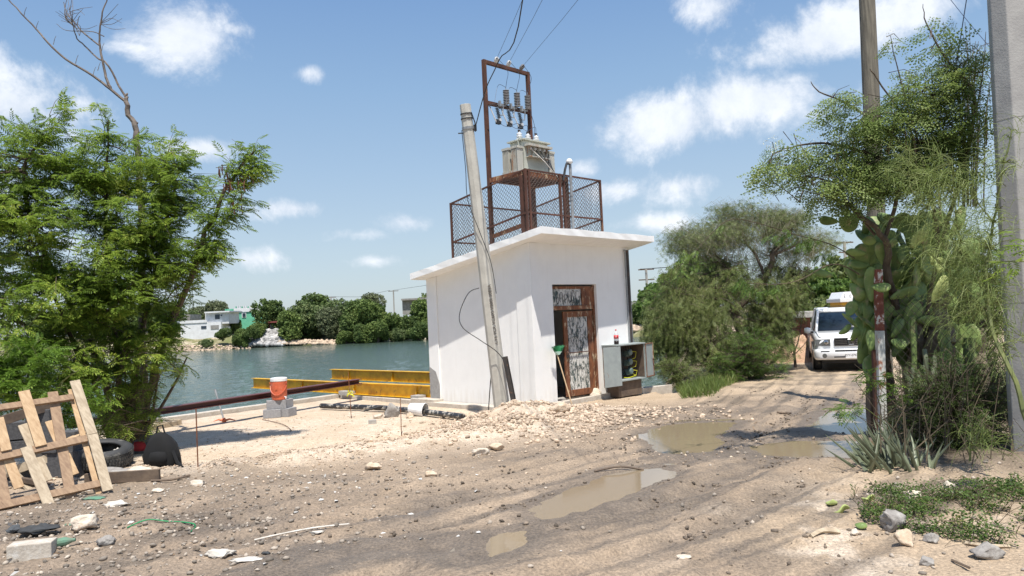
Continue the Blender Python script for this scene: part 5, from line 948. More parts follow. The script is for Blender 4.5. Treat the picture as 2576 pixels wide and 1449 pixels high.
loft([(-4.35, rr_(.90, .42, 1.02, .08)), (-4.2, rr_(.96, .36, 1.08, .08)), (-1.2, rr_(.975, .34, 1.10, .10)), (-.3, rr_(.975, .34, 1.09, .12, .02, .03)), (.35, rr_(.965, .36, 1.03, .14, .03, .05)), (.72, rr_(.93, .40, .95, .14, .03, .06)), (.84, rr_(.88, .44, .88, .12, .02, .06))], 'body', 'car_white', tk)
loft([(.30, rr_(.975, .34, .66, .08)), (.78, rr_(.965, .33, .65, .09)), (.92, rr_(.90, .35, .63, .09)), (.97, rr_(.78, .37, .61, .08))], 'front_bumper', 'car_white', tk)
loft([(-.30, rr_(.86, 1.08, 1.13, .02, .02)), (.35, rr_(.84, 1.02, 1.07, .02, .03)), (.70, rr_(.80, .96, .995, .015, .02))], 'hood', 'car_white', tk)
gs = [(-2.75, rr_(.80, 1.04, 1.66, .10, .02, .14)), (-2.4, rr_(.86, 1.04, 1.74, .10, .03, .16)), (-1.25, rr_(.88, 1.04, 1.75, .10, .03, .17)), (-.85, rr_(.87, 1.04, 1.62, .08, .03, .16)), (-.15, rr_(.86, 1.04, 1.12, .03, .02, .05))]
loft(gs, 'greenhouse', 'glass_dark', tk)
loft([(-2.6, rr_(.70, 1.70, 1.76, .03, .02)), (-2.3, rr_(.73, 1.735, 1.79, .03, .03)), (-1.3, rr_(.73, 1.74, 1.80, .03, .03)), (-1.0, rr_(.71, 1.66, 1.74, .03, .03)), (-.9, rr_(.69, 1.62, 1.69, .03, .03))], 'roof', 'car_white', tk)
w = M(); w.box(TX(-1.55, 0, 1.832), (.7, .82, .012), axt); w.ob('sunroof', 'glass_dark', tk, bevel=.004)
for s_ in (1, -1):
    w = M(); w.tube([TX(-.12, s_*.84, 1.10), TX(-.55, s_*.78, 1.40), TX(-.95, s_*.72, 1.68), TX(-1.3, s_*.73, 1.77)], [.045, .04, .04, .04], 8); w.ob('pillar', 'car_white', tk, smooth=True)
    w = M(); w.tube([TX(-1.3, s_*.73, 1.77), TX(-2.4, s_*.73, 1.76), TX(-2.8, s_*.78, 1.5), TX(-2.95, s_*.86, 1.08)], .04, 8); w.tube([TX(-1.6, s_*.745, 1.72), TX(-1.65, s_*.885, 1.10)], .035, 6); w.ob('pillar', 'car_white', tk, smooth=True)
    mr_ = M(); mr_.lathe([(.02, -.09), (.07, -.08), (.085, 0), (.07, .08), (.02, .09)], TX(-.35, s_*1.07, 1.14), axis=lft, n=14, sx=.9, sy=1.1); mo = mr_.ob('mirror', 'car_white', tk, smooth=True); w = M(); w.bar(TX(-.36, s_*.9, 1.08), TX(-.36, s_*1.02, 1.10), .05, .05); w.ob('mirror_arm', 'black_plastic', mo)
    # headlight, fog lamp, lower slots
    w = M(); w.prism([TX(.835, s_*.53, .92), TX(.845, s_*.53, .73), TX(.80, s_*.90, .74), TX(.74, s_*.915, .91)], fwd*.035); hl = w.ob('headlight', 'lamp_glass', tk, bevel=.01); w = M(); w.lathe([(.05, 0), (.06, .02), (.03, .03)], TX(.872, s_*.64, .83), axis=fwd, n=12); w.ob('bulb_bowl', 'chrome', hl)
    w = M(); w.lathe([(.075, 0), (.075, .02), (.05, .03)], TX(.945, s_*.70, .46), axis=fwd, n=16); fg = w.ob('fog_lamp', 'lamp_glass', tk); w = M(); w.box(TX(.957, s_*.68, .585), (.03, .22, .03), axt); w.ob('bumper_slot', 'black_plastic', tk)
    for x_ in (-.15, -3.25):
        wl_ = M(); wl_.lathe([(.20, -.10), (.30, -.12), (.355, -.10), (.37, -.06), (.37, .06), (.355, .10), (.30, .12), (.20, .10)], TX(x_, s_*.85, .37), axis=lft, n=28); wo_ = wl_.ob('wheel', 'rubber', tk, smooth=False); w = M(); w.lathe([(.21, .09*s_), (.2, .105*s_), (.06, .09*s_), (.05, .11*s_)], TX(x_, s_*.85, .37), axis=lft, n=20); w.ob('rim', 'galv', wo_)
        w = M(); w.lathe([(.43, .0), (.43, .02)], TX(x_, s_*.965, .40), axis=lft*s_, n=26); w.ob('wheel_arch', 'black_plastic', tk)
w = M(); w.box(TX(.845, 0, .83), (.03, .84, .22), axt); gr = w.ob('grille', 'black_plastic', tk, bevel=.01)
w = M()
for z_ in (.93, .725): w.box(TX(.865, 0, z_), (.02, .86, .018), axt)
for s_ in (1, -1):
    w.box(TX(.865, s_*.425, .828), (.02, .018, .19), axt)
    for z_ in (.875, .828, .78): w.box(TX(.868, s_*.26, z_), (.015, .30, .016), axt)
w.ob('chrome_bars', 'chrome', gr)
w = M(); em = lambda y, z: TX(.885, y, z)
w.tube([em(-.075, .90), em(.075, .90), em(.06, .76), em(-.06, .76), em(-.075, .90)], .009, 5); w.bar(em(-.045, .885), em(-.03, .775), .014, .02, up=fwd); w.bar(em(.045, .885), em(.03, .775), .014, .02, up=fwd); w.bar(em(-.03, .828), em(.03, .828), .014, .02, up=fwd); w.ob('emblem', 'chrome', gr)
w = M(); w.box(TX(.955, 0, .59), (.03, .86, .05), axt); w.ob('lower_intake', 'black_plastic', tk); w = M(); w.box(TX(.965, 0, .42), (.02, .92, .035), axt); w.ob('lower_intake', 'black_plastic', tk)
w = M(); w.box(TX(.99, 0, .455), (.012, .34, .15), axt); npt = w.ob('number_plate', 'plastic_white', tk, bevel=.004); text_part('lettering', 'ZYY-079-N', .078, TX(.9975, 0, .46), lft if np.dot(lft, [1, 0, 0]) > 0 else -lft, UP, 'plate_ink', npt, .001)
w = M(); w.box(TX(-1.7, 0, .30), (4.4, 1.5, .16), axt); w.ob('underbody', 'black_plastic', tk)
# yellow site toilet top behind the truck
tb0 = PY(2148, 930, 31); tb0[2] = Hs(tb0[0], tb0[1]); zt_ = PY(2120, 735, 31)[2]; pt2 = thing('portable_toilet', tb0, 'yellow portable toilet with white ribbed roof behind the pickup truck', 'toilet cabin')
hh = zt_-.42; w = M(); w.box(tb0+UP*(hh/2-tb0[2]/2), (1.15, 1.15, hh-tb0[2])); w.ob('cabin', 'portable_yellow', pt2, bevel=.03); w = M(); w.box([tb0[0], tb0[1], hh+.08], (1.35, 1.35, .16)); w.prism([[tb0[0]-.62, tb0[1]-.62, hh+.16], [tb0[0]+.62, tb0[1]-.62, hh+.16], [tb0[0]+.5, tb0[1]-.55, hh+.42], [tb0[0]-.45, tb0[1]-.55, hh+.42]], (0, 1.2, 0))
for k in range(5): w.box([tb0[0]-.45+k*.22, tb0[1]-.64, hh+.27], (.05, .06, .2))
w.ob('roof_cap', 'plastic_white', pt2, bevel=.03)
w = M(); w.box([tb0[0], tb0[1]-.585, 1.1], (.75, .03, 1.9)); w.ob('door', 'portable_yellow', pt2)
# brick shrine and dirt mound
sb = PY(1962, 905, 27); sb[2] = Hs(sb[0], sb[1]); bh = thing('brick_shelter', sb, 'small brick hut with flat grey roof half hidden behind the mesquite', 'hut')
zr_ = PY(1960, 795, 27)[2]; w = M(); w.box([sb[0]+.25, sb[1], (zr_+sb[2]-.4)/2], (1.5, .9, zr_-sb[2]+.4-.1)); w.ob('wall', 'red_brick', bh); w = M(); w.box([sb[0]+.05, sb[1]-.1, zr_+.02], (2.3, 1.4, .22)); w.ob('roof', 'concrete', bh, bevel=.02)
def mound(px, py, Y_, rx_, h_, m, label, nm='dirt_mound'):
    c = PY(px, py, Y_); c[2] = Hs(c[0], c[1])-.15; n = 36; g = np.linspace(-1, 1, n); gx_, gy_ = np.meshgrid(g, g); rr = np.hypot(gx_, gy_); z_ = h_*np.clip(1-rr**1.6, 0, 1)*(.7+.6*fbm(gx_*3+5, gy_*3, 3, int(px)))+.12*h_*(fbm(gx_*12+5, gy_*12, 2, 3)-.5)
    v = np.stack([c[0]+gx_*rx_, c[1]+gy_*rx_*.8, c[2]+z_], -1).reshape(-1, 3); idx = np.arange(n*n).reshape(n, n); q = np.stack([idx[:-1, :-1], idx[:-1, 1:], idx[1:, 1:], idx[1:, :-1]], -1).reshape(-1, 4); o = mkob(nm, v, q, MT[m], smooth=True, origin=c); return tag(o, label, 'mound')
MT['pink_dirt'] = mat('pink_dirt', (.50, .33, .22), (.38, .24, .16), .95, 3, bump=.8, bscale=14, bdist=.05)
mound(2015, 925, 25.5, 1.3, .95, 'pink_dirt', 'pinkish dirt mound left of the pickup truck'); mound(2000, 860, 31, 1.5, 1.5, 'pink_dirt', 'dirt bank further back behind the small brick hut')
for k, (px, py, wd, h_) in enumerate([(1990, 835, .35, .8), (2002, 820, .25, 1.1), (2016, 832, .45, .7), (2035, 828, .5, .6), (1984, 850, .5, .5)]):
    p = PY(px, py, 29.5); v = R2[k].copy()/np.abs(R2[k]).max(0); tag(mkob('rubble_slab', v*np.array([wd/2, .2, h_/2])+p, RF2, MT['far_grey' if k % 2 else 'pole_concrete']), ['pale slab upright', 'tallest pale slab', 'grey broken slab', 'grey lump at the right end', 'low pale lump at the left end'][k]+' of the rubble between hut and truck', 'rubble slab')
# ================================================================= VEGETATION
def strip(pts, w0, w1, up=(0, 0, 1)):
    pass
# leaf templates: x forward, y side, z up, unit = leaf length
def tpl_bipinnate(n=6, pl_=.42, pw=.105, droop=.25, ang=55):
    v = []; f = []
    for i in range(n):
        t_ = .18+.82*i/(n-1); z0 = -droop*t_**2; L_ = pl_*(1-.35*abs(t_-.5)*1.2)
        for s_ in (1, -1):
            a = R(ang if i < n-1 else 25); dx_, dy_ = math.cos(a), math.sin(a)*s_; p0 = np.array([t_, 0, z0]); m_ = p0+np.array([dx_*L_*.5, dy_*L_*.5, -.05*L_]); p2 = p0+np.array([dx_*L_, dy_*L_, -.32*L_]); nn = np.array([-dy_, dx_, 0])*pw/2
            k = len(v); v += [p0, m_+nn, p2, m_-nn]; f.append((k, k+1, k+2, k+3))
    return np.array(v), np.array(f)
def tpl_moringa():
    v = []; f = []; r_ = random.Random(3)
    for i in range(5):
        t_ = .25+.75*i/4
        for s_ in (1, -1):
            L_ = .42*(1-.3*t_); a = R(60)
            for j in range(4):
                u = (j+.6)/4; c = np.array([t_+math.cos(a)*L_*u, s_*math.sin(a)*L_*u, -.22*t_*t_-.3*u*L_]); h_ = .052; e1 = np.array([h_, 0, -.01]); e2 = np.array([0, h_*.75, r_.uniform(-.03, .03)])
                off = np.array([-.4*h_, h_, 0])*(1 if j % 2 else -1)*1.2; c = c+off; k = len(v); v += [c-e1, c-e2, c+e1, c+e2]; f.append((k, k+1, k+2, k+3))
    return np.array(v), np.array(f)
def tpl_pinnate(n=7, L_=.16, w_=.05, droop=.3):
    v = []; f = []
    for i in range(n):
        t_ = (i+1)/n; z0 = -droop*t_*t_
        for s_ in (1, -1):
            p0 = np.array([t_, 0, z0]); p2 = p0+np.array([L_*.35, s_*L_, -.03]); m_ = (p0+p2)/2; nn = np.array([w_/2, -s_*.35*w_/2, 0]); k = len(v); v += [p0, m_+nn, p2, m_-nn]; f.append((k, k+1, k+2, k+3))
    return np.array(v), np.array(f)
TL = tpl_bipinnate(); TMo = tpl_moringa(); TP = tpl_pinnate(); TP4 = tpl_pinnate(4, .30, .12, .25)
def tpl_tuft(n=7):
    v = []; f = []; r_ = np.random.default_rng(5)
    for i in range(n):
        d = r_.normal(size=3); d /= np.linalg.norm(d); s_ = np.cross(d, r_.normal(size=3)); s_ /= np.linalg.norm(s_); c = r_.normal(size=3)*.28; k = len(v); v += [c-d*.5, c+s_*.24, c+d*.5, c-s_*.24]; f.append((k, k+1, k+2, k+3))
    return np.array(v), np.array(f)
TT = tpl_tuft()
def blob(px, py, rx, ry, Y_, dy=None):
    c = PY(px, py, Y_); k = Y_/FP; return c, np.array([rx*k, (dy if dy is not None else min(rx, ry)*k*.9), ry*k])
def sample(blobs, n, shell=.35):
    wts = np.array([b[1][0]*b[1][2] for b in blobs]); wts = wts/wts.sum(); w = rng.choice(len(blobs), n, p=wts); d = rand_dir(n); r_ = (shell+(1-shell)*rng.uniform(0, 1, n))**.5; c = np.array([b[0] for b in blobs])[w]; s_ = np.array([b[1] for b in blobs])[w]; return c+d*s_*r_[:, None], d
def path3(pts): return [PY(*p) for p in pts]
def skeleton(paths, radii, w, n=7):
    pts = []
    for P, (r0, r1) in zip(paths, radii):
        P = [np.array(p) for p in P]; Q = []
        for i in range(len(P)-1):
            for t_ in np.linspace(0, 1, 5)[:-1]:
                p0, p1, p2, p3 = P[max(i-1, 0)], P[i], P[i+1], P[min(i+2, len(P)-1)]; Q.append(.5*((2*p1)+(-p0+p2)*t_+(2*p0-5*p1+4*p2-p3)*t_**2+(-p0+3*p1-3*p2+p3)*t_**3)+rng.normal(0, r0*.18, 3))
        Q.append(P[-1]); k = len(Q); w.tube(Q, [r0+(r1-r0)*i/(k-1) for i in range(k)], n); pts += Q
    return np.array(pts)
def grow(name, label, catg, base, paths, radii, blobs, ntw, twl, nlf, tpl, lsz, mleaf, mbark, wind=(.35, 0, -.1), up=.35, connect=.5, group=None, shell=.3, leafdroop=.3, twr=.006, spread=1.0, extra=None):
    t_ = thing(name, base, label, catg, group); w = M(); sk = skeleton(paths, radii, w); tips, dd_ = sample(blobs, ntw, shell); tw = M(); pos = []; dirs = []; ups = []
    for i in range(ntw):
        T = tips[i]; j = np.argmin(((sk-T)**2).sum(1)+np.where(sk[:, 2] > T[2], 2.5, 0)*((sk[:, 2]-T[2])**2)); r_ = sk[j]; d = T-r_; dn = np.linalg.norm(d)+1e-6; d = d/dn*.7+UP*up+np.array(wind)*.3+rng.normal(0, .22, 3); d /= np.linalg.norm(d); L_ = twl*rng.uniform(.6, 1.25); s0 = T-d*L_*.8; bend = np.array([0, 0, -.16*L_])
        P = [s0, s0+d*L_*.5+np.array([0, 0, .03]), s0+d*L_+bend]; tw.tube(P, [twr, twr*.8, twr*.4], 3, False)
        if rng.uniform() < connect and dn > L_: m_ = (r_+s0)/2+rng.normal(0, .06, 3)-UP*.04*dn; w.tube([r_, m_, s0], [twr*(1.6+1.2*dn), twr*1.8, twr*1.1], 4, False)
        for q in range(nlf):
            u = .12+.88*(q+rng.uniform(0, .6))/nlf; p = s0+d*L_*u+bend*u*u; sd2 = np.cross(d, UP)*(1 if q % 2 else -1)*spread; l_ = sd2*.9+d*.55+np.array(wind)+rng.normal(0, .32, 3)-UP*leafdroop; pos.append(p); dirs.append(l_); ups.append(UP+rng.normal(0, .42, 3))
    pos = np.array(pos); dirs = np.array(dirs); ups = np.array(ups); v, f = bake(tpl[0], tpl[1], pos, basis(dirs, ups), lsz*rng.uniform(.65, 1.2, len(pos))); w.ob('trunk', mbark, t_); tw.ob('twigs', mbark, t_); mkob('crown', v, f, MT[mleaf], t_)
    if extra: extra(t_)
    return t_
# ---- big leucaena at the left
tb_ = PZ(300, 1118, .05); ty_ = 13.4
lp_paths = [path3([(300, 1125, 13.4), (270, 980, 13.2), (220, 850, 13), (150, 720, 12.6), (80, 560, 12.2), (60, 430, 12), (110, 340, 12)]),
            path3([(305, 1125, 13.4), (300, 960, 13.3), (290, 800, 13.1), (270, 620, 12.8), (265, 450, 12.6), (272, 300, 12.6)]),
            path3([(320, 1125, 13.5), (340, 960, 13.4), (365, 800, 13.2), (400, 650, 13), (430, 500, 12.9), (450, 420, 12.8)]),
            path3([(335, 1125, 13.5), (385, 960, 13.3), (420, 830, 13), (480, 700, 12.8), (520, 580, 12.7), (585, 450, 12.6), (640, 380, 12.6)]),
            path3([(285, 1125, 13.3), (230, 1000, 13), (130, 880, 12.4), (40, 800, 11.8), (-60, 700, 11.4)]),
            path3([(345, 1125, 13.6), (420, 1000, 13.3), (470, 900, 13)]),
            path3([(310, 1125, 13.4), (355, 1000, 12.8), (310, 880, 12.5), (230, 700, 12.2)]),
            path3([(250, 960, 13.1), (200, 900, 12.6), (120, 700, 12.2), (40, 500, 12)]), path3([(300, 1125, 13.2), (240, 970, 12.7), (170, 830, 12.4), (110, 760, 12.2)])]
lb_ = [blob(320, 880, 100, 60, 12.4, .7), blob(415, 800, 45, 60, 12.8, .4), blob(425, 890, 32, 55, 12.8, .3), blob(240, 960, 90, 45, 12.0, .5), blob(130, 960, 90, 45, 11.8, .5), blob(200, 420, 100, 60, 12.4, .8), blob(350, 430, 80, 60, 12.7, .8), blob(170, 480, 90, 90, 12.4, .8), blob(340, 520, 90, 90, 12.7, .8), blob(330, 650, 130, 90, 12.5, .8), blob(170, 740, 130, 90, 12, .8), blob(50, 390, 110, 110, 12, .8), blob(128, 285, 38, 62, 12, .3), blob(60, 570, 130, 130, 11.8, .9), blob(270, 410, 115, 90, 12.6, .9), blob(272, 300, 32, 48, 12.6, .3), blob(425, 440, 95, 85, 12.8, .8), blob(380, 350, 28, 38, 12.8, .3), blob(450, 365, 30, 40, 12.8, .3), blob(215, 610, 150, 140, 12.1, 1.0),
       blob(430, 590, 130, 110, 12.7, .9), blob(575, 500, 62, 85, 12.7, .5), blob(590, 390, 28, 45, 12.6, .25), blob(650, 400, 34, 50, 12.6, .25), blob(300, 760, 115, 105, 12.4, .9), blob(90, 780, 140, 120, 11.6, .9), blob(450, 690, 55, 40, 12.8, .4), blob(375, 850, 40, 60, 12.9, .4), blob(-120, 560, 140, 260, 12, 1.2), blob(220, 850, 120, 90, 12.6, .8), blob(130, 900, 110, 70, 11.6, .6), blob(530, 610, 60, 50, 12.7, .4)]
def pods(t_):
    w = M()
    for cx_, cy_, n_ in ((575, 470, 16), (605, 465, 14), (560, 440, 10), (590, 520, 8), (620, 455, 8)):
        for k in range(n_): p = PY(cx_+random.gauss(0, 9), cy_+random.gauss(0, 8)-14, 12.55+random.gauss(0, .1)); L_ = random.uniform(.11, .17); w.bar(p, p+[random.gauss(.01, .02), random.gauss(0, .02), -L_], .017, .004, up=(0, 1, .1))
    w.ob('seed_pods', 'pod', t_)
grow('leucaena_tree', 'large feathery green tree with several stems filling the left side', 'tree', tb_, lp_paths, [(.075, .018), (.07, .012), (.07, .012), (.08, .018), (.06, .015), (.04, .012), (.05, .015), (.05, .01), (.05, .012)], lb_, 1180, .66, 12, TL, .195, 'leucaena', 'bark', wind=(.45, -.1, 0), connect=.45, leafdroop=.35, extra=pods)
grow('leucaena_sapling', 'bright low leafy sapling in front of the left tree, behind the pallet', 'sapling', PY(60, 1100, 11), [path3([(60, 1120, 11), (60, 1000, 10.8), (90, 880, 10.7)]), path3([(40, 1120, 11), (20, 980, 10.8), (0, 900, 10.7)]), path3([(80, 1120, 11), (140, 980, 10.8), (200, 930, 10.7)])], [(.02, .006)]*3, [blob(80, 890, 90, 50, 10.7, .4), blob(60, 960, 110, 55, 10.6, .4), blob(-40, 950, 60, 100, 10.6, .5), blob(190, 1010, 55, 55, 11.2, .3)], 120, .40, 11, TL, .17, 'leucaena_near', 'stem_green', wind=(.3, -.4, 0), leafdroop=.2)
grow('trunk_creeper', 'small leafy shoots and dry vines around the left tree base', 'climber', PY(350, 1110, 12.8), [path3([(350, 1120, 12.8), (345, 1000, 12.8), (335, 930, 12.8)]), path3([(365, 1110, 12.8), (390, 1000, 12.7), (400, 930, 12.7)])], [(.03, .01)]*2, [blob(360, 990, 50, 60, 12.6, .3), blob(290, 1050, 70, 50, 12.4, .4), blob(380, 1060, 40, 35, 12.6, .3), blob(250, 1080, 70, 45, 12.0, .3)], 150, .35, 7, TP4, .11, 'leucaena', 'stem_dry', wind=(0, -.2, -.2), up=.1, leafdroop=.5)
w = M()
for k in range(26): x_ = random.uniform(285, 365); p = PY(x_, 1120, 12.9); w.tube([p, PY(x_+random.gauss(0, 14), 1030, 12.75), PY(x_+random.gauss(5, 20), random.uniform(930, 990), 12.7)], [.018, .014, .008], 5)
w.tube([PY(315, 1120, 12.9), PY(312, 1060, 12.9), PY(322, 1000, 12.9), PY(318, 965, 12.9)], [.12, .11, .10, .09], 9); tag(w.ob('tree_stump', 'wood_dark'), 'old stump wrapped in dry stems at the foot of the left tree', 'stump')
# ---- dead tree
dt = thing('dead_tree', PY(345, 1110, 13.7), 'bare dead tree rising above the left foliage', 'tree'); w = M(); D = 13.7
def dead(pts, r0, r1): skeleton([path3([(x, y, D+dz) for x, y, dz in pts])], [(r0, r1)], w, 6)
dead([(362, 1110, 0), (360, 900, 0), (356, 700, 0), (355, 520, 0), (345, 350, 0), (330, 300, 0), (318, 258, 0)], .075, .042)
dead([(318, 258, 0), (279, 225, 0), (234, 191, 0), (167, 149, -.1), (121, 106, -.2), (79, 61, -.2), (30, 9, -.3), (5, -25, -.3)], .030, .008)
dead([(316, 244, 0), (299, 216, .1), (282, 182, .1), (263, 155, .1), (249, 149, .1), (219, 121, .2), (194, 97, .2), (182, 61, .2), (166, 50, .2), (164, 20, .2), (172, -15, .2)], .022, .005)
dead([(279, 225, 0), (267, 194, 0), (258, 152, 0), (251, 115, 0), (251, 76, 0), (258, 30, 0), (270, -5, 0), (276, -30, 0)], .026, .007)
dead([(251, 115, 0), (213, 85, .1), (194, 64, .1), (170, 36, .1), (160, 5, .1)], .016, .006); dead([(262, 92, 0), (235, 80, 0), (200, 78, 0), (165, 76, 0), (142, 60, 0)], .010, .004)
dead([(194, 64, .1), (198, 45, .1), (202, 40, .1)], .008, .004); dead([(318, 258, 0), (318, 240, 0), (319, 236, 0)], .04, .015); dead([(336, 322, 0), (344, 312, 0), (347, 308, 0)], .016, .012)
for k in range(26):
    x_, y_ = random.choice([(182, 55), (175, 30), (200, 90), (251, 60), (165, 45), (190, 70)]); a = random.uniform(-2.6, .4); dx_, dy_ = math.cos(a), math.sin(a); l_ = random.uniform(30, 70); c_ = random.uniform(-14, 14); dead([(x_, y_, .1), (x_+dx_*l_*.5-dy_*c_, y_+dy_*l_*.5+dx_*c_, random.uniform(-.2, .3)), (x_+dx_*l_, y_+dy_*l_, random.uniform(-.3, .4))], .006, .003)
for (x_, y_) in ((90, 75), (134, 112), (190, 160), (234, 190), (255, 130), (246, 178), (60, 40)): dead([(x_, y_, -.1), (x_+3, y_-12, -.1), (x_+7, y_-22, -.1)], .006, .003)
w.ob('trunk', 'bark_dead', dt)
# ---- mesquite by the road
mz = PY(1905, 985, 21.5); mY = 21.8
mp_paths = [path3([(1900, 985, mY), (1890, 900, mY), (1862, 830, mY), (1850, 780, mY), (1880, 745, mY), (1925, 700, mY), (1945, 640, mY), (1985, 590, mY), (2000, 560, mY)]), path3([(1855, 790, mY), (1830, 760, mY-.5), (1760, 745, mY-.8), (1700, 740, mY-1)]), path3([(1870, 760, mY), (1850, 700, mY+.5), (1800, 640, mY+.8), (1790, 570, mY+.8)]),
            path3([(1925, 700, mY), (1900, 640, mY), (1870, 600, mY), (1860, 540, mY)]), path3([(1945, 640, mY), (2000, 620, mY), (2060, 600, mY)]), path3([(1900, 960, mY), (1960, 890, mY-.3), (1990, 800, mY), (2010, 700, mY)]), path3([(1890, 950, mY), (1800, 880, mY-1), (1720, 840, mY-1.4)]), path3([(1850, 780, mY), (1760, 800, mY-1), (1690, 800, mY-1.2)])]
mb_ = [blob(1700, 790, 85, 110, 20.8, 1.3), blob(1790, 700, 110, 80, 22.6, 1.2), blob(1900, 690, 120, 70, 23.2, 1.0), blob(1830, 880, 90, 60, 20.6, .8), blob(1960, 850, 50, 60, 21.2, .7), blob(1850, 700, 90, 45, 21.0, .8), blob(1960, 690, 70, 45, 22.0, .8), blob(1990, 740, 50, 60, 22.2, .8), blob(1810, 790, 60, 90, 20.8, .8), blob(1760, 880, 110, 80, 20.8, 1.2), blob(1900, 860, 90, 60, 23.2, 1.0), blob(1930, 790, 60, 90, 22, 1.1), blob(1660, 850, 45, 90, 20.6, .8), blob(1700, 700, 60, 50, 21, .8), blob(2010, 665, 60, 35, 22.5, .8)]
def mtop(t_):
    bl = [blob(1790, 600, 95, 45, 21.8, 1.2), blob(1900, 580, 120, 55, 22, 1.2), blob(2020, 620, 70, 40, 22, 1), blob(1860, 540, 60, 30, 22, .8), blob(1740, 620, 50, 40, 21.6, .8), blob(1960, 560, 60, 30, 22, .8)]; tips, _ = sample(bl, 1300, .1); w = M(); pos = []; di = []
    for T in tips:
        dx_ = (T[0]-PY(1890, 600, 22)[0]); d = np.array([dx_*.25+rng.normal(0, .3), rng.normal(0, .4), .55]); d /= np.linalg.norm(d); P = [T-d*.5, T, T+d*.35+np.array([np.sign(dx_)*.12, 0, -.03]), T+d*.4+np.array([np.sign(dx_)*.32, 0, -.22])]; w.tube(P, [.0035, .003, .002, .0015], 3, False)
        for u in range(11): p = P[1]+(P[3]-P[1])*rng.uniform(-.3, 1); pos.append(p); di.append(rng.normal(0, 1, 3)-[0, 0, .6])
    w.ob('upper_twigs', 'twig_grey', t_); v, f = bake(TP4[0], TP4[1], np.array(pos), basis(np.array(di), rand_dir(len(pos))), np.full(len(pos), .11)); mkob('upper_crown', v, f, MT['mesquite_dry'], t_)
def mdrop(t_):
    tips, _ = sample([blob(1690, 790, 75, 70, 20.6, 1.1), blob(1750, 770, 80, 70, 20.8, 1.2), blob(1910, 770, 100, 50, 23.0, 1.0), blob(1950, 720, 50, 50, 21.8, .9), blob(1660, 830, 50, 60, 20.5, .7)], 760, .2); w = M(); pos = []; di = []
    for T in tips:
        L_ = rng.uniform(.35, 1.0); e_ = T+np.array([rng.normal(-.08, .12), rng.normal(0, .1), -L_]); w.tube([T+[.12, 0, .08], T, e_], [.006, .005, .003], 3, False)
        for u in np.linspace(.05, 1, int(8+L_*9)): p = T+(e_-T)*u; pos.append(p); di.append(np.array([rng.normal(0, .7), rng.normal(0, .7), -.9]))
    w.ob('hanging_twigs', 'stem_green', t_); v, f = bake(TP4[0], TP4[1], np.array(pos), basis(np.array(di), rand_dir(len(pos))), rng.uniform(.08, .14, len(pos))); mkob('hanging_crown', v, f, MT['mesquite'], t_); mtop(t_)
grow('mesquite_tree', 'broad drooping mesquite tree with dark crooked trunk beside the road', 'tree', mz, mp_paths, [(.17, .05), (.09, .02), (.08, .02), (.05, .015), (.05, .015), (.06, .015), (.06, .02), (.05, .015)], mb_, 1300, .7, 15, TP4, .15, 'mesquite', 'bark', wind=(-.1, 0, -.3), connect=.35, leafdroop=.6, up=0, twr=.007, extra=mdrop, shell=.2)
def bush(name, label, blobs, ntw, twl, nlf, lsz, ml, base, tpl=None, catg='bush', up=.3, group=None, bark='bark', drp=.2):
    return grow(name, label, catg, base, [[base, base+np.array([(blobs[0][0]-base)[0]*.5, 0, (blobs[0][0]-base)[2]*.6]), blobs[0][0]]], [(.06, .02)], blobs, ntw, twl, nlf, tpl if tpl is not None else TP4, lsz, ml, bark, wind=(0, -.1, 0), connect=.5, leafdroop=drp, up=up, group=group, twr=.006, shell=.25)
bush('bank_bush', 'bright green bush under the mesquite trunk by the roadside', [blob(1880, 880, 80, 60, 19.8, .8), blob(1930, 930, 60, 40, 20, .6), blob(1830, 920, 55, 40, 19.6, .6)], 380, .4, 10, .12, 'bush_green', PY(1890, 980, 20))
bush('bank_bush', 'low bush over the water between cabinet and mesquite', [blob(1690, 930, 50, 45, 19.4, .6), blob(1740, 950, 50, 35, 19.4, .5)], 200, .4, 9, .12, 'mesquite', PY(1710, 985, 19.4), up=.1)
# ---- small litter
def litter(nm, m, n, box, smin, smax, label, pol):
    x = rng.uniform(box[0], box[1], n); y = rng.uniform(box[2], box[3], n); z = H(x, y); k = (H.out[4] > .05) & pol(x, y); x, y, z = x[k], y[k], z[k]; nn = UP+rng.normal(0, .35, (len(x), 3)); v, f = bake([(0, 0, 0), (.5, .28, .12), (1, 0, .02), (.5, -.3, .05)], [(0, 1, 2, 3)], np.stack([x, y, z+.006], 1), basis(rng.normal(0, 1, (len(x), 3))*[1, 1, .15], nn), rng.uniform(smin, smax, len(x))); tag(mkob(nm, v, f, m, origin=(0, 8, 0)), label, 'litter', kind='stuff')
MT['leaf_dead'] = mat('leaf_dead', (.22, .15, .09), (.12, .08, .05), .9, rrand=.5); MT['paper_bits'] = mat('paper_bits', (.62, .60, .56), (.45, .44, .42), .8, rrand=.3)
litter('dead_leaves', MT['leaf_dead'], 2600, (-6, 7, 4, 12), .015, .05, 'small dead leaves and chips lying on the track edges', lambda x, y: (fbm(x*1.5, y*1.5, 2, 88) > .52) & ((x > 2.6) | (x < -2)))
litter('paper_scraps', MT['paper_bits'], 260, (-5.5, 1, 4.2, 9.5), .02, .07, 'tiny white paper and plastic scraps on the near gravel', lambda x, y: x < .5-.2*(y-4))
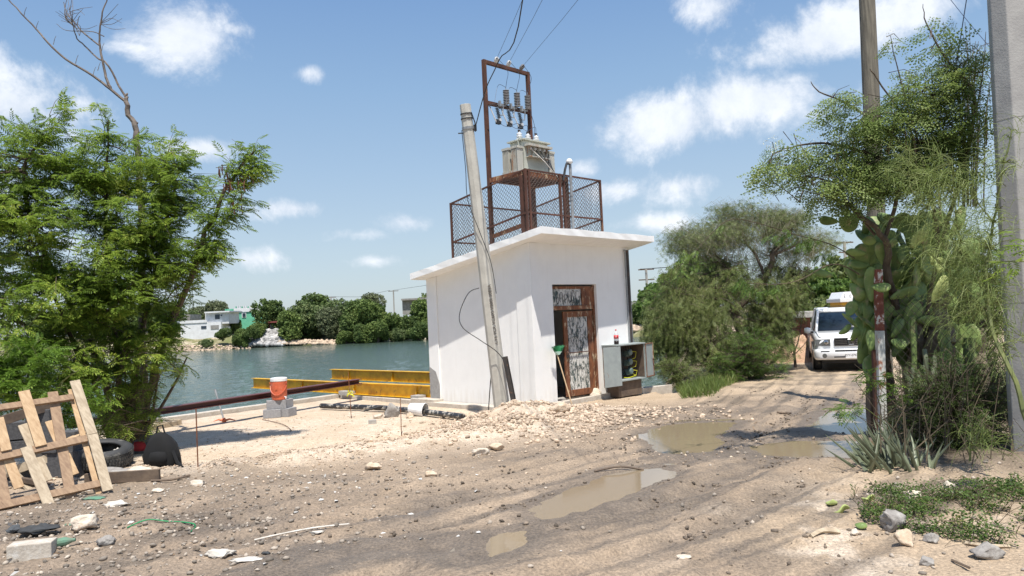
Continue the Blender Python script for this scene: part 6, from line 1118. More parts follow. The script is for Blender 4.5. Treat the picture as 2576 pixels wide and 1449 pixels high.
# slender bare shrub in front of the hut
w = M(); skeleton([path3([(2002, 935, 23), (1997, 880, 23), (1990, 840, 23), (1995, 790, 23), (2010, 740, 23)]), path3([(1998, 890, 23), (2010, 850, 23), (2018, 800, 23), (2030, 760, 23)]), path3([(1999, 900, 23), (1975, 860, 23), (1960, 840, 23)]), path3([(2000, 890, 23), (2020, 870, 23), (2035, 850, 23)]), path3([(1993, 850, 23), (1985, 800, 23), (1980, 760, 23)])], [(.05, .012), (.025, .008), (.015, .006), (.015, .006), (.015, .006)], w, 5)
o = thing('slender_shrub', PY(2002, 935, 23), 'slender bare branched shrub between the mesquite and the pickup truck', 'shrub'); w.ob('trunk', 'bark_dead', o); tips, _ = sample([blob(2000, 860, 40, 30, 23, .5), blob(2010, 790, 30, 50, 23, .4)], 150, .2); v, f = bake(TP[0], TP[1], tips, basis(rand_dir(150), rand_dir(150)), np.full(150, .14)); mkob('crown', v, f, MT['bush_green'], o)
# background bushes behind the truck and the mesquite
bgb = [([blob(2050, 740, 90, 70, 36, 2), blob(1980, 760, 60, 50, 36, 2)], 'light green bushes behind the slender shrub', 'bush_green', 36, 2020), ([blob(2120, 700, 70, 60, 42, 2)], 'rounded bush above the truck roof', 'mesquite', 42, 2120), ([blob(2180, 740, 60, 70, 38, 2)], 'bush behind the cactus left edge', 'bush_green', 38, 2180), ([blob(2090, 790, 50, 50, 33, 1.5)], 'dark bush between the slender shrub and the truck', 'mesquite', 33, 2080),
       ([blob(1930, 830, 60, 60, 29, 1.5)], 'bush around the small brick hut', 'bush_green', 29, 1935), ([blob(1650, 760, 45, 50, 46, 2)], 'bush on the far side of the inlet left of the mesquite', 'bush_green', 46, 1650), ([blob(1760, 700, 90, 60, 30, 2), blob(1700, 740, 60, 60, 30, 2)], 'tall green tree crown behind the mesquite left half', 'bush_green', 30, 1740)]
for bl, lb_2, ml, yy, bx_ in bgb: bs = PY(bx_, 860, yy); bs[2] = -.2; bush('background_bush', lb_2, bl, 420, .9, 8, .26, ml, bs, tpl=TT, catg='bush')
# ---- grass on the bank
n = 5200; x = rng.uniform(3.4, 7.6, n*3); y = rng.uniform(16.5, 21.5, n*3); lx = np.interp(y, [16.5, 18, 19.5, 21.5], [3.9, 4.2, 5.2, 6.6]); u_, v_2 = roaduv(x, y); k = (x > lx-.3) & (v_2 > 2.2) & (v_2 < 3.9); x, y = x[k][:n], y[k][:n]; z = H(x, y)
gp_ = np.stack([x, y, np.maximum(z, -.7)], 1); gd = np.stack([rng.normal(-.15, .35, len(x)), rng.normal(-.1, .35, len(x)), np.ones(len(x))], 1); gv = np.array([(0, -.022, 0), (0, .022, 0), (.55, .018, .03), (.55, -.018, .03), (1, 0, -.14), (1, .004, -.14)]); gf = np.array([(0, 1, 2, 3), (3, 2, 5, 4)]); v, f = bake(gv, gf, gp_, basis(gd, rand_dir(len(x))), rng.uniform(.10, .34, len(x)))
tag(mkob('bank_grass', v, f, MT['grass'], origin=(5, 18, 0)), 'long green grass tufts on the bank between water and road', 'grass', kind='stuff')
# ---- right side: moringa
mo = PY(2300, 1090, 10.2)
def podsR(t_):
    w = M()
    for px, py, L_, b_ in ((2122+130, 195+110, .45, .3), (2250, 320, .4, .25), (2300, 365, .42, 0), (2277, 350, .35, 0), (2122, 395, .35, 0), (2104, 380, .3, 0), (2391, 390, .45, 0), (2447, 280, .35, .1), (2455, 160, .3, .12), (2480, 300, .4, .05), (2360, 480, .4, 0)): p = PY(px, py-20, 8.6); w.tube([p, p+[-b_*L_*.4, 0, -L_*.5], p+[-b_*L_, 0, -L_]], [.008, .014, .006], 5)
    w.ob('seed_pods', 'pod_dry', t_); bl = [blob(1945, 365, 26, 26, 8.7, .2), blob(1960, 385, 30, 22, 8.7, .2), blob(2130, 345, 30, 20, 8.7, .2), blob(2055, 350, 25, 25, 8.7, .2), blob(2240, 85, 12, 10, 8.5, .1), blob(2060, 495, 16, 16, 8.7, .1), blob(2290, 190, 30, 16, 8.6, .2), blob(2010, 405, 20, 12, 8.7, .2)]; tips, _ = sample(bl, 520, .1); d = rand_dir(len(tips)); v, f = bake([(0, -.3, 0), (1, 0, 0), (0, .3, 0), (-1, 0, 0)], [(0, 1, 2, 3)], tips, basis(d, rand_dir(len(tips))), rng.uniform(.007, .014, len(tips))); mkob('blossoms', v, f, MT['flower'], t_)
mop = [path3([(2300, 1090, 10), (2280, 900, 9.8), (2240, 700, 9.3), (2225, 600, 9), (2160, 540, 8.8), (2090, 470, 8.7), (2030, 440, 8.7)]), path3([(2225, 600, 9), (2260, 440, 8.8), (2150, 375, 8.7), (2050, 362, 8.7), (1990, 370, 8.7), (1945, 385, 8.7)]), path3([(2260, 440, 8.8), (2290, 400, 8.7), (2220, 320, 8.6), (2130, 260, 8.6), (2060, 230, 8.6), (2040, 205, 8.6)]), path3([(2300, 1090, 10), (2330, 800, 9.4), (2360, 600, 9), (2330, 470, 8.8), (2290, 330, 8.6), (2200, 190, 8.5), (2190, 175, 8.5)]), path3([(2360, 600, 9), (2330, 430, 8.8), (2290, 290, 8.6), (2260, 180, 8.5), (2240, 90, 8.5)]),
       path3([(2370, 600, 9), (2420, 430, 8.7), (2450, 250, 8.6), (2380, 150, 8.5), (2330, 60, 8.5), (2322, 10, 8.5)]), path3([(2400, 500, 8.9), (2440, 350, 8.7), (2470, 200, 8.6), (2480, 80, 8.6)]), path3([(2200, 590, 9), (2140, 520, 8.8), (2080, 495, 8.7), (2020, 480, 8.7)]), path3([(2350, 600, 9), (2410, 480, 8.8), (2400, 330, 8.7), (2330, 220, 8.6)])]
mob = [blob(2320, 210, 60, 60, 8.6, .4), blob(2400, 330, 60, 60, 8.7, .4), blob(2330, 440, 80, 50, 8.8, .4), blob(2200, 330, 45, 60, 8.65, .35), blob(2215, 430, 60, 45, 8.8, .4), blob(2160, 400, 60, 40, 8.7, .4), blob(1975, 410, 62, 45, 8.7, .35), blob(1935, 430, 35, 30, 8.7, .3), blob(2080, 440, 80, 50, 8.75, .5), blob(2110, 500, 80, 35, 8.8, .4), blob(2060, 380, 55, 30, 8.7, .3), blob(2150, 330, 60, 40, 8.7, .4), blob(2080, 265, 55, 25, 8.6, .3), blob(2110, 240, 35, 20, 8.6, .3), blob(2250, 95, 26, 16, 8.5, .15), blob(2236, 110, 14, 26, 8.5, .12), blob(2280, 250, 60, 40, 8.6, .4), blob(2300, 320, 90, 50, 8.7, .5), blob(2210, 290, 55, 35, 8.6, .4), blob(2420, 170, 60, 60, 8.6, .4), blob(2370, 90, 30, 45, 8.5, .25), blob(2440, 260, 50, 70, 8.6, .4), blob(2380, 240, 60, 50, 8.6, .4), blob(2240, 420, 110, 70, 8.9, .5), blob(2380, 400, 90, 70, 8.9, .5), blob(2170, 450, 60, 50, 8.8, .4)]
grow('moringa_tree', 'airy tree with small round leaves and brown pods above the cactus', 'tree', mo, mop, [(.07, .006), (.026, .004), (.022, .004), (.03, .004), (.018, .003), (.026, .003), (.014, .003), (.018, .003), (.018, .003)], mob, 600, .36, 5, TMo, .215, 'moringa', 'bark', wind=(-.25, -.1, 0), up=.25, connect=.5, leafdroop=.45, twr=.005, extra=podsR)
w = M()
for k in range(16): x_ = random.uniform(2410, 2475); w.tube([PY(x_, 520, 9), PY(x_+random.gauss(0, 8), 300, 8.9), PY(x_+random.gauss(0, 20), random.uniform(40, 180), 8.9)], [.010, .007, .003], 4)
tag(w.ob('bare_stems', 'bark_dead'), 'bundle of bare upright stems left of the edge concrete pole', 'stems')
# arching acacia twig in front of the mesquite
w = M(); skeleton([path3([(2160, 690, 8.9), (2120, 668, 8.7), (2080, 668, 8.6), (2020, 700, 8.5), (1960, 715, 8.4), (1880, 712, 8.3)]), path3([(2150, 650, 8.9), (2090, 615, 8.7), (2000, 590, 8.6), (1900, 560, 8.5), (1830, 555, 8.4), (1760, 620, 8.3), (1700, 680, 8.2)])], [(.009, .004), (.007, .003)], w, 5)
o = thing('arching_twigs', PY(2160, 690, 8.9), 'thin arching twigs with blue green fern leaves reaching left of the cactus', 'branch'); w.ob('stem', 'stem_dry', o); tips, _ = sample([blob(1870, 715, 40, 22, 8.3, .1), blob(1920, 725, 45, 14, 8.4, .1), blob(1980, 720, 40, 14, 8.5, .1), blob(1700, 680, 24, 24, 8.2, .1), blob(1740, 640, 24, 20, 8.2, .1), blob(2030, 610, 40, 14, 8.6, .1), blob(1960, 590, 50, 14, 8.5, .1), blob(2080, 640, 40, 14, 8.7, .1), blob(1830, 560, 30, 8, 8.4, .1)], 150, .1)
dl = np.stack([rng.normal(-.4, .5, 150), rng.normal(0, .4, 150), rng.normal(-.5, .4, 150)], 1); v, f = bake(TL[0], TL[1], tips, basis(dl, rand_dir(150)*.4+UP), rng.uniform(.07, .12, 150)); mkob('leaves', v, f, MT['bush_green'], o)
# ---- retama: long hanging threads
def retama(name, label, base, paths, radii, src, n, Lr, bias, mi='retama'):
    t_ = thing(name, base, label, 'tree'); w = M(); sk = skeleton(paths, radii, w, 6); tips, _ = sample(src, n, .1); vs = []; fs = []; o_ = 0; lpos = []; ldir = []
    for T in tips:
        L_ = rng.uniform(*Lr); d = np.array(bias)+rng.normal(0, .45, 3); d /= np.linalg.norm(d); sd_ = rand_dir(1)[0]; sd_ = np.cross(d, sd_); sd_ /= np.linalg.norm(sd_); p = T.copy(); seg = 6; wv = .0022; P = [p.copy()]
        for i in range(seg): p = p+d*L_/seg; d = d+np.array([0, 0, -.28]); d /= np.linalg.norm(d); P.append(p.copy())
        for i, p in enumerate(P): ww = wv*(1-.6*i/seg); vs += [p-sd_*ww, p+sd_*ww]
        fs += [(o_+2*i, o_+2*i+1, o_+2*i+3, o_+2*i+2) for i in range(seg)]; o_ += len(P)*2
        for q in range(10): u = rng.uniform(.1, 1)*seg; i = min(int(u), seg-1); lpos.append(P[i]+(P[i+1]-P[i])*(u-i)); ldir.append((P[i+1]-P[i])/L_*seg+rand_dir(1)[0]*1.1)
        if rng.uniform() < .25: j = np.argmin(((sk-T)**2).sum(1)); w.tube([sk[j], (sk[j]+T)/2+UP*.03, T], [.006, .004, .003], 3, False)
    w.ob('trunk', 'stem_green', t_); mkob('fronds', np.array(vs), np.array(fs), MT[mi], t_); v, f = bake([(0, -.18, 0), (1, 0, 0), (0, .18, 0), (-.2, 0, 0)], [(0, 1, 2, 3)], np.array(lpos), basis(np.array(ldir), rand_dir(len(lpos))), rng.uniform(.008, .016, len(lpos))); mkob('leaflets', v, f, MT[mi], t_)
rt = [path3([(2590, 1090, 6.4), (2555, 960, 6.5), (2500, 840, 6.7), (2480, 700, 6.9), (2500, 560, 7), (2520, 440, 7), (2545, 330, 7)]), path3([(2480, 740, 6.9), (2420, 640, 7.1), (2350, 540, 7.3), (2290, 470, 7.4), (2290, 360, 7.4)]), path3([(2490, 800, 6.8), (2400, 700, 7.1), (2340, 640, 7.3), (2280, 620, 7.4)]), path3([(2420, 640, 7.1), (2400, 500, 7.2), (2395, 400, 7.3)]), path3([(2500, 560, 7), (2450, 500, 7.1), (2420, 470, 7.2)])]
rsr = [blob(2310, 420, 75, 55, 7.4, .4), blob(2360, 530, 70, 50, 7.4, .4), blob(2380, 470, 80, 60, 7.3, .4), blob(2400, 620, 100, 90, 7.1, .4), blob(2480, 560, 60, 120, 7, .4), blob(2500, 740, 60, 100, 6.9, .3), blob(2430, 760, 70, 80, 7, .3), blob(2520, 420, 40, 60, 7, .2), blob(2550, 330, 30, 30, 7, .15), blob(2440, 680, 50, 60, 7.2, .3), blob(2530, 860, 50, 60, 6.8, .2)]
retama('retama_tree', 'thread leaved green tree drooping over the cactus at the right', rt[0][0], rt, [(.022, .006), (.011, .004), (.010, .003), (.009, .003), (.008, .003)], rsr, 1900, (.22, .48), (-.55, -.1, .15))
retama('retama_seedling', 'low spray of thread leaves above the ground cover at right', PY(2500, 1160, 6.4), [path3([(2440, 1160, 6.4), (2440, 1110, 6.4)])], [(.01, .005)], [blob(2440, 1090, 35, 20, 6.4, .15), blob(2470, 1120, 50, 25, 6.4, .15)], 90, (.25, .42), (.1, -.2, .5))
# near leaf sprays at the frame edge and by the post
for (bl, n_, lb_2, yy, ml) in (([blob(2560, 660, 35, 40, 5.9, .15), blob(2575, 600, 30, 40, 5.9, .15)], 20, 'feathery spray in front of the edge concrete pole', 5.9, 'leucaena'), ([blob(2205, 950, 50, 28, 8.4, .2), blob(2255, 985, 40, 25, 8.4, .2)], 34, 'bright feathery leaves in front of the painted post', 8.4, 'leucaena_near'), ([blob(2140, 1030, 40, 22, 8.9, .15)], 26, 'dark small leaved twig poking left of the posts over the puddle', 8.9, 'bush_green')):
    p = bl[0][0]; t_ = thing('leaf_spray', p, lb_2, 'branch'); w = M(); w.tube([p+[.5, .1, -.25], p+[.2, .05, 0], p+[-.25, 0, .02]], [.008, .006, .003], 4); w.ob('stem', 'stem_green', t_); tips, _ = sample(bl, n_, .1); dl = np.stack([rng.normal(-.7, .4, n_), rng.normal(-.3, .3, n_), rng.normal(-.05, .3, n_)], 1); v, f = bake(TL[0], TL[1], tips, basis(dl, rand_dir(n_)*.3+UP), rng.uniform(.11, .17, n_)); mkob('leaves', v, f, MT[ml], t_)
# ---- prickly pear
pc_ = thing('prickly_pear', PY(2260, 1090, 9.8), 'tall prickly pear cactus with many green pads behind the painted post', 'cactus'); bmp = bmesh.new(); bmesh.ops.create_icosphere(bmp, subdivisions=3, radius=1); PV = np.array([tuple(v.co) for v in bmp.verts]); PF = np.array([[v.index for v in p.verts] for p in bmp.faces]); bmp.free()
PV[:, 0] = PV[:, 0]; obo = 1+.28*PV[:, 0]; PV[:, 1] *= obo
def pad(px, py, L_, W_, ang, Y_=9.3, tilt=0., m='cactus', parent=pc_, nm='pad', th=.028):
    c = PY(px, py, Y_); k = Y_/FP; a = R(ang); x_ = np.array([math.cos(a), 0, math.sin(a)]); yv = np.array([-math.sin(a), 0, math.cos(a)]); n_ = np.array([0, -1., 0]); yv = yv*math.cos(tilt)+n_*math.sin(tilt); n_ = np.cross(x_, yv)
    v = PV*np.array([L_/2*k, W_/2*k/1.05, th]); v[:, 2] += .03*np.sin(PV[:, 0]*2.2+px)*W_/40; v = c+v[:, :1]*x_+v[:, 1:2]*yv+v[:, 2:]*n_; return mkob(nm, v, PF, MT[m], parent, smooth=True, origin=c)
PL_ = [(2084, 555, 47, 24, 170, 9.2), (2133, 562, 54, 42, -35, 9.2), (2140, 545, 50, 34, -20, 9.5), (2182, 574, 62, 46, 70, 9.5), (2185, 605, 36, 26, 0, 9.1), (2153, 636, 54, 21, 175, 9.2), (2161, 665, 56, 26, 178, 9.3), (2224, 641, 72, 38, 110, 9.2), (2237, 594, 36, 28, 15, 9.3), (2240, 612, 38, 28, 0, 9.15), (2273, 562, 56, 42, 100, 9.5), (2272, 640, 50, 34, 60, 9.4), (2268, 696, 56, 42, 75, 9.5), (2216, 722, 50, 28, 3, 8.95), (2274, 738, 74, 28, 20, 9.2), (2156, 735, 52, 32, -60, 9.3), (2192, 715, 90, 34, 87, 9.25), (2181, 800, 88, 46, 95, 9.4), (2141, 777, 40, 30, 60, 9.2), (2190, 857, 54, 22, 85, 9.1), (2126, 829, 40, 19, 30, 9.1), (2138, 805, 52, 12, -45, 9.1), (2071, 688, 52, 21, 160, 9.3), (2258, 826, 58, 25, 50, 9.2), (2260, 863, 42, 32, -10, 9.15), (2336, 808, 60, 30, -10, 9.3), (2297, 842, 98, 24, 88, 9.3), (2234, 800, 62, 40, -60, 9.5), (2455, 785, 52, 26, -60, 9.4), (2300, 770, 50, 30, 80, 9.5), (2230, 760, 50, 34, 70, 9.6), (2340, 560, 60, 44, 70, 9.6), (2320, 700, 60, 40, 100, 9.7), (2230, 560, 44, 34, 60, 9.6), (2200, 640, 70, 40, 90, 9.6), (2170, 700, 60, 36, 100, 9.55), (2150, 840, 40, 26, 70, 9.3), (2210, 850, 60, 34, 80, 9.6), (2310, 620, 54, 40, 80, 9.6), (2380, 620, 60, 44, 100, 9.7), (2420, 700, 60, 44, 80, 9.7), (2390, 760, 60, 40, 70, 9.7), (2440, 640, 50, 40, 60, 9.7), (2350, 860, 70, 36, 95, 9.6)]
for i, (px, py, L_, W_, a_, Y_) in enumerate(PL_): pad(px, py, L_, W_, a_, Y_, tilt=.5*math.sin(i*2.3))
for (px, py, L_, W_, a_, Y_) in ((2366, 668, 42, 34, 60, 8.6), (2363, 727, 76, 32, 65, 8.6), (2347, 644, 46, 24, 70, 8.7), (2312, 598, 58, 34, 55, 8.8)): pad(px, py, L_, W_, a_, Y_, .2, m='cactus_pale')
for i, (x_, y_) in enumerate(((2190, 930), (2200, 880), (2175, 880), (2205, 820), (2170, 830), (2188, 770), (2165, 760), (2205, 700), (2180, 660), (2195, 610))): pad(x_, y_, 74, 40, 80+12*math.sin(i*2), 9.38+.04*(i % 3), tilt=.4*math.sin(i*3))
for i in range(85):
    x_ = random.uniform(2140, 2335) if i < 60 else random.uniform(2300, 2480); y_ = random.uniform(545, 900)
    if x_ < 2185 and y_ < 600: continue
    if x_ < 2170 and y_ > 700: continue
    pad(x_, y_, random.uniform(62, 94), random.uniform(36, 58), random.gauss(85, 38), random.uniform(9.35, 9.8), tilt=random.uniform(-.9, .9))
w = M()
for P, r_ in (([(2193, 1090, 9.7), (2190, 950, 9.7), (2186, 860, 9.7), (2192, 760, 9.7), (2189, 640, 9.7)], (.06, .04)), ([(2240, 1090, 9.7), (2232, 980, 9.6), (2226, 900, 9.5), (2215, 800, 9.4)], (.09, .05)), ([(2300, 1100, 9.6), (2296, 960, 9.5), (2300, 860, 9.4), (2310, 760, 9.5)], (.10, .06)), ([(2440, 1100, 9.0), (2410, 1000, 9.1), (2370, 930, 9.2), (2372, 830, 9.3), (2380, 740, 9.4)], (.20, .10)), ([(2420, 1000, 9.1), (2390, 900, 9.1), (2385, 850, 9.2)], (.10, .08)), ([(2330, 1100, 9.7), (2350, 980, 9.6), (2330, 880, 9.5), (2340, 780, 9.6)], (.09, .06)), ([(2450, 1090, 9.3), (2470, 950, 9.4), (2460, 830, 9.5)], (.12, .07))): skeleton([path3(P)], [r_], w, 8)
w.ob('trunk', 'cactus_trunk', pc_)
w = M()
for x_, t_2, r_ in ((2377, 830, .075), (2438, 850, .07), (2297, 800, .035), (2410, 900, .06)): skeleton([path3([(x_+5, 1080, 9.1), (x_+2, 950, 9.05), (x_, t_2, 9.05)])], [(r_, r_*.9)], w, 10)
w.ob('thick_stem', 'cactus', pc_)
# columnar green stems low in the thicket + dark tangle
w = M()
for k in range(13): x_ = 2300+k*11+random.gauss(0, 5); skeleton([path3([(x_+10, 1130, 8.7), (x_+random.gauss(0, 12), 1010, 8.8), (x_+random.gauss(-4, 14), 900+random.uniform(-30, 40), 8.9)])], [(.045, .025)], w, 6)
tag(w.ob('tall_green_stems', 'aloe'), 'cluster of thick dark green upright stems inside the thicket', 'succulent')
w = M()
for k in range(120):
    x_ = random.uniform(2205, 2560); yb = 1090+ (x_-2205)*.28; yb += random.uniform(-20, 60); Yd = random.uniform(7.2, 9.4); d1 = random.gauss(0, 26); d2 = random.gauss(0, 60); h_ = random.uniform(60, 260); w.tube([PY(x_, yb, Yd), PY(x_+d1, yb-h_*.5, Yd+.05), PY(x_+d2, yb-h_, Yd+.1)], [.007, .005, .0025], 4, False)
tag(w.ob('dry_thicket', 'stem_dry'), 'tangle of thin dry stems under the cactus and retama', 'undergrowth', kind='stuff')
for j, (x0_, x1_, y0_, y1_, Yd, n_, ml, lb_2) in enumerate([(2235, 2570, 870, 1190, 8.5, 700, 'shade_tinted_leaf', 'low leafy growth in the shade inside the right thicket'), (2190, 2570, 560, 900, 10.8, 1300, 'bush_green', 'dense bush filling the gaps behind the cactus'), (2250, 2600, 850, 1100, 10.6, 900, 'shade_tinted_leaf', 'dark bush low behind the thicket beside the edge pole')]):
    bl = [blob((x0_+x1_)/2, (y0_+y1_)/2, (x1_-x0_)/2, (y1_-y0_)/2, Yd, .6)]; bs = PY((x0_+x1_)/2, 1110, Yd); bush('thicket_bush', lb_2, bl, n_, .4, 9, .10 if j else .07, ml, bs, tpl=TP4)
# aloe rosette
al = thing('aloe_plant', PY(2250, 1205, 7.5), 'spiky grey green aloe clump at the corner of the thicket', 'aloe'); w = M(); random.seed(21)
for k in range(105):
    bx_ = 2188+random.uniform(-12, 170)*random.random()**.4; by_ = 1175+random.uniform(-10, 40); ang = R(random.gauss(112-(bx_-2200)*.12, 19)); L_ = random.uniform(55, 132); Yd = 7.35+random.uniform(-.15, .4); d = (math.cos(ang), -math.sin(ang)); c_ = random.uniform(6, 26); P = []
    for i in range(7): u = i/6; P.append(PY(bx_+d[0]*L_*u-c_*u*u*.6*(1 if d[0] < 0 else -1), by_+d[1]*L_*u-c_*.2*u*u, Yd-.18*u*(k % 3-1)))
    k0 = len(w.v); vs = []
    for i, p in enumerate(P):
        u = i/6; wd = .021*(1-u)**.75+.0012; t_ = P[min(i+1, 6)]-P[max(i-1, 0)]; t_ /= np.linalg.norm(t_); s_ = np.cross(t_, [0, -1, .2]); s_ /= np.linalg.norm(s_); n_ = np.cross(s_, t_); vs += [p-s_*wd, p+n_*wd*.35, p+s_*wd, p-n_*wd*.35]
    w.add(vs, [(4*i+j, 4*i+(j+1) % 4, 4*i+4+(j+1) % 4, 4*i+4+j) for i in range(6) for j in range(4)])
w.ob('leaves', 'aloe', al)
# ground cover
gpoly = np.array([PZ(px, py, .4)[:2] for px, py in [(2130, 1280), (2190, 1230), (2300, 1240), (2400, 1225), (2600, 1200), (2640, 1370), (2560, 1372), (2450, 1350), (2330, 1345), (2260, 1320), (2180, 1310)]])
n = 60000; x = rng.uniform(gpoly[:, 0].min(), gpoly[:, 0].max(), n); y = rng.uniform(gpoly[:, 1].min(), gpoly[:, 1].max(), n); s_ = sdist(gpoly, x, y)+.25*(fbm(x*3, y*3, 2, 91)-.5); k = (s_ < 0) & (fbm(x*4, y*4, 3, 92) > .40); x, y = x[k][:9500], y[k][:9500]; z = H(x, y)
pos = np.stack([x, y, z+rng.uniform(.01, .13, len(x))*fbm(x*3, y*3, 2, 93)*1.6], 1); v, f = bake([(0, 0, 0), (.5, .38, .05), (1, 0, 0), (.5, -.38, .05)], [(0, 1, 2, 3)], pos, basis(rand_dir(len(x))*[1, 1, .5], UP+rand_dir(len(x))*.7), rng.uniform(.012, .026, len(x))); tag(mkob('ground_cover', v, f, MT['ground_leaf'], origin=(5, 6, .4)), 'low creeping weeds with small leaves at the lower right', 'ground cover', kind='stuff')
w = M()
for k in range(260): i = random.randrange(len(x)); p = pos[i]*[1, 1, 0]+[0, 0, z[i]]; a = random.uniform(0, 6.28); L_ = random.uniform(.08, .3); w.tube([p, p+[math.cos(a)*L_*.5, math.sin(a)*L_*.5, random.uniform(.03, .12)], p+[math.cos(a)*L_, math.sin(a)*L_, random.uniform(0, .12)]], [.003, .0025, .0015], 3, False)
tag(w.ob('runner_stems', 'stem_dry'), 'dry runner stems woven through the ground cover', 'undergrowth', kind='stuff')
# fallen pads and litter on the right
for px, py, L_, W_, m_, lb_2, a_ in ((2093, 1270, 36, 30, 'cactus_pale', 'pale wilted cactus pad on the mud, left one of the fallen pair', 80), (2117, 1286, 42, 26, 'cactus_pale', 'pale wilted cactus pad on the mud, right one of the fallen pair', -20), (2168, 1336, 22, 30, 'cactus', 'fresh green pad fragment standing beside the small white stone', 80), (2184, 1264, 40, 26, 'cactus_pale', 'yellow cactus pad at the tip of the ground cover', 20)):
    p = G(px, py); k = p[1]/FP; v = PV*np.array([L_/2*k, W_/2*k*.9, .016]); tl_ = np.array([[1, 0, 0], [0, .7, -.7], [0, .7, .7]]); c_, s_ = math.cos(R(a_)), math.sin(R(a_)); v[:, 2] += .02*np.sin(PV[:, 0]*3); v = v@np.array([[c_, s_, 0], [-s_, c_, 0], [0, 0, 1]]); v = v@tl_; tag(mkob('fallen_pad', v+p+UP*(W_/2*k*.55), PF, MT[m_], smooth=True, origin=p), lb_2, 'cactus pad')
wire([G(2040, 1357, .01), G(2070, 1352, .02), G(2112, 1346, .01)], .018, 'pale dry bark strip on the track left of the white stone', 'wood_old', nm='bark_strip'); wire([G(2430, 1373, .01), G(2480, 1380, .02), G(2540, 1378, .01)], .012, 'pale dry stick lying beside the long grey rock', 'wood_old', nm='stick'); wire([G(1955, 1040, .01), G(1975, 1044, .02), G(1990, 1042, .01)], .015, 'dark stick at the edge of the middle distance road', 'wood_dark', nm='stick'); wire([G(1495, 1188, .01), G(1560, 1184, .03), G(1620, 1187, .01)], .010, 'thin bent twig lying on the mud between the puddles', 'wood_dark', nm='stick'); wire([G(2395, 1418, .01), G(2440, 1440, .02)], .008, 'thin black twig at the bottom right edge', 'wood_dark', nm='stick')
# ================================================================= FAR SHORE
def far_tree_proto(nm, ml, seed, rx, rz_, bare=False):
    r_ = np.random.default_rng(seed); root = thing(nm, (0, 0, 0), 'x', 'tree', 'trees along the far shore'); w = M(); cs = []
    for k in range(9): a = r_.uniform(0, 6.28); rr = r_.uniform(0, .62)*rx; cs.append((np.array([math.cos(a)*rr, math.sin(a)*rr*.7, rz_*r_.uniform(.35, 1.15)]), np.array([rx*.45, rx*.4, rz_*.36])*r_.uniform(.75, 1.2)))
    for k in range(7): c = cs[k][0]; w.tube([(r_.normal(0, .2), 0, -.6), (c[0]*.3, c[1]*.3, c[2]*.4), tuple(c)], [.22, .14, .05], 5, False)
    w.ob('trunk', 'bark', root); tips, _ = sample(cs, 1500, .45); v, f = bake(TT[0], TT[1], tips, basis(r_.normal(size=(1500, 3)), r_.normal(size=(1500, 3))), r_.uniform(.35, .75, 1500)); mkob('crown', v, f, MT[ml], root); return root
protos = [far_tree_proto('far_tree', 'far%d' % i, 300+i, rx, rz_) for i, (rx, rz_) in enumerate([(5.5, 6.0), (6.5, 5.9), (5.2, 5.4), (6.0, 6.3)])]
fspec = [(500, 836, 185, .75, 3, 'olive bushy tree right of the big left tree, behind the white house'), (545, 835, 180, .85, 3, 'pale olive tree behind the white house roof'), (588, 838, 163, .42, 0, 'dark small tree against the right wall of the white house'), (606, 846, 150, .42, 2, 'green tree between white house and green house'), (626, 848, 150, .38, 0, 'tree below the green house left window'), (648, 842, 153, .5, 2, 'broad leafy tree in front of the green house right end'),
         (700, 842, 158, .95, 0, 'dark tree immediately right of the red shack'), (735, 845, 154, .85, 2, 'rounded tree second to the right of the red shack'), (770, 842, 158, 1.05, 1, 'broad tree above the low stony shore'), (805, 842, 160, 1.12, 0, 'tall dark tree left of the greyish one'), (835, 845, 154, .80, 3, 'greyish olive tree leaning over the stony shore'), (865, 842, 156, 1.15, 1, 'tallest pale green tree midway along the far shore'), (890, 845, 152, 1.0, 0, 'tree right of the tallest pale green one'), (925, 842, 151, 1.0, 2, 'dense green tree touching the water right of the stony shore'),
         (955, 838, 158, 1.0, 0, 'dark tree left of the far grey house'), (985, 845, 150, .7, 2, 'bright green tree at the waterline below the far grey house'), (1015, 842, 158, .6, 1, 'olive tree just below the far grey house'), (1045, 845, 150, .62, 0, 'dark tree right of the far grey house near the white wall'), (1075, 838, 154, 1.0, 2, 'tree partly hidden by the back corner of the white pump house'), (1085, 812, 205, 1.0, 1, 'distant tree beside the far grey house roof'), (940, 820, 190, .9, 3, 'small distant tree top beside the second far utility pole'),
         (480, 840, 175, .7, 1, 'distant tree seen through the left foliage above the water'), (430, 846, 160, .9, 0, 'dark far tree behind the left foliage right stem'), (380, 850, 160, .9, 2, 'far tree behind the middle of the left foliage'), (320, 850, 165, .9, 1, 'far tree behind the left trunk'), (250, 855, 165, .9, 0, 'far tree behind the lower left foliage'), (180, 858, 165, .9, 2, 'far tree seen low through the leftmost foliage'), (100, 860, 165, .9, 1, 'leftmost far tree, mostly hidden by the foliage'),
         (1590, 805, 120, .62, 2, 'tree directly right of the pump house roof end'), (1612, 800, 115, .55, 0, 'dark tree at the foot of the tall far utility pole'), (1650, 800, 130, .8, 1, 'tree right of the tall far utility pole'), (1700, 795, 140, .9, 2, 'far tree behind the mesquite left edge'), (2070, 790, 150, 1.1, 1, 'hazy distant tree left of the pole with transformer'), (2130, 785, 150, 1.0, 2, 'distant tree at the foot of the pole with transformer'), (1130, 830, 155, .9, 1, 'far tree hidden behind the left white wall')]
first = [True]*4
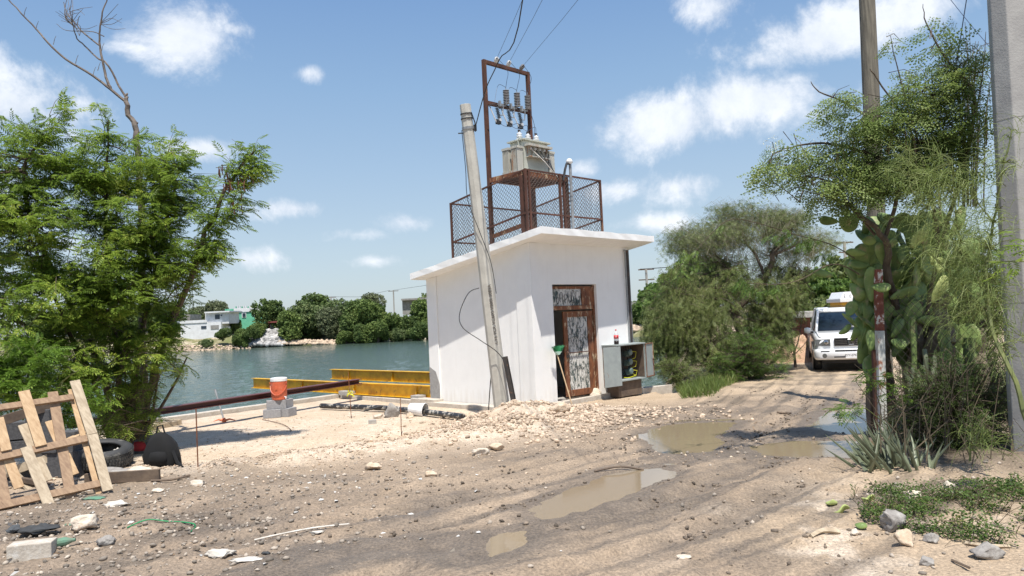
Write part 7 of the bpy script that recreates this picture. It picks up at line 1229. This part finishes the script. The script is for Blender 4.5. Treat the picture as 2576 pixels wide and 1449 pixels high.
for k, (px, py, Yd, sc_, pi_, lb_2) in enumerate(fspec):
    p = PY(px, py, Yd); dsh = Yd-shoreY(p[0]); gz_ = float(farH(np.array([p[0]]), np.array([dsh]))[0]) if dsh > 0 else float(PY(px, py, Yd)[2])-1; 
    if Yd < 140: gz_ = PY(px, py, Yd)[2]-2
    if first[pi_]: o = protos[pi_]; first[pi_] = False; o.location = (p[0], Yd, gz_); o['label'] = lb_2; o.rotation_euler = (0, 0, k); o.scale = (sc_,)*3
    else: copytree(protos[pi_], (p[0], Yd, gz_), lb_2, rz=k*1.7, sc=sc_)
# shore bushes near waterline
MT['scrub'] = MT['far2']
# right-hand far land strip under those trees
mk = M(); mk.prism([(14, 96, -2), (60, 90, -2), (70, 150, -2), (22, 140, -2)], (0, 0, 1.9)); 
sgx = np.linspace(12, 80, 60); sgy = np.linspace(98, 160, 40); SX, SY = np.meshgrid(sgx, sgy); sh2 = sdist(np.array([(17, 108), (60, 100), (90, 170), (20, 170), (19, 130)]), SX, SY); SZ = np.where(sh2 < 0, np.minimum(-sh2*.35, 2.2), -1)+WATER-.1+.6*fbm(SX*.5, SY*.5, 3, 97); idx = np.arange(SX.size).reshape(SX.shape); q = np.stack([idx[:-1, :-1], idx[:-1, 1:], idx[1:, 1:], idx[1:, :-1]], -1).reshape(-1, 4); struct(mkob('far_point', np.stack([SX, SY, SZ], -1).reshape(-1, 3), q, fm, smooth=True, origin=(0, 0, 0)))
# houses
def hbox(nm, m, parent, x0, y0, x1, y1, Yd, dep, bev=0): # pixel rectangle at distance Yd
    a = PY(x0, y1, Yd); b_ = PY(x1, y0, Yd); zA = PY((x0+x1)/2, y1, Yd)[2]; zB = PY((x0+x1)/2, y0, Yd)[2]; w = M(); w.box([(a[0]+b_[0])/2, Yd+dep/2, (zA+zB)/2], (b_[0]-a[0], dep, zB-zA)); return w.ob(nm, m, parent, bevel=bev)
HY = 157.
h = thing('white_house', PY(510, 853, HY), 'white two storey house with flat roof on the far shore', 'house')
hbox('wall', 'far_white', h, 455, 812, 556, 862, HY, 8); up_ = hbox('upper_storey', 'far_white', h, 517, 786, 575, 815, HY+.6, 6); hbox('roof', 'far_white', up_, 514, 783, 577, 786.5, HY-.2, 7.5); hbox('parapet', 'far_white', h, 445, 806, 520, 813, HY-.15, .4)
wi = hbox('window', 'window_dark', up_, 541, 791, 552, 803, HY+.5, .2); hbox('window', 'window_dark', up_, 555, 791.5, 558.5, 795, HY+.5, .2); hbox('window', 'window_dark', h, 506, 820, 519, 827, HY-.08, .2); hbox('opening', 'far_grey', h, 530, 818, 550, 828, HY-.08, .2); hbox('garden_wall', 'far_white', h, 550, 822, 577, 848, HY+2, .5); hbox('side_annex', 'far_grey', h, 425, 792, 478, 806, HY+8, 6)
h = thing('green_house', PY(625, 820, 170), 'green walled house with unfinished white parapet on the far shore', 'house'); hbox('wall', 'far_green', h, 590, 783, 666, 830, 170, 9); pr2 = hbox('parapet', 'far_white', h, 588, 774.5, 668, 784, 169.8, 9.4)
for k in range(15): x_ = 592+k*5.1; hbox('merlon', 'far_white' if k % 3 else 'far_green', pr2, x_, 771-(k % 3), x_+2.4, 775, 169.8, .4)
hbox('annex', 'far_green', h, 566, 777, 590, 790, 172, 7); 
for x_ in (610, 641): o = hbox('window_surround', 'far_white', h, x_-1.5, 786, x_+9, 799, 169.9, .2); hbox('pane', 'window_dark', o, x_, 788, x_+7.5, 797, 169.8, .2)
h = thing('red_shack', PY(680, 845, 156), 'small red lean-to shack above the rubble slope', 'shack'); hbox('wall', 'far_red', h, 673, 812, 698, 846, 157, 3); hbox('door', 'far_grey', h, 680, 816, 690, 845, 156.8, .2); hbox('roof', 'far_red', h, 670, 808, 701, 812, 156, 5)
h = thing('grey_house', PY(1050, 800, 185), 'unfinished grey block house among the far trees near the white wall', 'house'); hbox('wall', 'far_grey', h, 1013, 754, 1072, 790, 185, 9); hbox('roof', 'far_grey', h, 1009, 750, 1076, 754.5, 184, 11)
for x_, w_ in ((1041, 14), (1057, 9)): o = hbox('window', 'window_dark', h, x_, 757, x_+w_, 772, 184.9, .2)
h = thing('grey_wall_house', PY(1605, 780, 112), 'long low grey wall on the bank right of the pump house', 'wall'); hbox('wall', 'far_grey', h, 1588, 760, 1622, 775, 118, 2)
# rubble slope & shore stones
def farstones(nm, x0, x1, y0, y1, n_, smin, smax, m, lb_2, Yd=150.):
    pos = []
    for k in range(n_): px = rng.uniform(x0, x1); u = rng.uniform(); py = y0+(y1-y0)*u; p = PY(px, py, Yd+(1-u)*6*(y1-y0)/40); pos.append(p)
    pos = np.array(pos); pts = []; w_ = rng.integers(0, 8, n_); s_ = rng.uniform(smin, smax, n_)
    for i in range(8):
        j = w_ == i
        if j.any(): pts.append(bake(R1[i], RF1, pos[j], rotz(j.sum()), s_[j]))
    v, f = cat(pts); tag(mkob(nm, v, f, m, origin=pos.mean(0)), lb_2, 'rubble', kind='stuff')
MT['pale_rubble'] = mat('pale_rubble', (.42, .41, .40), (.24, .235, .23), .9, 1, rrand=.5)
farstones('concrete_rubble', 629, 716, 832, 868, 750, .3, .95, MT['pale_rubble'], 'bank of pale broken concrete below the red shack'); farstones('shore_stones', 700, 850, 856, 866, 420, .2, .6, MT['gravel'], 'tan stones along the far waterline right of the concrete rubble'); farstones('shore_stones', 440, 635, 869, 884, 420, .12, .4, MT['gravel'], 'pale stones along the far waterline below the white house', 148); farstones('shore_stones', 1586, 1625, 820, 832, 120, .2, .6, MT['gravel'], 'pale stones on the bank seen right of the pump house', 112)
bsp = [(520, 868, 149, .22, 1, 'small shrub on the grassy bank below the white house'), (590, 862, 150, .25, 0, 'scrub on the bank left of the concrete rubble'), (610, 850, 152, .30, 2, 'low bush just above the bank left of the concrete rubble'), (725, 850, 152, .4, 2, 'low bush hanging at the right edge of the concrete rubble'), (905, 862, 146, .5, 0, 'bush dipping into the water under the dense green tree'), (950, 860, 146, .55, 2, 'wide bush at the waterline left of the brown gap'), (1055, 856, 146, .5, 0, 'waterline bush beside the white wall back corner'), (1000, 858, 147, .4, 1, 'olive waterline bush beside the brown gap'), (870, 862, 147, .35, 2, 'low bush at the right end of the stony shore'), (560, 850, 152, .3, 0, 'dark shrub against the white garden wall')]
for k, (px, py, Yd, sc_, pi_, lb_2) in enumerate(bsp): c = copytree(protos[pi_], tuple(PY(px, py, Yd)-[0, 0, .5]), lb_2, rz=k*2.1, sc=(sc_*1.3, sc_, sc_), group='bushes on the far bank'); c.name = 'far_bush'; c['category'] = 'bush'
def fpole(px, ytop, ybot, Yd, label, arms, tr=False):
    a = PY(px+(ybot-ytop)*.047, ybot, Yd); b_ = PY(px, ytop, Yd); b_[0] = a[0]; h = thing('far_pole', a, label, 'utility pole', None); w = M(); w.tube([a, b_], .16, 6); w.ob('shaft', 'concrete', h)
    for (dz_, hw_) in arms: w = M(); w.box([a[0], Yd, b_[2]-dz_], (hw_*2, .12, .14)); w.ob('crossarm', 'wood_dark', h)
    if tr: w = M(); w.lathe([(.3, 0), (.3, .9), (.1, 1.0)], [a[0]-.5, Yd, b_[2]-4.2], n=10); w.ob('pole_transformer', 'tank_grey', h)
    return a, b_
f1 = fpole(1626, 676, 800, 95, 'tall far utility pole with two crossarms right of the pump house', [(.1, 1.0), (1.4, 1.0)]); f2 = fpole(2127, 608, 780, 85, 'far utility pole with a transformer above the pickup truck', [(.1, 1.0), (1.2, .7)], True); f3 = fpole(989, 730, 800, 175, 'far utility pole beside the far grey house', [(.2, 1.2)]); f4 = fpole(832, 746, 800, 175, 'far utility pole among the middle far trees', [(.2, 1.2)])
for (a, b_, l_) in ((f3, f4, 'far wire between the two poles over the far trees'), (f1, f2, 'far wire between the poles right of the pump house')):
    for s_ in (-.8, .8)[:1 if a is f3 else 2]: w = M(); p, q_ = a[1]+[s_, 0, 0], b_[1]+[s_, 0, 0]; w.tube([p, (p+q_)/2-UP*.8, q_], .035, 3); tag(w.ob('far_wire', 'cable', origin=p), l_+(' near side' if s_ > 0 else ''), 'wire')
w = M(); p = f3[1]; w.tube([p, PY(1090, 715, 120)], .03, 3); tag(w.ob('far_wire', 'cable', origin=p), 'far wire running from the far pole behind the roof slab corner', 'wire')
print('objects', len(bpy.data.objects))
